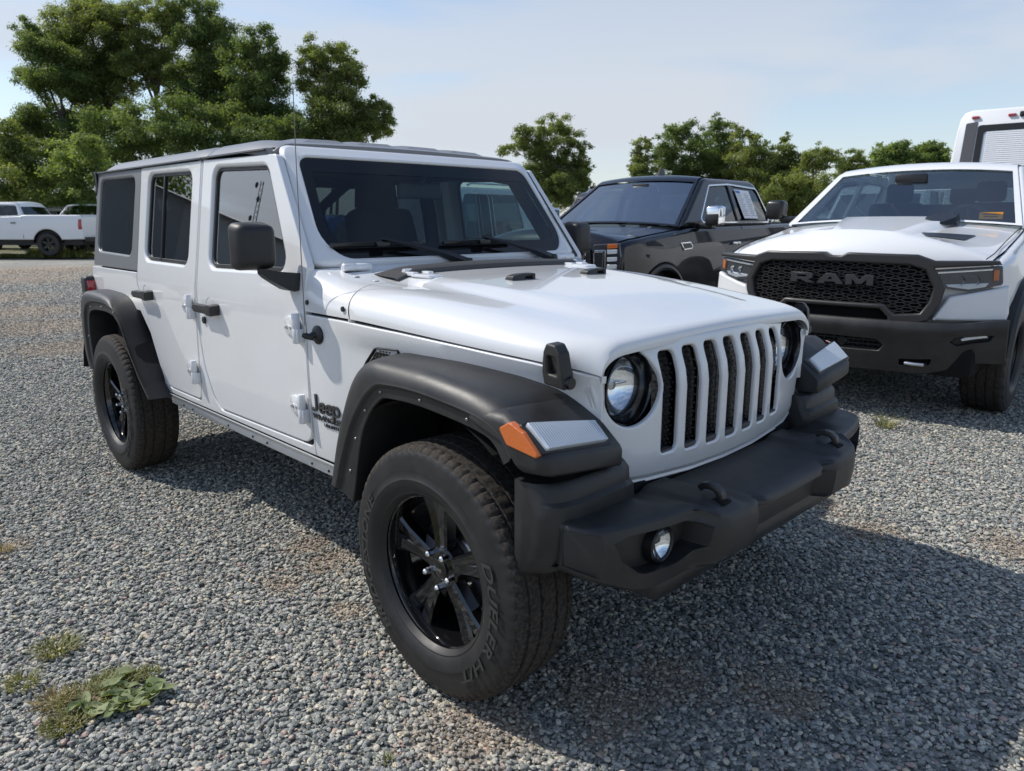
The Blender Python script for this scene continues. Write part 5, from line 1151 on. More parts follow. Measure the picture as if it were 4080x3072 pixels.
for s in (-1, 1):
    hp = [(s*0.70, 1.215, 0.01), (s*0.965, 1.235, 0.02), (s*0.985, 1.10, 0.02), (s*0.95, 0.86, 0.02), (s*0.84, 0.84, 0.01), (s*0.72, 0.86, 0.01)]
    hb = lamp(Gm, 'headlight', hp, gs_(0.952), (1, 0, 0), mat('lamp housing', (0.05, 0.055, 0.06), 0.25, metal=0.6), 0.008, 0.05)
    for a in range(4): lamp(hb, 'light_bar', [(s*0.855, 1.165-a*0.075, 0.006), (s*0.955, 1.172-a*0.075, 0.006), (s*0.955, 1.130-a*0.075, 0.006), (s*0.855, 1.122-a*0.075, 0.006)], gs_(0.968), (1, 0, 0), CLEARLENS, 0.004, 0.015)
    lamp(hb, 'turn_signal', [(s*0.855, 1.222, 0.004), (s*0.955, 1.228, 0.004), (s*0.955, 1.185, 0.004), (s*0.855, 1.178, 0.004)], gs_(0.967), (1, 0, 0), AMBER, 0.004, 0.012)
    cs = rpoly([(s*0.72, 1.16, 0.01), (s*0.835, 1.165, 0.01), (s*0.835, 0.93, 0.01), (s*0.72, 0.93, 0.01)]); cs2 = rpoly([(s*0.715, 1.135, 0.004), (s*0.812, 1.140, 0.01), (s*0.812, 0.955, 0.01), (s*0.715, 0.955, 0.004)])
    panel('light_signature', cs, [cs2], gs_(0.966), (1, 0, 0), CHROME, hb, h=0.1, r=0.003, depth=0.02)
    m = MB(); m.box((-0.92, s*1.10, 1.40), (-0.74, s*1.28, 1.62), 0.035, 3); mo = m.build('side_mirror', CHROME, Gm, 60); MB().box((-0.90, s*0.96, 1.36), (-0.78, s*1.18, 1.43), 0.02).build('mirror_arm', SATIN, mo); MB().box((-0.755, s*1.11, 1.405), (-0.73, s*1.27, 1.53), 0.02).build('mirror_front', SATIN, mo)
    bd = rpoly([(-0.36, 1.22, 0.01), (-0.60, 1.225, 0.01), (-0.66, 1.17, 0.01), (-0.62, 1.135, 0.01), (-0.44, 1.125, 0.02)])
    bg = panel('fender_badge', bd, [], lambda x, z: (x, s*(wG(x, z)+0.012), z), (0, s, 0), CHROME, Gm, h=0.1, r=0.006, depth=0.014)
    panel('badge_insert', offs(bd if area2(bd) > 0 else bd[::-1], 0.018), [], lambda x, z: (x, s*(wG(x, z)+0.0135), z), (0, s, 0), SATIN, bg, h=0.1, r=0.002, depth=0.004)
    for x0 in (-0.78, -2.03): door_line(Gm, [(x0, 0.66), (x0, 1.38)], wG, s)
    for x in (-1.78, -2.80): dhandle(Gm, x, 1.18, wG, s, CHROME)
# paper sheet in the rear side window
pp = MB(); pw = lambda x, z: Vector((x, wfG(x, z)+0.002, z))
paper = mat('white paper', (0.78, 0.79, 0.80), 0.6)
c = [(-2.11, 1.85), (-2.55, 1.84), (-2.63, 1.48), (-2.20, 1.485)]
pp.add([pw(*p) for p in c], [(0, 1, 2, 3)]); sheet = pp.build('price_sheet', paper, Gm, 0)
m = MB()
for col in range(2):
    for k in range(13):
        u0 = 0.06+0.5*col; u1 = u0+0.38-0.06*((k*7) % 3); v = 0.12+0.064*k
        if k == 0: u1 = u0+0.22
        P = lambda u, v: Vector((c[0][0]+(c[1][0]-c[0][0])*u+(c[3][0]-c[0][0])*v, 0, c[0][1]+(c[3][1]-c[0][1])*v))
        q = [P(u0, v), P(u1, v), P(u1, v+0.026), P(u0, v+0.026)]
        m.add([pw(a.x, a.z)+Vector((0, 0.002, 0)) for a in q], [(0, 1, 2, 3)])
q = m.build('printed_lines', mat('grey print', (0.42, 0.44, 0.47), 0.7), Gm, 0); q['kind'] = 'stuff'
a = [pw(-2.13, 1.838), pw(-2.26, 1.834), pw(-2.268, 1.804), pw(-2.138, 1.808)]; MB().add([v+Vector((0, 0.003, 0)) for v in a], [(0, 1, 2, 3)]).build('blue_logo', mat('blue print', (0.08, 0.22, 0.5), 0.6), Gm, 0)
m = MB(); m.loft([[(-1.62+dx, -0.02+y, 2.025+z) for dx, y, z in ((0.07-t*0.10, -0.02*(1-t), t*0.11), (-0.12+t*0.02, -0.02*(1-t), t*0.11), (-0.12+t*0.02, 0.02*(1-t)+0.004, t*0.11), (0.07-t*0.10, 0.02*(1-t)+0.004, t*0.11))] for t in (0, 0.5, 1)]); m.build('roof_antenna', SATIN, Gm)
MB().box((-1.15, -0.12, 1.81), (-1.11, 0.12, 1.91), 0.02).build('camera_housing', SATIN, Gm)
MB().box((-0.62, 0.05, 1.432), (-0.60, 0.65, 1.444), 0.004).build('wiper', SATIN, Gm)

# ------------------------------------------------------------------ simpler vehicles
def pickup(name, label, loc, rz, paint, group=None, z=0.0, rear=True):
    o = thing(name, label, 'pickup', (loc[0], loc[1], z), rz, group)
    w = lambda x, z: 1.0-0.04*sstep(0.4, 0.8, x)-0.05*max(0, z-1.2)/0.3
    top = [(0.80, 0.55, 0.10), (0.86, 1.0, 0.10), (0.80, 1.20, 0.10), (0.3, 1.28, 0.05), (-0.5, 1.36, 0.04), (-1.3, 1.42, 0), (-3.1, 1.48, 0), (-3.25, 1.52, 0), (-5.35, 1.52, 0), (-5.42, 1.45, 0), (-5.42, 0.62, 0)]
    body_shell(o, top, [(0.0, 0.55), (-4.05, 0.55)], 0.60, w, paint, 0.05, 0.44)
    wins = [rpoly([(-1.0, 1.46, 0.04), (-1.42, 1.86, 0.06), (-1.98, 1.88, 0.04), (-1.98, 1.46, 0.04)]), rpoly([(-2.08, 1.46, 0.04), (-2.08, 1.88, 0.04), (-2.92, 1.86, 0.1), (-3.05, 1.48, 0.06)])]
    cabin(o, [(-0.5, 1.40), (-1.28, 1.97), (-2.95, 1.98), (-3.22, 1.46)], 0.96, 0.76, wins, paint)
    put_wheels(o, (0, -4.05), 0.86, 0.425, (rimT, tyT))
    interior(o, None, 0.85, 1.0, (-5.3, 0.6, 0.4, 1.0), [(-1.9, 0.42, 0.54), (-1.9, -0.42, 0.54)])
    for s in (-1, 1):
        lamp(o, 'tail_lamp', [(-5.40, 1.36, 0.03), (-5.28, 1.36, 0.03), (-5.25, 0.98, 0.03), (-5.40, 0.98, 0.03)], lambda x, z: (x, s*(w(x, z)+0.004), z), (0, s, 0), REDLENS, 0.01, 0.02)
        dhandle(o, -2.86, 1.22, w, s, SATIN); door_line(o, [(-2.02, 0.66), (-2.02, 1.4)], w, s); door_line(o, [(-3.18, 0.66), (-3.18, 1.46)], w, s, 0.02)
        m = MB(); m.box((-0.90, s*1.05, 1.40), (-0.76, s*1.28, 1.66), 0.03); m.build('side_mirror', SATIN, o)
        for xc in (0, -4.05): MB().lathe([(0.54, s*0.985), (0.53, s*0.6)], 24, (xc, 0, 0.44), 'y', a0=0.1, a1=pi-0.1).build('wheel_arch', DARK, o)
    MB().box((-5.62, -0.92, 0.52), (-5.40, 0.92, 0.70), 0.03).build('rear_bumper', SATIN, o)
    return o
def wagon(name, label, cat, loc, rz, paint, L=4.9, H=1.85, hood=1.05, W=0.96, group=None, z=0.0, rails=False, sedan=False, van=False):
    o = thing(name, label, cat, (loc[0], loc[1], z), rz, group)
    wb_ = L*0.6; xr = -wb_-L*0.19; bz = 1.02 if not sedan else 0.95; bz = 1.15 if van else bz
    w = lambda x, z: W-0.05*sstep(0.4, 0.8, x)-0.05*max(0, z-0.9)/0.3
    top = [(0.78, 0.40, 0.12), (0.84, 0.70, 0.12), (0.76, 0.86, 0.10), (0.2, bz-0.06, 0.05), (-0.35, bz-0.01, 0.04), (-1.0, bz+0.02, 0), (xr+0.5, bz+0.06, 0), (xr, bz+(0.06 if not sedan else 0.03), 0), (xr-0.06, 0.8, 0.05), (xr, 0.40, 0.05)]
    R = 0.335
    body_shell(o, top, [(0, 0.42), (-wb_, 0.42)], 0.34, w, paint, 0.06, R)
    if sedan: P = [(-0.30, bz-0.02), (-1.10, H), (-2.2, H), (-3.15, bz+0.03)]
    else: P = [(-0.30, bz-0.02), (-1.05, H), (xr+0.35, H), (xr+0.02, bz+0.05)]
    x1 = P[2][0]+(P[3][0]-P[2][0])*0.25
    def wpoly(a, b, f=0.0, g=0.0): return rpoly([(a+f, bz+0.07, 0.05), (a, H-0.10, 0.06), (b, H-0.10, 0.06), (b+g, bz+0.08, 0.05)])
    wins = [wpoly(-1.22, -1.72, 0.42, 0.0), wpoly(-1.80, P[2][0]+(0.05 if sedan else 1.05), 0, -0.25 if sedan else 0)]
    if not sedan: wins.append(wpoly(P[2][0]+0.97, P[2][0]+0.12, 0, -0.12))
    if van: wins = wins[:1]
    cabin(o, P, W-0.06, W-0.22, wins, paint, crown=0.04)
    put_wheels(o, (0, -wb_), W-0.12, R, (rimC, tyC))
    interior(o, None, W-0.12, 0.62, (xr+0.1, 0.5, 0.28, 0.5), [(-1.6, 0.38, 0.5), (-1.6, -0.38, 0.5), (-2.5, 0, 1.2)])
    for s in (-1, 1):
        lamp(o, 'tail_lamp', [(xr+0.02, bz, 0.02), (xr+0.22, bz-0.02, 0.02), (xr+0.18, bz-0.20, 0.02), (xr+0.02, bz-0.20, 0.02)], lambda x, z: (x, s*(w(x, z)+0.003), z), (0, s, 0), REDLENS, 0.01, 0.02)
        lamp(o, 'headlight', [(0.78, 0.80, 0.02), (0.50, 0.86, 0.02), (0.46, 0.74, 0.03), (0.78, 0.68, 0.02)], lambda x, z: (x, s*(w(x, z)+0.003), z), (0, s, 0), CLEARLENS, 0.01, 0.02)
        MB().box((-0.74, s*(W-0.04), bz+0.03), (-0.60, s*(W+0.16), bz+0.17), 0.03).build('side_mirror', paint, o)
        for x0 in (-0.72, -1.76): door_line(o, [(x0, 0.44), (x0, bz-0.03)], w, s)
        for xc in (0, -wb_): MB().lathe([(0.41, s*(W-0.03)), (0.41, s*0.5)], 20, (xc, 0, R), 'y', a0=0.1, a1=pi-0.1).build('wheel_arch', DARK, o)
        if rails: MB().tube([(-1.3, s*(W-0.26), H+0.02), (-1.4, s*(W-0.26), H+0.06), (xr+0.6, s*(W-0.26), H+0.06), (xr+0.5, s*(W-0.26), H+0.02)], 0.018, 8).build('roof_rail', CHROME, o)
    return o
def camp(px, depth): return CAM+depth*(Vector((cos(YAW), sin(YAW), 0))+Vector((sin(YAW), -cos(YAW), 0))*((px-2040)/FPX))
ROW = 'vehicles parked in the row behind'
wagon('suv', 'white boxy wagon with dark windows seen through the off-road car windshield', 'wagon', (-7.85, 4.14), radians(-88), CARW, 3.6, 1.95, rails=True)
wagon('sedan', 'blue saloon car seen through the off-road car windshield', 'car', (-9.9, 3.2), radians(-86), BLUEP, 4.7, 1.52, sedan=True)
wagon('suv', 'dark wagon with silver roof rails just left of the black pickup', 'wagon', (-8.1, 9.0), radians(-88), BLACKP, 5.2, 2.02, rails=True)
wagon('suv', 'white wagon roof between the black pickup and white pickup', 'wagon', (-3.55, 11.3), radians(-88), CARW, 4.8, 2.06)
# high van behind the right pickup, tail toward the camera
VAN = thing('high_roof_van', 'tall white van with red marker lamps behind the white pickup', 'van', (-1.40, 12.0, 0), radians(4))
m = MB(); vs = lambda x, z: 1.08-0.10*max(0, z-1.3)/1.9
sec = []
for yv in (0.0, 0.03, 0.10, 2.5, 5.2, 5.6):
    k = 0.03 if yv == 0 else 0.0; r_ = []
    for z, ww in ((0.5, 1.05), (1.3, 1.08), (2.2, 1.045), (2.9, 0.985), (3.08, 0.955), (3.16, 0.90), (3.20, 0.80)): r_.append((ww-k, yv+(0.10*(z-1.3)/1.9 if yv < 0.2 else 0), z-k*(z > 3)))
    sec.append([(-a, b, c_) for a, b, c_ in r_]+[(a, b, c_) for a, b, c_ in r_[::-1]])
m.loft(sec); vb = m.build('van_body', CARW, VAN, 40)
yv = lambda z: 0.10*(z-1.3)/1.9
GREYP = mat('grey panel', (0.09, 0.09, 0.10), 0.45)
for s in (-1, 1):
    panel('corner_panel', rpoly([(s*0.93, 1.4, 0.02), (s*0.865, 3.00, 0.02), (s*0.70, 3.02, 0.01), (s*0.74, 1.4, 0.01)]), [], lambda x, z: (x, yv(z)-0.008, z), (0, -1, 0), GREYP, VAN, h=0.3, r=0.004, depth=0.012)
wo_ = rpoly([(-0.72, 1.5, 0.05), (0.72, 1.5, 0.05), (0.69, 2.96, 0.04), (-0.69, 2.96, 0.04)])
wi_ = rpoly([(-0.62, 1.6, 0.05), (0.62, 1.6, 0.05), (0.60, 2.86, 0.05), (-0.60, 2.86, 0.05)])
panel('window_frame', wo_, [wi_], lambda x, z: (x, yv(z)-0.014, z), (0, -1, 0), SATIN, VAN, h=0.3, r=0.005, depth=0.02)
bl_ = MB()
for k in range(40):
    z = 1.62+0.031*k; bl_ = MB(); bl_.add([(-0.56, yv(z)-0.010, z), (0.56, yv(z)-0.010, z), (0.56, yv(z)-0.004, z+0.026), (-0.56, yv(z)-0.004, z+0.026)], [(0, 1, 2, 3)]); bl_.build('blind_slat', mat('white blind', (0.72, 0.74, 0.77), 0.5), VAN, 0)
panel('blind_back', wi_, [], lambda x, z: (x, yv(z)-0.003, z), (0, -1, 0), mat('pale pane', (0.50, 0.56, 0.62), 0.3), VAN, h=0.3, r=0, depth=0)
for x in (-0.74, -0.24, 0.24, 0.74): MB().box((x-0.055, yv(3.1)-0.03, 3.065), (x+0.055, yv(3.1)+0.01, 3.105), 0.012).build('marker_lamp', REDLENS, VAN)
MB().box((-0.14, yv(3.1)-0.03, 3.05), (0.14, yv(3.1)+0.01, 3.13), 0.012).build('brake_lamp', SATIN, VAN)
for x in (-0.85, 0.85):
    for y in (1.1, 4.6): wheel(VAN, (x, y, 0.36), -1, (rimC, tyC, None), nuts=0).rotation_euler = (0, 0, pi/2*(1 if x > 0 else -1))
# far left: white pickups and cars on the verge
_d = camp(285, 29.2)
pickup('pickup_truck', 'white long-bed pickup truck parked in the grass at the far left', (_d.x+4.05*cos(YAW+pi/2), _d.y+4.05*sin(YAW+pi/2)), YAW+pi/2, CARW, z=0.12)
_d = camp(75, 35); wagon('sedan', 'white car half hidden behind the far white pickup cab', 'car', (_d.x, _d.y), YAW+pi*1.45, CARW, 4.6, 1.72, z=0.1, sedan=True)
_d = camp(285, 37); wagon('suv', 'white wagon with dark rear glass behind the far pickup bed', 'wagon', (_d.x-2, _d.y+1), YAW+pi*0.12, CARW, 4.8, 1.95, z=0.12)
_d = camp(385, 34); pickup('pickup_truck', 'white pickup truck with black mirror peeking past the off-road car', (_d.x+0.6, _d.y-0.6), YAW+pi*1.05, CARW, z=0.15)
# vehicles only seen mirrored in the near side windows
pickup('pickup_truck', 'black pickup truck mirrored in the rear side window', (-9.5, -7.2), radians(150), BLACKP)
wagon('sedan', 'grey car mirrored in the quarter window', 'car', (-14.0, -6.2), radians(170), SILVP, 4.7, 1.55, sedan=True)
# ================================================================== ground and gravel
SOIL = [(0.41, -0.55, 0.16), (0.50, -0.31, 0.12), (0.745, -0.125, 0.11), (0.85, -0.10, 0.07), (0.21, 1.57, 0.10), (0.48, 1.39, 0.12), (1.04, 1.68, 0.14), (-1.25, -0.64, 0.10), (-1.05, -0.66, 0.12), (-1.0, -0.89, 0.08), (-0.63, -0.84, 0.06), (0.25, -0.92, 0.16),
        (-12.6, 0.4, 0.9), (-10.4, 0.2, 0.8), (-8.2, 0.0, 0.5), (-20.7, 1.9, 1.6), (-15.5, 0.6, 0.9), (-6.4, -1.4, 0.3), (-2.2, -1.66, 0.10), (-24, 3.2, 2.0)]
def soil_mask(nt, pos):
    """bare soil showing between the stones: named spots with ragged edges (works in shader and geometry trees)"""
    n = nt.nodes.new('ShaderNodeTexNoise'); n.inputs['Scale'].default_value = 9.0; n.inputs['Detail'].default_value = 5; n.inputs['Roughness'].default_value = 0.7
    nt.links.new(pos, n.inputs['Vector'])
    acc = None
    for x, y, r in SOIL:
        d = nt.nodes.new('ShaderNodeVectorMath'); d.operation = 'DISTANCE'; d.inputs[1].default_value = (x, y, 0.0); nt.links.new(pos, d.inputs[0])
        q = nt.nodes.new('ShaderNodeMath'); q.operation = 'DIVIDE'; q.inputs[1].default_value = r*1.5; nt.links.new(d.outputs['Value'], q.inputs[0])
        if acc is None: acc = q
        else:
            k = nt.nodes.new('ShaderNodeMath'); k.operation = 'MINIMUM'; nt.links.new(acc.outputs[0], k.inputs[0]); nt.links.new(q.outputs[0], k.inputs[1]); acc = k
    s = nt.nodes.new('ShaderNodeMath'); s.operation = 'MULTIPLY_ADD'; s.inputs[1].default_value = 2.6; s.inputs[2].default_value = -1.3; nt.links.new(n.outputs[0], s.inputs[0])
    a = nt.nodes.new('ShaderNodeMath'); a.operation = 'ADD'; nt.links.new(acc.outputs[0], a.inputs[0]); nt.links.new(s.outputs[0], a.inputs[1])
    m = nt.nodes.new('ShaderNodeMapRange'); m.inputs['From Min'].default_value = 1.05; m.inputs['From Max'].default_value = 0.45; nt.links.new(a.outputs[0], m.inputs['Value'])
    return m.outputs[0]
STONES = [(0.0, (0.150, 0.165, 0.163)), (0.14, (0.325, 0.335, 0.320)), (0.30, (0.225, 0.245, 0.228)), (0.46, (0.435, 0.440, 0.405)), (0.62, (0.545, 0.540, 0.485)), (0.76, (0.320, 0.322, 0.325)), (0.86, (0.62, 0.57, 0.475)), (0.94, (0.51, 0.39, 0.345)), (0.975, (0.64, 0.57, 0.42))]
def ramp(nt, stops, interp='CONSTANT'):
    r = nt.nodes.new('ShaderNodeValToRGB'); r.color_ramp.interpolation = interp
    e = r.color_ramp.elements
    while len(e) < len(stops): e.new(0.5)
    for q, (p, c) in zip(e, stops): q.position = p; q.color = (*c, 1)
    return r
gm = bpy.data.materials.new('gravel bed'); gm.use_nodes = True; nt = gm.node_tree; bs = nt.nodes['Principled BSDF']; bs.inputs['Roughness'].default_value = 0.88; bs.inputs['Specular IOR Level'].default_value = 0.25
geo = nt.nodes.new('ShaderNodeNewGeometry'); pos = geo.outputs['Position']
vo = nt.nodes.new('ShaderNodeTexVoronoi'); vo.inputs['Scale'].default_value = 58; nt.links.new(pos, vo.inputs['Vector'])
sp = nt.nodes.new('ShaderNodeSeparateColor'); nt.links.new(vo.outputs['Color'], sp.inputs[0])
rc = ramp(nt, STONES); nt.links.new(sp.outputs[0], rc.inputs[0])
big = nt.nodes.new('ShaderNodeTexNoise'); big.inputs['Scale'].default_value = 0.5; big.inputs['Detail'].default_value = 6; nt.links.new(pos, big.inputs['Vector'])
bmul = nt.nodes.new('ShaderNodeMixRGB'); bmul.blend_type = 'MULTIPLY'; bmul.inputs[0].default_value = 1.0
br = ramp(nt, [(0.3, (0.80, 0.80, 0.80)), (0.7, (1.12, 1.09, 1.04))], 'LINEAR'); nt.links.new(big.outputs[0], br.inputs[0]); nt.links.new(rc.outputs[0], bmul.inputs[1]); nt.links.new(br.outputs[0], bmul.inputs[2])
# joints between stones: recessed and darker
ed = nt.nodes.new('ShaderNodeMapRange'); ed.inputs['From Min'].default_value = 0.55; ed.inputs['From Max'].default_value = 0.80; nt.links.new(vo.outputs['Distance'], ed.inputs['Value'])
mj = nt.nodes.new('ShaderNodeMixRGB'); mj.inputs[2].default_value = (0.13, 0.125, 0.115, 1); nt.links.new(ed.outputs[0], mj.inputs[0]); nt.links.new(bmul.outputs[0], mj.inputs[1])
sm = soil_mask(nt, pos)
sn = nt.nodes.new('ShaderNodeTexNoise'); sn.inputs['Scale'].default_value = 60; sn.inputs['Detail'].default_value = 6; nt.links.new(pos, sn.inputs['Vector'])
sr = ramp(nt, [(0.3, (0.27, 0.18, 0.105)), (0.7, (0.42, 0.29, 0.18))], 'LINEAR'); nt.links.new(sn.outputs[0], sr.inputs[0])
ms = nt.nodes.new('ShaderNodeMixRGB'); smx = nt.nodes.new('ShaderNodeMath'); smx.operation = 'MULTIPLY'; smx.inputs[1].default_value = 0.45; nt.links.new(sm, smx.inputs[0]); nt.links.new(smx.outputs[0], ms.inputs[0]); nt.links.new(mj.outputs[0], ms.inputs[1]); nt.links.new(sr.outputs[0], ms.inputs[2]); nt.links.new(ms.outputs[0], bs.inputs['Base Color'])
bp = nt.nodes.new('ShaderNodeBump'); bp.inputs['Strength'].default_value = 0.9; bp.inputs['Distance'].default_value = 0.012; bp.invert = True; nt.links.new(vo.outputs['Distance'], bp.inputs['Height']); nt.links.new(bp.outputs[0], bs.inputs['Normal'])
N = 60; gv = []; gf = []
def gh(x, y):
    d = (Vector((x, y, 0))-CAM).length
    return -0.010+0.012*(sin(x*1.7+0.4)*sin(y*1.3+1.0))*min(1, 6/(d+1))
ring = [0.0, 0.5, 1, 1.5, 2, 2.5, 3, 3.5, 4, 5, 6, 7, 8, 10, 12, 14, 17, 20, 25, 30, 40, 55, 80, 120, 200, 400, 900]
gb = MB(); secs = []
for i in range(97):
    a = 2*pi*i/96; secs.append([(0.8+r*cos(a), 0.0+r*sin(a), -0.012) for r in ring])
gb.loft(secs, closed=False); ground = gb.build('ground', gm, None, 180); tag(ground, kind='structure')
if ground.data.polygons[100].normal.z < 0: ground.data.flip_normals()

# loose stones: scattered in the part of the yard that is close enough to tell them apart
sm_ = bpy.data.materials.new('loose stones'); sm_.use_nodes = True; nt = sm_.node_tree; bs = nt.nodes['Principled BSDF']; bs.inputs['Roughness'].default_value = 0.75; bs.inputs['Specular IOR Level'].default_value = 0.3
at = nt.nodes.new('ShaderNodeAttribute'); at.attribute_type = 'INSTANCER'; at.attribute_name = 'rnd'
rc = ramp(nt, STONES); nt.links.new(at.outputs['Fac'], rc.inputs[0])
co = nt.nodes.new('ShaderNodeTexCoord'); n1 = nt.nodes.new('ShaderNodeTexNoise'); n1.inputs['Scale'].default_value = 2.2; n1.inputs['Detail'].default_value = 5; nt.links.new(co.outputs['Object'], n1.inputs['Vector'])
mr = ramp(nt, [(0.3, (0.72, 0.72, 0.72)), (0.72, (1.18, 1.16, 1.12))], 'LINEAR'); nt.links.new(n1.outputs[0], mr.inputs[0])
mu = nt.nodes.new('ShaderNodeMixRGB'); mu.blend_type = 'MULTIPLY'; mu.inputs[0].default_value = 1; nt.links.new(rc.outputs[0], mu.inputs[1]); nt.links.new(mr.outputs[0], mu.inputs[2])
geo = nt.nodes.new('ShaderNodeNewGeometry'); sms = soil_mask(nt, geo.outputs['Position'])
sk = nt.nodes.new('ShaderNodeMath'); sk.operation = 'MULTIPLY'; sk.inputs[1].default_value = 0.30; nt.links.new(sms, sk.inputs[0])
md = nt.nodes.new('ShaderNodeMixRGB'); md.inputs[2].default_value = (0.40, 0.28, 0.18, 1); nt.links.new(sk.outputs[0], md.inputs[0]); nt.links.new(mu.outputs[0], md.inputs[1]); nt.links.new(md.outputs[0], bs.inputs['Base Color'])
bp = nt.nodes.new('ShaderNodeBump'); bp.inputs['Strength'].default_value = 0.35; bp.inputs['Distance'].default_value = 0.15; nt.links.new(n1.outputs[0], bp.inputs['Height']); nt.links.new(bp.outputs[0], bs.inputs['Normal'])

FH = Vector((cos(YAW), sin(YAW), 0)); RH = Vector((sin(YAW), -cos(YAW), 0))
pv = {}; pf = []; dens = []; pvl = []
def vid(i, j):
    if (i, j) not in pv: pv[(i, j)] = len(pvl); pvl.append((i*0.25, j*0.25, -0.010))
    return pv[(i, j)]
for i in range(-100, 24):
    for j in range(-40, 90):
        c = Vector((i*0.25+0.125, j*0.25+0.125, 0)); d = c-Vector((CAM.x, CAM.y, 0)); dep = d.dot(FH); lat = d.dot(RH)
        if dep < 0.5 or dep > 25 or abs(lat) > dep*0.72+0.8: continue
        if -3.3 < c.x < 0.3 and -0.35 < c.y < 0.5 and False: continue
        pf.append((vid(i, j), vid(i+1, j), vid(i+1, j+1), vid(i, j+1)))
me = bpy.data.meshes.new('gravel'); me.from_pydata(pvl, [], pf); me.update()
da = me.attributes.new('dens', 'FLOAT', 'POINT'); sa = me.attributes.new('big', 'FLOAT', 'POINT')
_dn = CR([0, 3.2, 4.5, 6, 8, 11, 15, 20, 25], [7600, 7400, 5600, 3400, 1900, 950, 420, 170, 40]); _sz = CR([0, 4, 8, 15, 25], [1.0, 1.02, 1.2, 1.5, 1.7])
for k, v in enumerate(pvl):
    dep = (Vector(v)-CAM).dot(FH); da.data[k].value = _dn(dep); sa.data[k].value = _sz(dep)
gravel = bpy.data.objects.new('gravel', me); COL.objects.link(gravel); me.materials.append(sm_)
tag(gravel, 'loose blue grey gravel stones covering the yard', 'gravel', kind='stuff')
ng = bpy.data.node_groups.new('gravel scatter', 'GeometryNodeTree')
ng.interface.new_socket('Geometry', in_out='INPUT', socket_type='NodeSocketGeometry'); ng.interface.new_socket('Geometry', in_out='OUTPUT', socket_type='NodeSocketGeometry')
nn = ng.nodes.new; lk = ng.links.new
gi_, go_ = nn('NodeGroupInput'), nn('NodeGroupOutput')
dp = nn('GeometryNodeDistributePointsOnFaces'); dp.distribute_method = 'RANDOM'; dp.inputs['Seed'].default_value = 3
ad = nn('GeometryNodeInputNamedAttribute'); ad.data_type = 'FLOAT'; ad.inputs['Name'].default_value = 'dens'
po = nn('GeometryNodeInputPosition'); smk = soil_mask(ng, po.outputs[0])
im = nn('ShaderNodeMath'); im.operation = 'MULTIPLY_ADD'; im.inputs[1].default_value = -0.62; im.inputs[2].default_value = 1.0; lk(smk, im.inputs[0])
dm = nn('ShaderNodeMath'); dm.operation = 'MULTIPLY'; lk(ad.outputs[0], dm.inputs[0]); lk(im.outputs[0], dm.inputs[1])
lk(gi_.outputs[0], dp.inputs['Mesh']); lk(ad.outputs[0], dp.inputs['Density'])
jn = nn('GeometryNodeJoinGeometry')
for k in range(6):
    ico = nn('GeometryNodeMeshIcoSphere'); ico.inputs['Radius'].default_value = 1.0; ico.inputs['Subdivisions'].default_value = 2
    sp_ = nn('GeometryNodeSetPosition'); p2 = nn('GeometryNodeInputPosition')
    vr = nn('ShaderNodeTexVoronoi'); vr.inputs['Scale'].default_value = 0.85; va = nn('ShaderNodeVectorMath'); va.operation = 'ADD'; va.inputs[1].default_value = (k*3.7+1.3, k*1.9, k*2.3)
    lk(p2.outputs[0], va.inputs[0]); lk(va.outputs[0], vr.inputs['Vector'])
    mr_ = nn('ShaderNodeMapRange'); mr_.inputs['From Min'].default_value = 0.0; mr_.inputs['From Max'].default_value = 0.9; mr_.inputs['To Min'].default_value = 1.18; mr_.inputs['To Max'].default_value = 0.72; lk(vr.outputs['Distance'], mr_.inputs['Value'])
    sc = nn('ShaderNodeVectorMath'); sc.operation = 'SCALE'; lk(p2.outputs[0], sc.inputs[0]); lk(mr_.outputs[0], sc.inputs['Scale'])
    lk(ico.outputs[0], sp_.inputs['Geometry']); lk(sc.outputs[0], sp_.inputs['Position'])
    tr = nn('GeometryNodeTransform'); tr.inputs['Scale'].default_value = [(1.0, 0.72, 0.50), (1.12, 0.66, 0.45), (0.92, 0.82, 0.58), (1.2, 0.62, 0.52), (1.0, 0.78, 0.40), (0.88, 0.80, 0.62)][k]
    lk(sp_.outputs[0], tr.inputs['Geometry']); g2 = nn('GeometryNodeGeometryToInstance'); lk(tr.outputs[0], g2.inputs[0]); lk(g2.outputs[0], jn.inputs[0])
ip = nn('GeometryNodeInstanceOnPoints'); lk(dp.outputs['Points'], ip.inputs['Points']); lk(jn.outputs[0], ip.inputs['Instance']); ip.inputs['Pick Instance'].default_value = True
ri = nn('FunctionNodeRandomValue'); ri.data_type = 'INT'; ri.inputs[4].default_value = 0; ri.inputs[5].default_value = 5; ri.inputs['Seed'].default_value = 11; lk(ri.outputs[2], ip.inputs['Instance Index'])
rr_ = nn('FunctionNodeRandomValue'); rr_.data_type = 'FLOAT_VECTOR'; rr_.inputs[0].default_value = (-0.45, -0.45, 0); rr_.inputs[1].default_value = (0.45, 0.45, 6.283); rr_.inputs['Seed'].default_value = 5; lk(rr_.outputs[0], ip.inputs['Rotation'])
rs_ = nn('FunctionNodeRandomValue'); rs_.data_type = 'FLOAT'; rs_.inputs[2].default_value = 0.0; rs_.inputs[3].default_value = 1.0; rs_.inputs['Seed'].default_value = 8
pw_ = nn('ShaderNodeMath'); pw_.operation = 'POWER'; pw_.inputs[1].default_value = 1.9; lk(rs_.outputs[1], pw_.inputs[0])
sz = nn('ShaderNodeMapRange'); sz.inputs['To Min'].default_value = 0.0052; sz.inputs['To Max'].default_value = 0.0150; lk(pw_.outputs[0], sz.inputs['Value'])
ab = nn('GeometryNodeInputNamedAttribute'); ab.data_type = 'FLOAT'; ab.inputs['Name'].default_value = 'big'
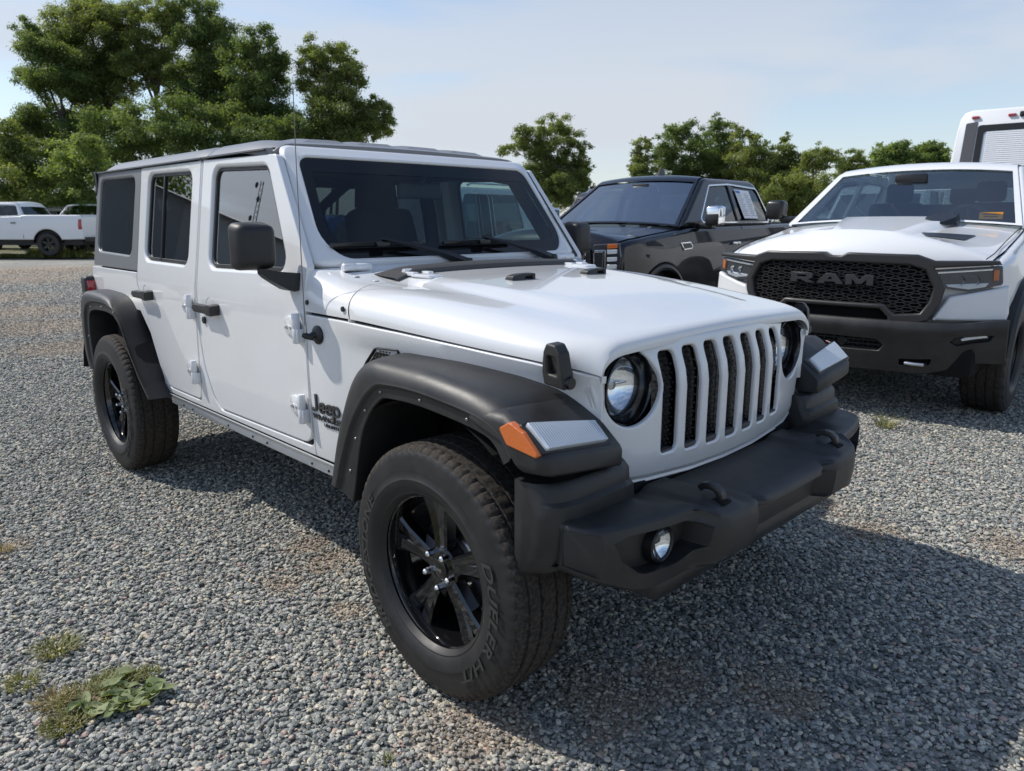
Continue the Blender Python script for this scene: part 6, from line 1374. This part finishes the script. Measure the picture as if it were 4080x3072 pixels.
s2 = nn('ShaderNodeMath'); s2.operation = 'MULTIPLY'; lk(sz.outputs[0], s2.inputs[0]); lk(ab.outputs[0], s2.inputs[1])
si = nn('ShaderNodeMath'); si.operation = 'MULTIPLY_ADD'; si.inputs[1].default_value = -0.28; si.inputs[2].default_value = 1.0; lk(smk, si.inputs[0])
s3 = nn('ShaderNodeMath'); s3.operation = 'MULTIPLY'; lk(s2.outputs[0], s3.inputs[0]); lk(si.outputs[0], s3.inputs[1]); lk(s3.outputs[0], ip.inputs['Scale'])
st = nn('GeometryNodeStoreNamedAttribute'); st.data_type = 'FLOAT'; st.domain = 'INSTANCE'; st.inputs['Name'].default_value = 'rnd'
r4 = nn('FunctionNodeRandomValue'); r4.data_type = 'FLOAT'; r4.inputs['Seed'].default_value = 21; lk(r4.outputs[1], st.inputs['Value']); lk(ip.outputs[0], st.inputs['Geometry'])
tl = nn('GeometryNodeTranslateInstances'); rz_ = nn('FunctionNodeRandomValue'); rz_.data_type = 'FLOAT_VECTOR'; rz_.inputs[0].default_value = (0, 0, -0.002); rz_.inputs[1].default_value = (0, 0, 0.009); rz_.inputs['Seed'].default_value = 31; tl.inputs['Local Space'].default_value = False
lk(st.outputs[0], tl.inputs[0]); lk(rz_.outputs[0], tl.inputs['Translation'])
smat = nn('GeometryNodeSetMaterial'); smat.inputs['Material'].default_value = sm_; lk(tl.outputs[0], smat.inputs[0]); lk(smat.outputs[0], go_.inputs[0])
md_ = gravel.modifiers.new('scatter', 'NODES'); md_.node_group = ng

# ================================================================== plants
def leafmat(name, c1, c2, tr=0.35, rough=0.55):
    m = bpy.data.materials.new(name); m.use_nodes = True; nt = m.node_tree; b = nt.nodes['Principled BSDF']; out = nt.nodes['Material Output']
    a = nt.nodes.new('ShaderNodeAttribute'); a.attribute_name = 'tint'
    r = ramp(nt, [(0.0, c1), (1.0, c2)], 'LINEAR'); nt.links.new(a.outputs['Fac'], r.inputs[0]); nt.links.new(r.outputs[0], b.inputs['Base Color']); b.inputs['Roughness'].default_value = rough; b.inputs['Specular IOR Level'].default_value = 0.35
    t = nt.nodes.new('ShaderNodeBsdfTranslucent'); hs = nt.nodes.new('ShaderNodeMixRGB'); hs.blend_type = 'MULTIPLY'; hs.inputs[0].default_value = 1; hs.inputs[2].default_value = (1.5, 1.5, 0.6, 1); nt.links.new(r.outputs[0], hs.inputs[1]); nt.links.new(hs.outputs[0], t.inputs[0])
    mx_ = nt.nodes.new('ShaderNodeMixShader'); mx_.inputs[0].default_value = tr; nt.links.new(b.outputs[0], mx_.inputs[1]); nt.links.new(t.outputs[0], mx_.inputs[2]); nt.links.new(mx_.outputs[0], out.inputs[0])
    return m
LEAF_A = leafmat('dark leaf', (0.095, 0.142, 0.058), (0.205, 0.262, 0.098), 0.55)
LEAF_B = leafmat('olive leaf', (0.115, 0.156, 0.058), (0.25, 0.285, 0.105), 0.55)
LEAF_C = leafmat('fresh leaf', (0.12, 0.178, 0.064), (0.26, 0.32, 0.12), 0.55)
BARK = mat('bark', (0.085, 0.072, 0.058), 0.9, bump=(14, 0.6, 0.03), var=(3, (0.14, 0.125, 0.105), 0.0))
def leaf_mesh(name, C, R, n, size, m_, rs, flat=0.35, tint=0.0, droop=0.15):
    """C: clump centres (k,3); R: radii (k,3); n leaves per clump"""
    k = len(C); tot = int(np.sum(n)); idx = np.repeat(np.arange(k), n)
    d = rs.normal(size=(tot, 3)); d /= np.linalg.norm(d, axis=1)[:, None]
    rad = rs.random(tot)**0.45; rad *= 1+0.22*rs.normal(size=tot)
    P = C[idx]+d*R[idx]*rad[:, None]
    nrm = d*0.6+rs.normal(size=(tot, 3))*0.55+np.array([0, 0, 0.55]); nrm /= np.linalg.norm(nrm, axis=1)[:, None]
    t = np.cross(nrm, rs.normal(size=(tot, 3))); t /= np.linalg.norm(t, axis=1)[:, None]; t[:, 2] -= droop; b = np.cross(nrm, t)
    s = (size*(0.65+0.7*rs.random(tot)))[:, None]
    V = np.empty((tot, 4, 3)); V[:, 0] = P-t*s*0.5; V[:, 1] = P+b*s*flat*0.6+nrm*s*0.05; V[:, 2] = P+t*s*0.5; V[:, 3] = P-b*s*flat*0.6+nrm*s*0.05
    me = bpy.data.meshes.new(name); me.vertices.add(tot*4); me.vertices.foreach_set('co', V.reshape(-1)); me.loops.add(tot*4); me.polygons.add(tot)
    me.loops.foreach_set('vertex_index', np.arange(tot*4, dtype=np.int32)); me.polygons.foreach_set('loop_start', np.arange(0, tot*4, 4, dtype=np.int32)); me.polygons.foreach_set('loop_total', np.full(tot, 4, dtype=np.int32)); me.update(calc_edges=True)
    tn = me.attributes.new('tint', 'FLOAT', 'FACE'); cl = rs.random(k)
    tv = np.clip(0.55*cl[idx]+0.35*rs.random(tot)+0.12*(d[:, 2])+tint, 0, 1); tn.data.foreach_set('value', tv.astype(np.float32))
    me.materials.append(m_); return me
def unp(px, py, dep):
    return CAM+dep*(_f+_r*((px-2040)/FPX)-_u*((py-1536)/FPX))/((_f+_r*((px-2040)/FPX)-_u*((py-1536)/FPX)).dot(FH))
TREEN = [0]
def tree(name, label, px0, dep, blobs, scale, off, m_, group, dens=1.0, size=0.22, tint=0.0, seed=1, trunks=((0, 0.9),), cat='tree', bark=True, sub=14, fill=0):
    rs = np.random.RandomState(seed*17+5); base = camp(px0, dep); base.z = -0.05; root = thing(name, label, cat, (base.x, base.y, -0.05), 0, group)
    C = []; R = []; big = []
    low = sorted(blobs, key=lambda q: -q[1])[:max(3, len(blobs)//2)] if fill else []
    blobs = list(blobs)+[(x+(k % 2)*0.3*rx, y+(k+1)*1.5*ry, rx*1.05, ry) for x, y, rx, ry in low for k in range(fill) if off[1]+(y+(k+1)*1.5*ry)*scale < 850]
    for (x, y, rx, ry) in blobs:
        px, py = off[0]+x*scale, off[1]+y*scale; k = dep/FPX*scale
        dd = dep+rs.uniform(-1, 1)*rx*k*0.9; c = unp(px, py, dd); big.append(c); c = np.array(c-base)
        R0 = np.array([rx*k*1.2, rx*k*1.2, ry*k*1.35])
        for q in range(sub):
            v = rs.normal(size=3); v /= np.linalg.norm(v); C.append(c+v*R0*rs.uniform(0.3, 1.12)); R.append(np.full(3, 0.5*(R0[0]+R0[2]))*rs.uniform(0.20, 0.52)*np.array([1.2, 1.2, 0.8]))
    C = np.array(C); R = np.array(R); n = np.maximum(14, (dens*330*(R[:, 0]*R[:, 2])/(size/0.22)**2/0.30)).astype(int)
    cr = bpy.data.objects.new('crown', leaf_mesh('crown', C, R, n, size, m_, rs, tint=tint)); _link(cr, root)
    # trunk and limbs reach up into the clumps
    m = MB(); ctr = sum(big, Vector())/len(big); H = max(b.z for b in big)
    fork = []
    for (dx, rr) in trunks:
        p0 = Vector((dx, 0.3*rs.normal(), 0)); tz = min(b.z for b in big)*0.5+H*0.22; p1 = Vector(((ctr-base).x*0.5+dx*0.6, (ctr-base).y*0.5, tz)); p2 = Vector(((ctr-base).x*0.8+dx*0.3, (ctr-base).y*0.8, H*0.78))
        w = H*0.013*rr; m.tube([p0, p0.lerp(p1, 0.5)+Vector((rs.normal()*0.15, rs.normal()*0.15, 0)), p1, p1.lerp(p2, 0.5)+Vector((rs.normal()*0.3, rs.normal()*0.3, 0)), p2], [w*1.25, w, w*0.8, w*0.5, w*0.22], 9); fork.append((p0, p1, p2))
    for b in big:
        q = b-base; f0 = fork[min(range(len(fork)), key=lambda i: (fork[i][1].xy-q.xy).length)]
        t = rs.uniform(0.05, 0.75); s0 = f0[1].lerp(f0[2], t) if q.z > f0[1].z*1.15 else f0[0].lerp(f0[1], rs.uniform(0.6, 1.0))
        mid = s0.lerp(q, 0.55)+Vector((rs.normal()*0.2, rs.normal()*0.2, 0.25)); w = H*0.0065
        m.tube([s0, mid, q], [w, w*0.65, w*0.25], 6)
        for _ in range(3):
            e = q+Vector((rs.uniform(-1, 1), rs.uniform(-1, 1), rs.uniform(-1, 1)))*0.45; m.tube([mid.lerp(q, 0.5), e], [w*0.35, w*0.12], 4)
    m.build('trunk', BARK, root, 60)
    return root
Z8 = 0.76852
GL_ = 'trees behind the far left cars'
TL = [('tree', 'tall layered dark tree standing at the far left of the left clump', 400, 46, [(180, 230, 90, 75), (150, 180, 50, 45), (250, 320, 130, 75), (150, 420, 80, 45), (280, 440, 110, 60), (380, 500, 130, 80), (150, 600, 85, 50), (130, 660, 60, 35), (290, 640, 120, 60), (430, 590, 110, 100), (500, 700, 110, 80)], LEAF_A, 0.0),
      ('tree', 'tallest broad tree topping the left clump, light upper crown', 560, 48, [(430, 70, 110, 65), (550, 60, 100, 60), (350, 150, 100, 75), (480, 190, 120, 80), (600, 150, 90, 70), (400, 280, 100, 70), (530, 310, 100, 80), (640, 260, 70, 60), (610, 400, 70, 60), (470, 420, 90, 60)], LEAF_B, 0.1),
      ('tree', 'slender forked tree with bare limbs in the middle of the left clump', 700, 47, [(710, 80, 90, 60), (830, 60, 90, 55), (760, 170, 100, 65), (880, 150, 80, 60), (700, 270, 60, 45), (820, 280, 90, 60), (880, 350, 60, 50), (780, 390, 40, 30)], LEAF_B, 0.05),
      ('tree', 'dark upright tree right of the forked tree in the left clump', 830, 46, [(1030, 80, 90, 55), (1130, 120, 80, 55), (980, 180, 90, 65), (1100, 230, 100, 75), (1190, 240, 60, 60), (1010, 320, 90, 70), (1130, 360, 90, 70), (940, 420, 70, 60), (1060, 460, 100, 70), (1170, 490, 80, 70), (960, 540, 80, 60)], LEAF_A, 0.05),
      ('tree', 'round-topped dark tree fifth from the left behind the hardtop', 1050, 45, [(1340, 220, 80, 50), (1270, 310, 90, 65), (1400, 310, 75, 55), (1470, 300, 40, 30), (1310, 420, 110, 70), (1440, 420, 75, 65), (1270, 540, 110, 75), (1410, 540, 90, 70), (1470, 610, 60, 60)], LEAF_A, 0.0),
      ('tree', 'separate tree with drooping right branches behind the antenna', 1330, 44, [(1680, 260, 80, 45), (1770, 300, 75, 45), (1620, 340, 80, 50), (1720, 390, 95, 55), (1820, 400, 60, 45), (1640, 460, 90, 55), (1780, 490, 90, 55), (1690, 570, 100, 60), (1830, 580, 70, 50), (1640, 660, 80, 55), (1780, 670, 95, 50), (1950, 560, 60, 40), (2000, 590, 45, 30), (1960, 640, 55, 35), (1900, 620, 40, 30)], LEAF_B, 0.0)]
for i, (n_, l_, px0, dep, bl__, m_, ti) in enumerate(TL):
    tree(n_, l_, px0, dep, bl__, Z8, (0, -6), m_, GL_, dens=0.80, size=0.14, tint=ti, seed=i+1, fill=1, trunks=((-0.4, 0.6), (0.6, 0.6)) if i in (1, 2, 5) else ((0, 0.9),))
SH = [('ivy covered bush rising between the left trunks', 560, 42, [(600, 690, 110, 90), (700, 620, 80, 80), (720, 720, 110, 80), (660, 800, 120, 70)], LEAF_A),
      ('dense dark undergrowth behind the hardtop rear', 780, 42, [(880, 620, 100, 80), (1000, 640, 110, 90), (900, 720, 130, 70), (1060, 740, 120, 60), (800, 780, 120, 60)], LEAF_A),
      ('dense dark undergrowth behind the roof panels', 1010, 42, [(1160, 650, 100, 80), (1290, 680, 110, 80), (1420, 690, 110, 75), (1520, 640, 60, 60), (1200, 750, 130, 50), (1350, 760, 120, 50)], LEAF_A),
      ('low tangled shrub at the left edge above the pickup cab', 40, 36, [(20, 720, 60, 70), (100, 790, 80, 90), (20, 860, 100, 90), (120, 920, 110, 80), (40, 1000, 120, 70)], LEAF_B),
      ('tall leafy shrub behind the far pickup bed', 230, 37, [(270, 780, 90, 60), (340, 790, 80, 60), (200, 880, 110, 80), (330, 880, 110, 90), (230, 980, 130, 80)], LEAF_C),
      ('pale green shrub beside the hardtop quarter window', 340, 35, [(440, 850, 90, 90), (480, 780, 70, 60), (400, 960, 110, 80), (480, 970, 90, 90), (360, 1030, 130, 60), (470, 1060, 100, 50)], LEAF_C),
      ('dark shrub behind the far white cars', 130, 39, [(140, 1020, 110, 70), (260, 1060, 130, 60), (60, 1080, 110, 60), (360, 1090, 130, 50)], LEAF_A)]
for i, (l_, px0, dep, bl__, m_) in enumerate(SH): tree('shrub', l_, px0, dep, bl__, Z8, (0, 0), m_, 'shrubs under the left trees', dens=0.65, size=0.15, seed=40+i, cat='shrub')
ZM = 0.72333; OM = (1900, 420)
tree('tree', 'lone rounded tree right of the windshield', 2190, 58, [(430, 110, 80, 40), (340, 130, 65, 38), (250, 165, 55, 35), (175, 245, 50, 22), (290, 220, 75, 42), (410, 200, 85, 45), (530, 190, 55, 38), (585, 240, 40, 25), (590, 305, 40, 20), (500, 275, 70, 38), (350, 300, 75, 42), (440, 350, 80, 42), (540, 390, 45, 25), (330, 380, 60, 40), (460, 420, 90, 35), (600, 420, 35, 15)], ZM, OM, LEAF_B, 'trees beyond the right row', dens=0.7, size=0.18, seed=70, fill=2)
TR = [('small leaning tree at the left end of the right tree line', 2560, 56, [(890, 220, 45, 32), (945, 205, 28, 22), (880, 290, 38, 30), (930, 320, 50, 38), (900, 360, 50, 30)], LEAF_B, 0),
      ('wide dark tree behind the black pickup roof', 2720, 57, [(1060, 160, 55, 35), (1150, 130, 70, 35), (1040, 240, 60, 42), (1120, 220, 75, 45), (1200, 200, 70, 45), (1110, 310, 90, 45), (1210, 300, 80, 45)], LEAF_A, 0.05),
      ('tallest tree of the right tree line behind the roof antenna', 2880, 58, [(1330, 100, 42, 32), (1360, 160, 60, 42), (1300, 200, 65, 48), (1390, 240, 65, 48), (1310, 290, 80, 48)], LEAF_A, 0),
      ('olive tree with two small tops in the right tree line', 2980, 55, [(1455, 150, 42, 32), (1510, 165, 26, 25), (1470, 230, 70, 48), (1550, 220, 42, 36), (1570, 290, 70, 45), (1480, 310, 90, 45), (1540, 380, 100, 45)], LEAF_B, 0.1),
      ('narrow pointed tree in the right tree line', 3120, 56, [(1700, 190, 26, 24), (1700, 245, 45, 32), (1655, 290, 60, 40), (1740, 270, 40, 30), (1690, 340, 80, 42)], LEAF_B, 0),
      ('olive bushy tree left of the white pickup roof', 3260, 54, [(1900, 245, 42, 32), (1850, 290, 60, 35), (1940, 310, 55, 38), (1870, 350, 80, 42), (1770, 370, 80, 48), (1650, 410, 100, 48), (1740, 440, 100, 45), (1840, 430, 100, 40)], LEAF_B, 0.2),
      ('rounded tree above the white pickup windshield corner', 3380, 62, [(2090, 275, 45, 24), (2020, 300, 45, 25), (2120, 305, 36, 25), (2060, 340, 70, 30)], LEAF_B, 0)]
for i, (l_, px0, dep, bl__, m_, ti) in enumerate(TR): tree('tree', l_, px0, dep, bl__, ZM, OM, m_, 'trees beyond the right row', dens=0.65, size=0.18, tint=ti, seed=80+i, fill=3)
tree('tree', 'fresh green far tree above the white pickup roof', 3560, 85, [(700, 560, 150, 50), (820, 520, 110, 45), (600, 610, 110, 40), (930, 590, 120, 40)], 0.3526, (3300, 400), LEAF_C, 'trees beyond the right row', dens=0.8, size=0.34, seed=95, fill=3)
tree('tree', 'fresh green far tree left of the tall van', 3720, 85, [(1130, 520, 90, 45), (1230, 530, 90, 50), (1100, 590, 130, 45), (1260, 590, 80, 40)], 0.3526, (3300, 400), LEAF_C, 'trees beyond the right row', dens=0.8, size=0.34, seed=96, fill=3)

# weeds between the stones
GRASS = leafmat('grass blade', (0.12, 0.14, 0.035), (0.33, 0.31, 0.14), 0.25)
DRYG = leafmat('dry grass', (0.26, 0.20, 0.10), (0.40, 0.33, 0.19), 0.2)
WEED = leafmat('weed leaf', (0.14, 0.19, 0.075), (0.31, 0.34, 0.18), 0.2, 0.7)
def blades(n, rad, hgt, rs, spread=0.9, wdt=0.0035, c=(0, 0)):
    V = []; F = []; T = []
    for _ in range(n):
        a = rs.uniform(0, 2*pi); r = rad*sqrt(rs.random_sample())*0.6; x, y = c[0]+r*cos(a), c[1]+r*sin(a); L = hgt*rs.uniform(0.5, 1.2); le = rs.uniform(0.2, spread); b = a+rs.normal()*0.6; t = rs.random_sample()
        k = len(V); w = wdt*rs.uniform(0.7, 1.4); sx, sy = -sin(b)*w, cos(b)*w
        for j in range(4):
            q = j/3; o = L*le*q**1.5; z = L*(q-0.35*le*q*q); ww = 1-q*0.9; V += [(x+cos(b)*o+sx*ww, y+sin(b)*o+sy*ww, z), (x+cos(b)*o-sx*ww, y+sin(b)*o-sy*ww, z)]
        for j in range(3): F.append((k+2*j, k+2*j+1, k+2*j+3, k+2*j+2)); T.append(t)
    return V, F, T
def tint_mesh(name, V, F, T, m_):
    me = bpy.data.meshes.new(name); me.from_pydata(V, [], F); me.update(); a = me.attributes.new('tint', 'FLOAT', 'FACE'); a.data.foreach_set('value', T); me.materials.append(m_); return me
rsw = np.random.RandomState(4)
TUFT_ = [('tuft of dry green grass alone left of the weed patch', -1.088, -1.709, 0.085, 0.055, 150, GRASS), ('small grass tuft at the left edge beside the weed patch', -0.939, -1.841, 0.06, 0.06, 70, GRASS), ('low moss green clump nearest the bottom left', -0.625, -1.800, 0.075, 0.03, 260, GRASS), ('dry straw clump left of the broad leaves', -0.775, -1.79, 0.075, 0.045, 120, DRYG), ('green grass clump behind the broad leaves', -0.745, -1.62, 0.085, 0.04, 240, GRASS), ('thin green clump right of the weed patch', -0.715, -1.53, 0.05, 0.03, 90, GRASS), ('weed tuft on the gravel before the white pickup', -0.135, 3.36, 0.09, 0.16, 60, GRASS), ('small grass sprig on the gravel at the bottom edge', 0.16, -1.20, 0.025, 0.03, 18, GRASS), ('tiny dry sprig at the left frame edge', -2.165, -1.664, 0.04, 0.04, 40, DRYG), ('wide ragged grass mat in the middle of the weed patch', -0.70, -1.70, 0.13, 0.05, 300, GRASS), ('straggling straw mat under the weed patch', -0.69, -1.735, 0.12, 0.035, 160, DRYG)]
for l_, x, y, rad, hg, n_, m_ in TUFT_:
    o = bpy.data.objects.new('grass_tuft', tint_mesh('grass_tuft', *blades(int(n_*1.3), rad*1.25, hg*0.72, rsw, 1.5, 0.0028), m_)); o.location = (x, y, 0.0); COL.objects.link(o); tag(o, l_, 'grass tuft', 'weeds in the gravel')
# broad leaved rosette
ros = thing('broadleaf_weed', 'broad pale green leaves flat on the gravel at bottom left', 'weed', (-0.615, -1.645, 0.004))
for k in range(40):
    a = rsw.uniform(0, 2*pi); L = rsw.uniform(0.035, 0.10); w = L*rsw.uniform(0.18, 0.30); lift = rsw.uniform(0.04, 0.32); V = []; F = []; cx, cy = rsw.normal()*0.05, rsw.normal()*0.045
    for j in range(7):
        q = j/6; ww = w*sin(pi*min(1, q*0.96+0.04))**0.7; rr = L*q; z = 0.006+lift*rr*(1-0.55*q)+0.004*sin(q*9+k)
        for e in (-1, -0.5, 0, 0.5, 1): V.append((cx+cos(a)*rr-sin(a)*ww*e, cy+sin(a)*rr+cos(a)*ww*e, z+abs(e)*0.007+0.004*sin(5*q+3*e+k)))
    for j in range(6):
        for e in range(4): F.append((j*5+e, j*5+e+1, j*5+e+6, j*5+e+5))
    o = bpy.data.objects.new('leaf', tint_mesh('leaf', V, F, [float(np.clip(0.5+0.3*rsw.normal(), 0, 1))]*len(F), WEED)); o.data.polygons.foreach_set('use_smooth', [True]*len(F)); _link(o, ros)
# verge of long grass under the far left pickups
vm = MB(); rows = []
for i in range(15):
    px = -300+i*60; rows.append([tuple(camp(px, d)+Vector((0, 0, h-1.4658))) for d, h in ((28.3, -0.02), (29.0, 0.06), (30, 0.12), (34, 0.12), (40, 0.15), (52, 0.15))])
vm.loft(rows, closed=False); verge = vm.build('grass_verge', mat('verge soil', (0.10, 0.105, 0.05), 0.95, var=(1.5, (0.16, 0.15, 0.08), 0)), None, 60); tag(verge, kind='structure')
if verge.data.polygons[10].normal.z < 0: verge.data.flip_normals()
V = []; F = []; T = []
for _ in range(260):
    px = rsw.uniform(-250, 400); d = rsw.uniform(28.4, 29.6) if rsw.random_sample() < 0.75 else rsw.uniform(29, 36); p = camp(px, d); big_ = 1.9 if 150 < px < 380 else 0.7
    v, f, t = blades(36, 0.3, 0.17*big_, rsw, 0.8, 0.012, (p.x, p.y)); k = len(V); V += [(a, b, c+0.06) for a, b, c in v]; F += [tuple(q+k for q in r) for r in f]; T += t
lg = bpy.data.objects.new('long_grass', tint_mesh('long_grass', V, F, T, leafmat('verge grass', (0.09, 0.12, 0.03), (0.22, 0.22, 0.07), 0.3))); COL.objects.link(lg); tag(lg, 'long green and yellow grass on the verge under the far pickup', 'grass', kind='stuff')

# ================================================================== what the side windows mirror: a metal shed, a tree and a mast
A = Vector((-36, -13, 0)); U_ = Vector((-0.55, -0.835, 0)); V_ = Vector((-0.835, 0.55, 0)); ez, rz_h = 6.0, 7.6
SHED = thing('metal_shed', 'grey metal shed with low gable mirrored in the side windows', 'building', tuple(A))
SID = mat('grey metal siding', (0.22, 0.23, 0.24), 0.6, bump=(3, 0.1, 0.02)); RF = mat('metal roof', (0.10, 0.105, 0.11), 0.6)
def P3(u, v, z): return tuple(U_*u+V_*v+Vector((0, 0, z)))
L_, W_ = 46, 15
MB().add([P3(0, 0, 0), P3(L_, 0, 0), P3(L_, 0, ez), P3(0, 0, ez)], [(0, 1, 2, 3)]).build('side_wall', SID, SHED)
MB().add([P3(0, 0, 0), P3(0, W_, 0), P3(0, W_, ez), P3(0, W_/2, rz_h), P3(0, 0, ez)], [(0, 1, 2, 3, 4)]).build('gable_wall', SID, SHED)
MB().add([P3(0, W_, 0), P3(L_, W_, 0), P3(L_, W_, ez), P3(0, W_, ez)], [(0, 1, 2, 3)]).build('side_wall', SID, SHED)
MB().add([P3(L_, 0, 0), P3(L_, W_, 0), P3(L_, W_, ez), P3(L_, W_/2, rz_h), P3(L_, 0, ez)], [(0, 1, 2, 3, 4)]).build('gable_wall', SID, SHED)
for v0, v1 in ((-0.4, W_/2), (W_+0.4, W_/2)): MB().loft([[P3(u, v0, ez-0.08), P3(u, v1, rz_h+0.05), P3(u, v1, rz_h+0.12), P3(u, v0, ez)] for u in (-0.4, L_+0.4)]).build('roof', RF, SHED)
for v0, v1, z1 in ((2.0, 3.2, 2.3), (8.5, 12.0, 3.6)): MB().box((-0.06, v0, 0), (0.02, v1, z1), M=Matrix((( U_.x, V_.x, 0, 0), (U_.y, V_.y, 0, 0), (0, 0, 1, 0), (0, 0, 0, 1)))).build('door', mat('shed door', (0.14, 0.15, 0.16), 0.6), SHED)
mast = thing('radio_mast', 'thin radio mast with dishes mirrored in the front side window', 'mast', (-62, -28.5, 0))
m = MB()
for dx, dy in ((0.25, 0), (-0.15, 0.22), (-0.15, -0.22)): m.tube([(dx, dy, 0), (dx*0.6, dy*0.6, 13.0)], 0.03, 6)
for k in range(26): m.tube([(0.25*(1-k*0.014), 0, k*0.5), (-0.15*(1-k*0.014), 0.22*(1-k*0.014), k*0.5+0.5)], 0.014, 4); m.tube([(-0.15*(1-k*0.014), 0.22*(1-k*0.014), k*0.5), (-0.15*(1-k*0.014), -0.22*(1-k*0.014), k*0.5+0.5)], 0.014, 4)
m.build('lattice', SATIN, mast)
for k, z in enumerate((7.2, 8.0, 9.6, 11.3, 12.6)): MB().lathe([(0.0, 0.15), (0.22, 0.08), (0.28, 0.0), (0.0, -0.05)], 14, (0.4*(1 if k % 2 else -1), 0.3, z), 'y').build('dish', SATIN, mast)
rsx = np.random.RandomState(99)
tb = thing('tree', 'round tree behind the shed mirrored in the rear side window', 'tree', (-58, -17, 0))
C = rsx.normal(size=(60, 3)); C /= np.linalg.norm(C, axis=1)[:, None]; C = C*np.array([4.2, 4.2, 4.5])*rsx.uniform(0.5, 1, (60, 1))+np.array([0, 0, 9.5])
_link(bpy.data.objects.new('crown', leaf_mesh('crown', C, np.full((60, 3), 1.2), np.full(60, 130), 0.4, LEAF_A, rsx)), tb)
MB().tube([(0, 0, 0), (0, 0, 5), (0.3, 0, 9)], [0.4, 0.3, 0.15], 10).build('trunk', BARK, tb)
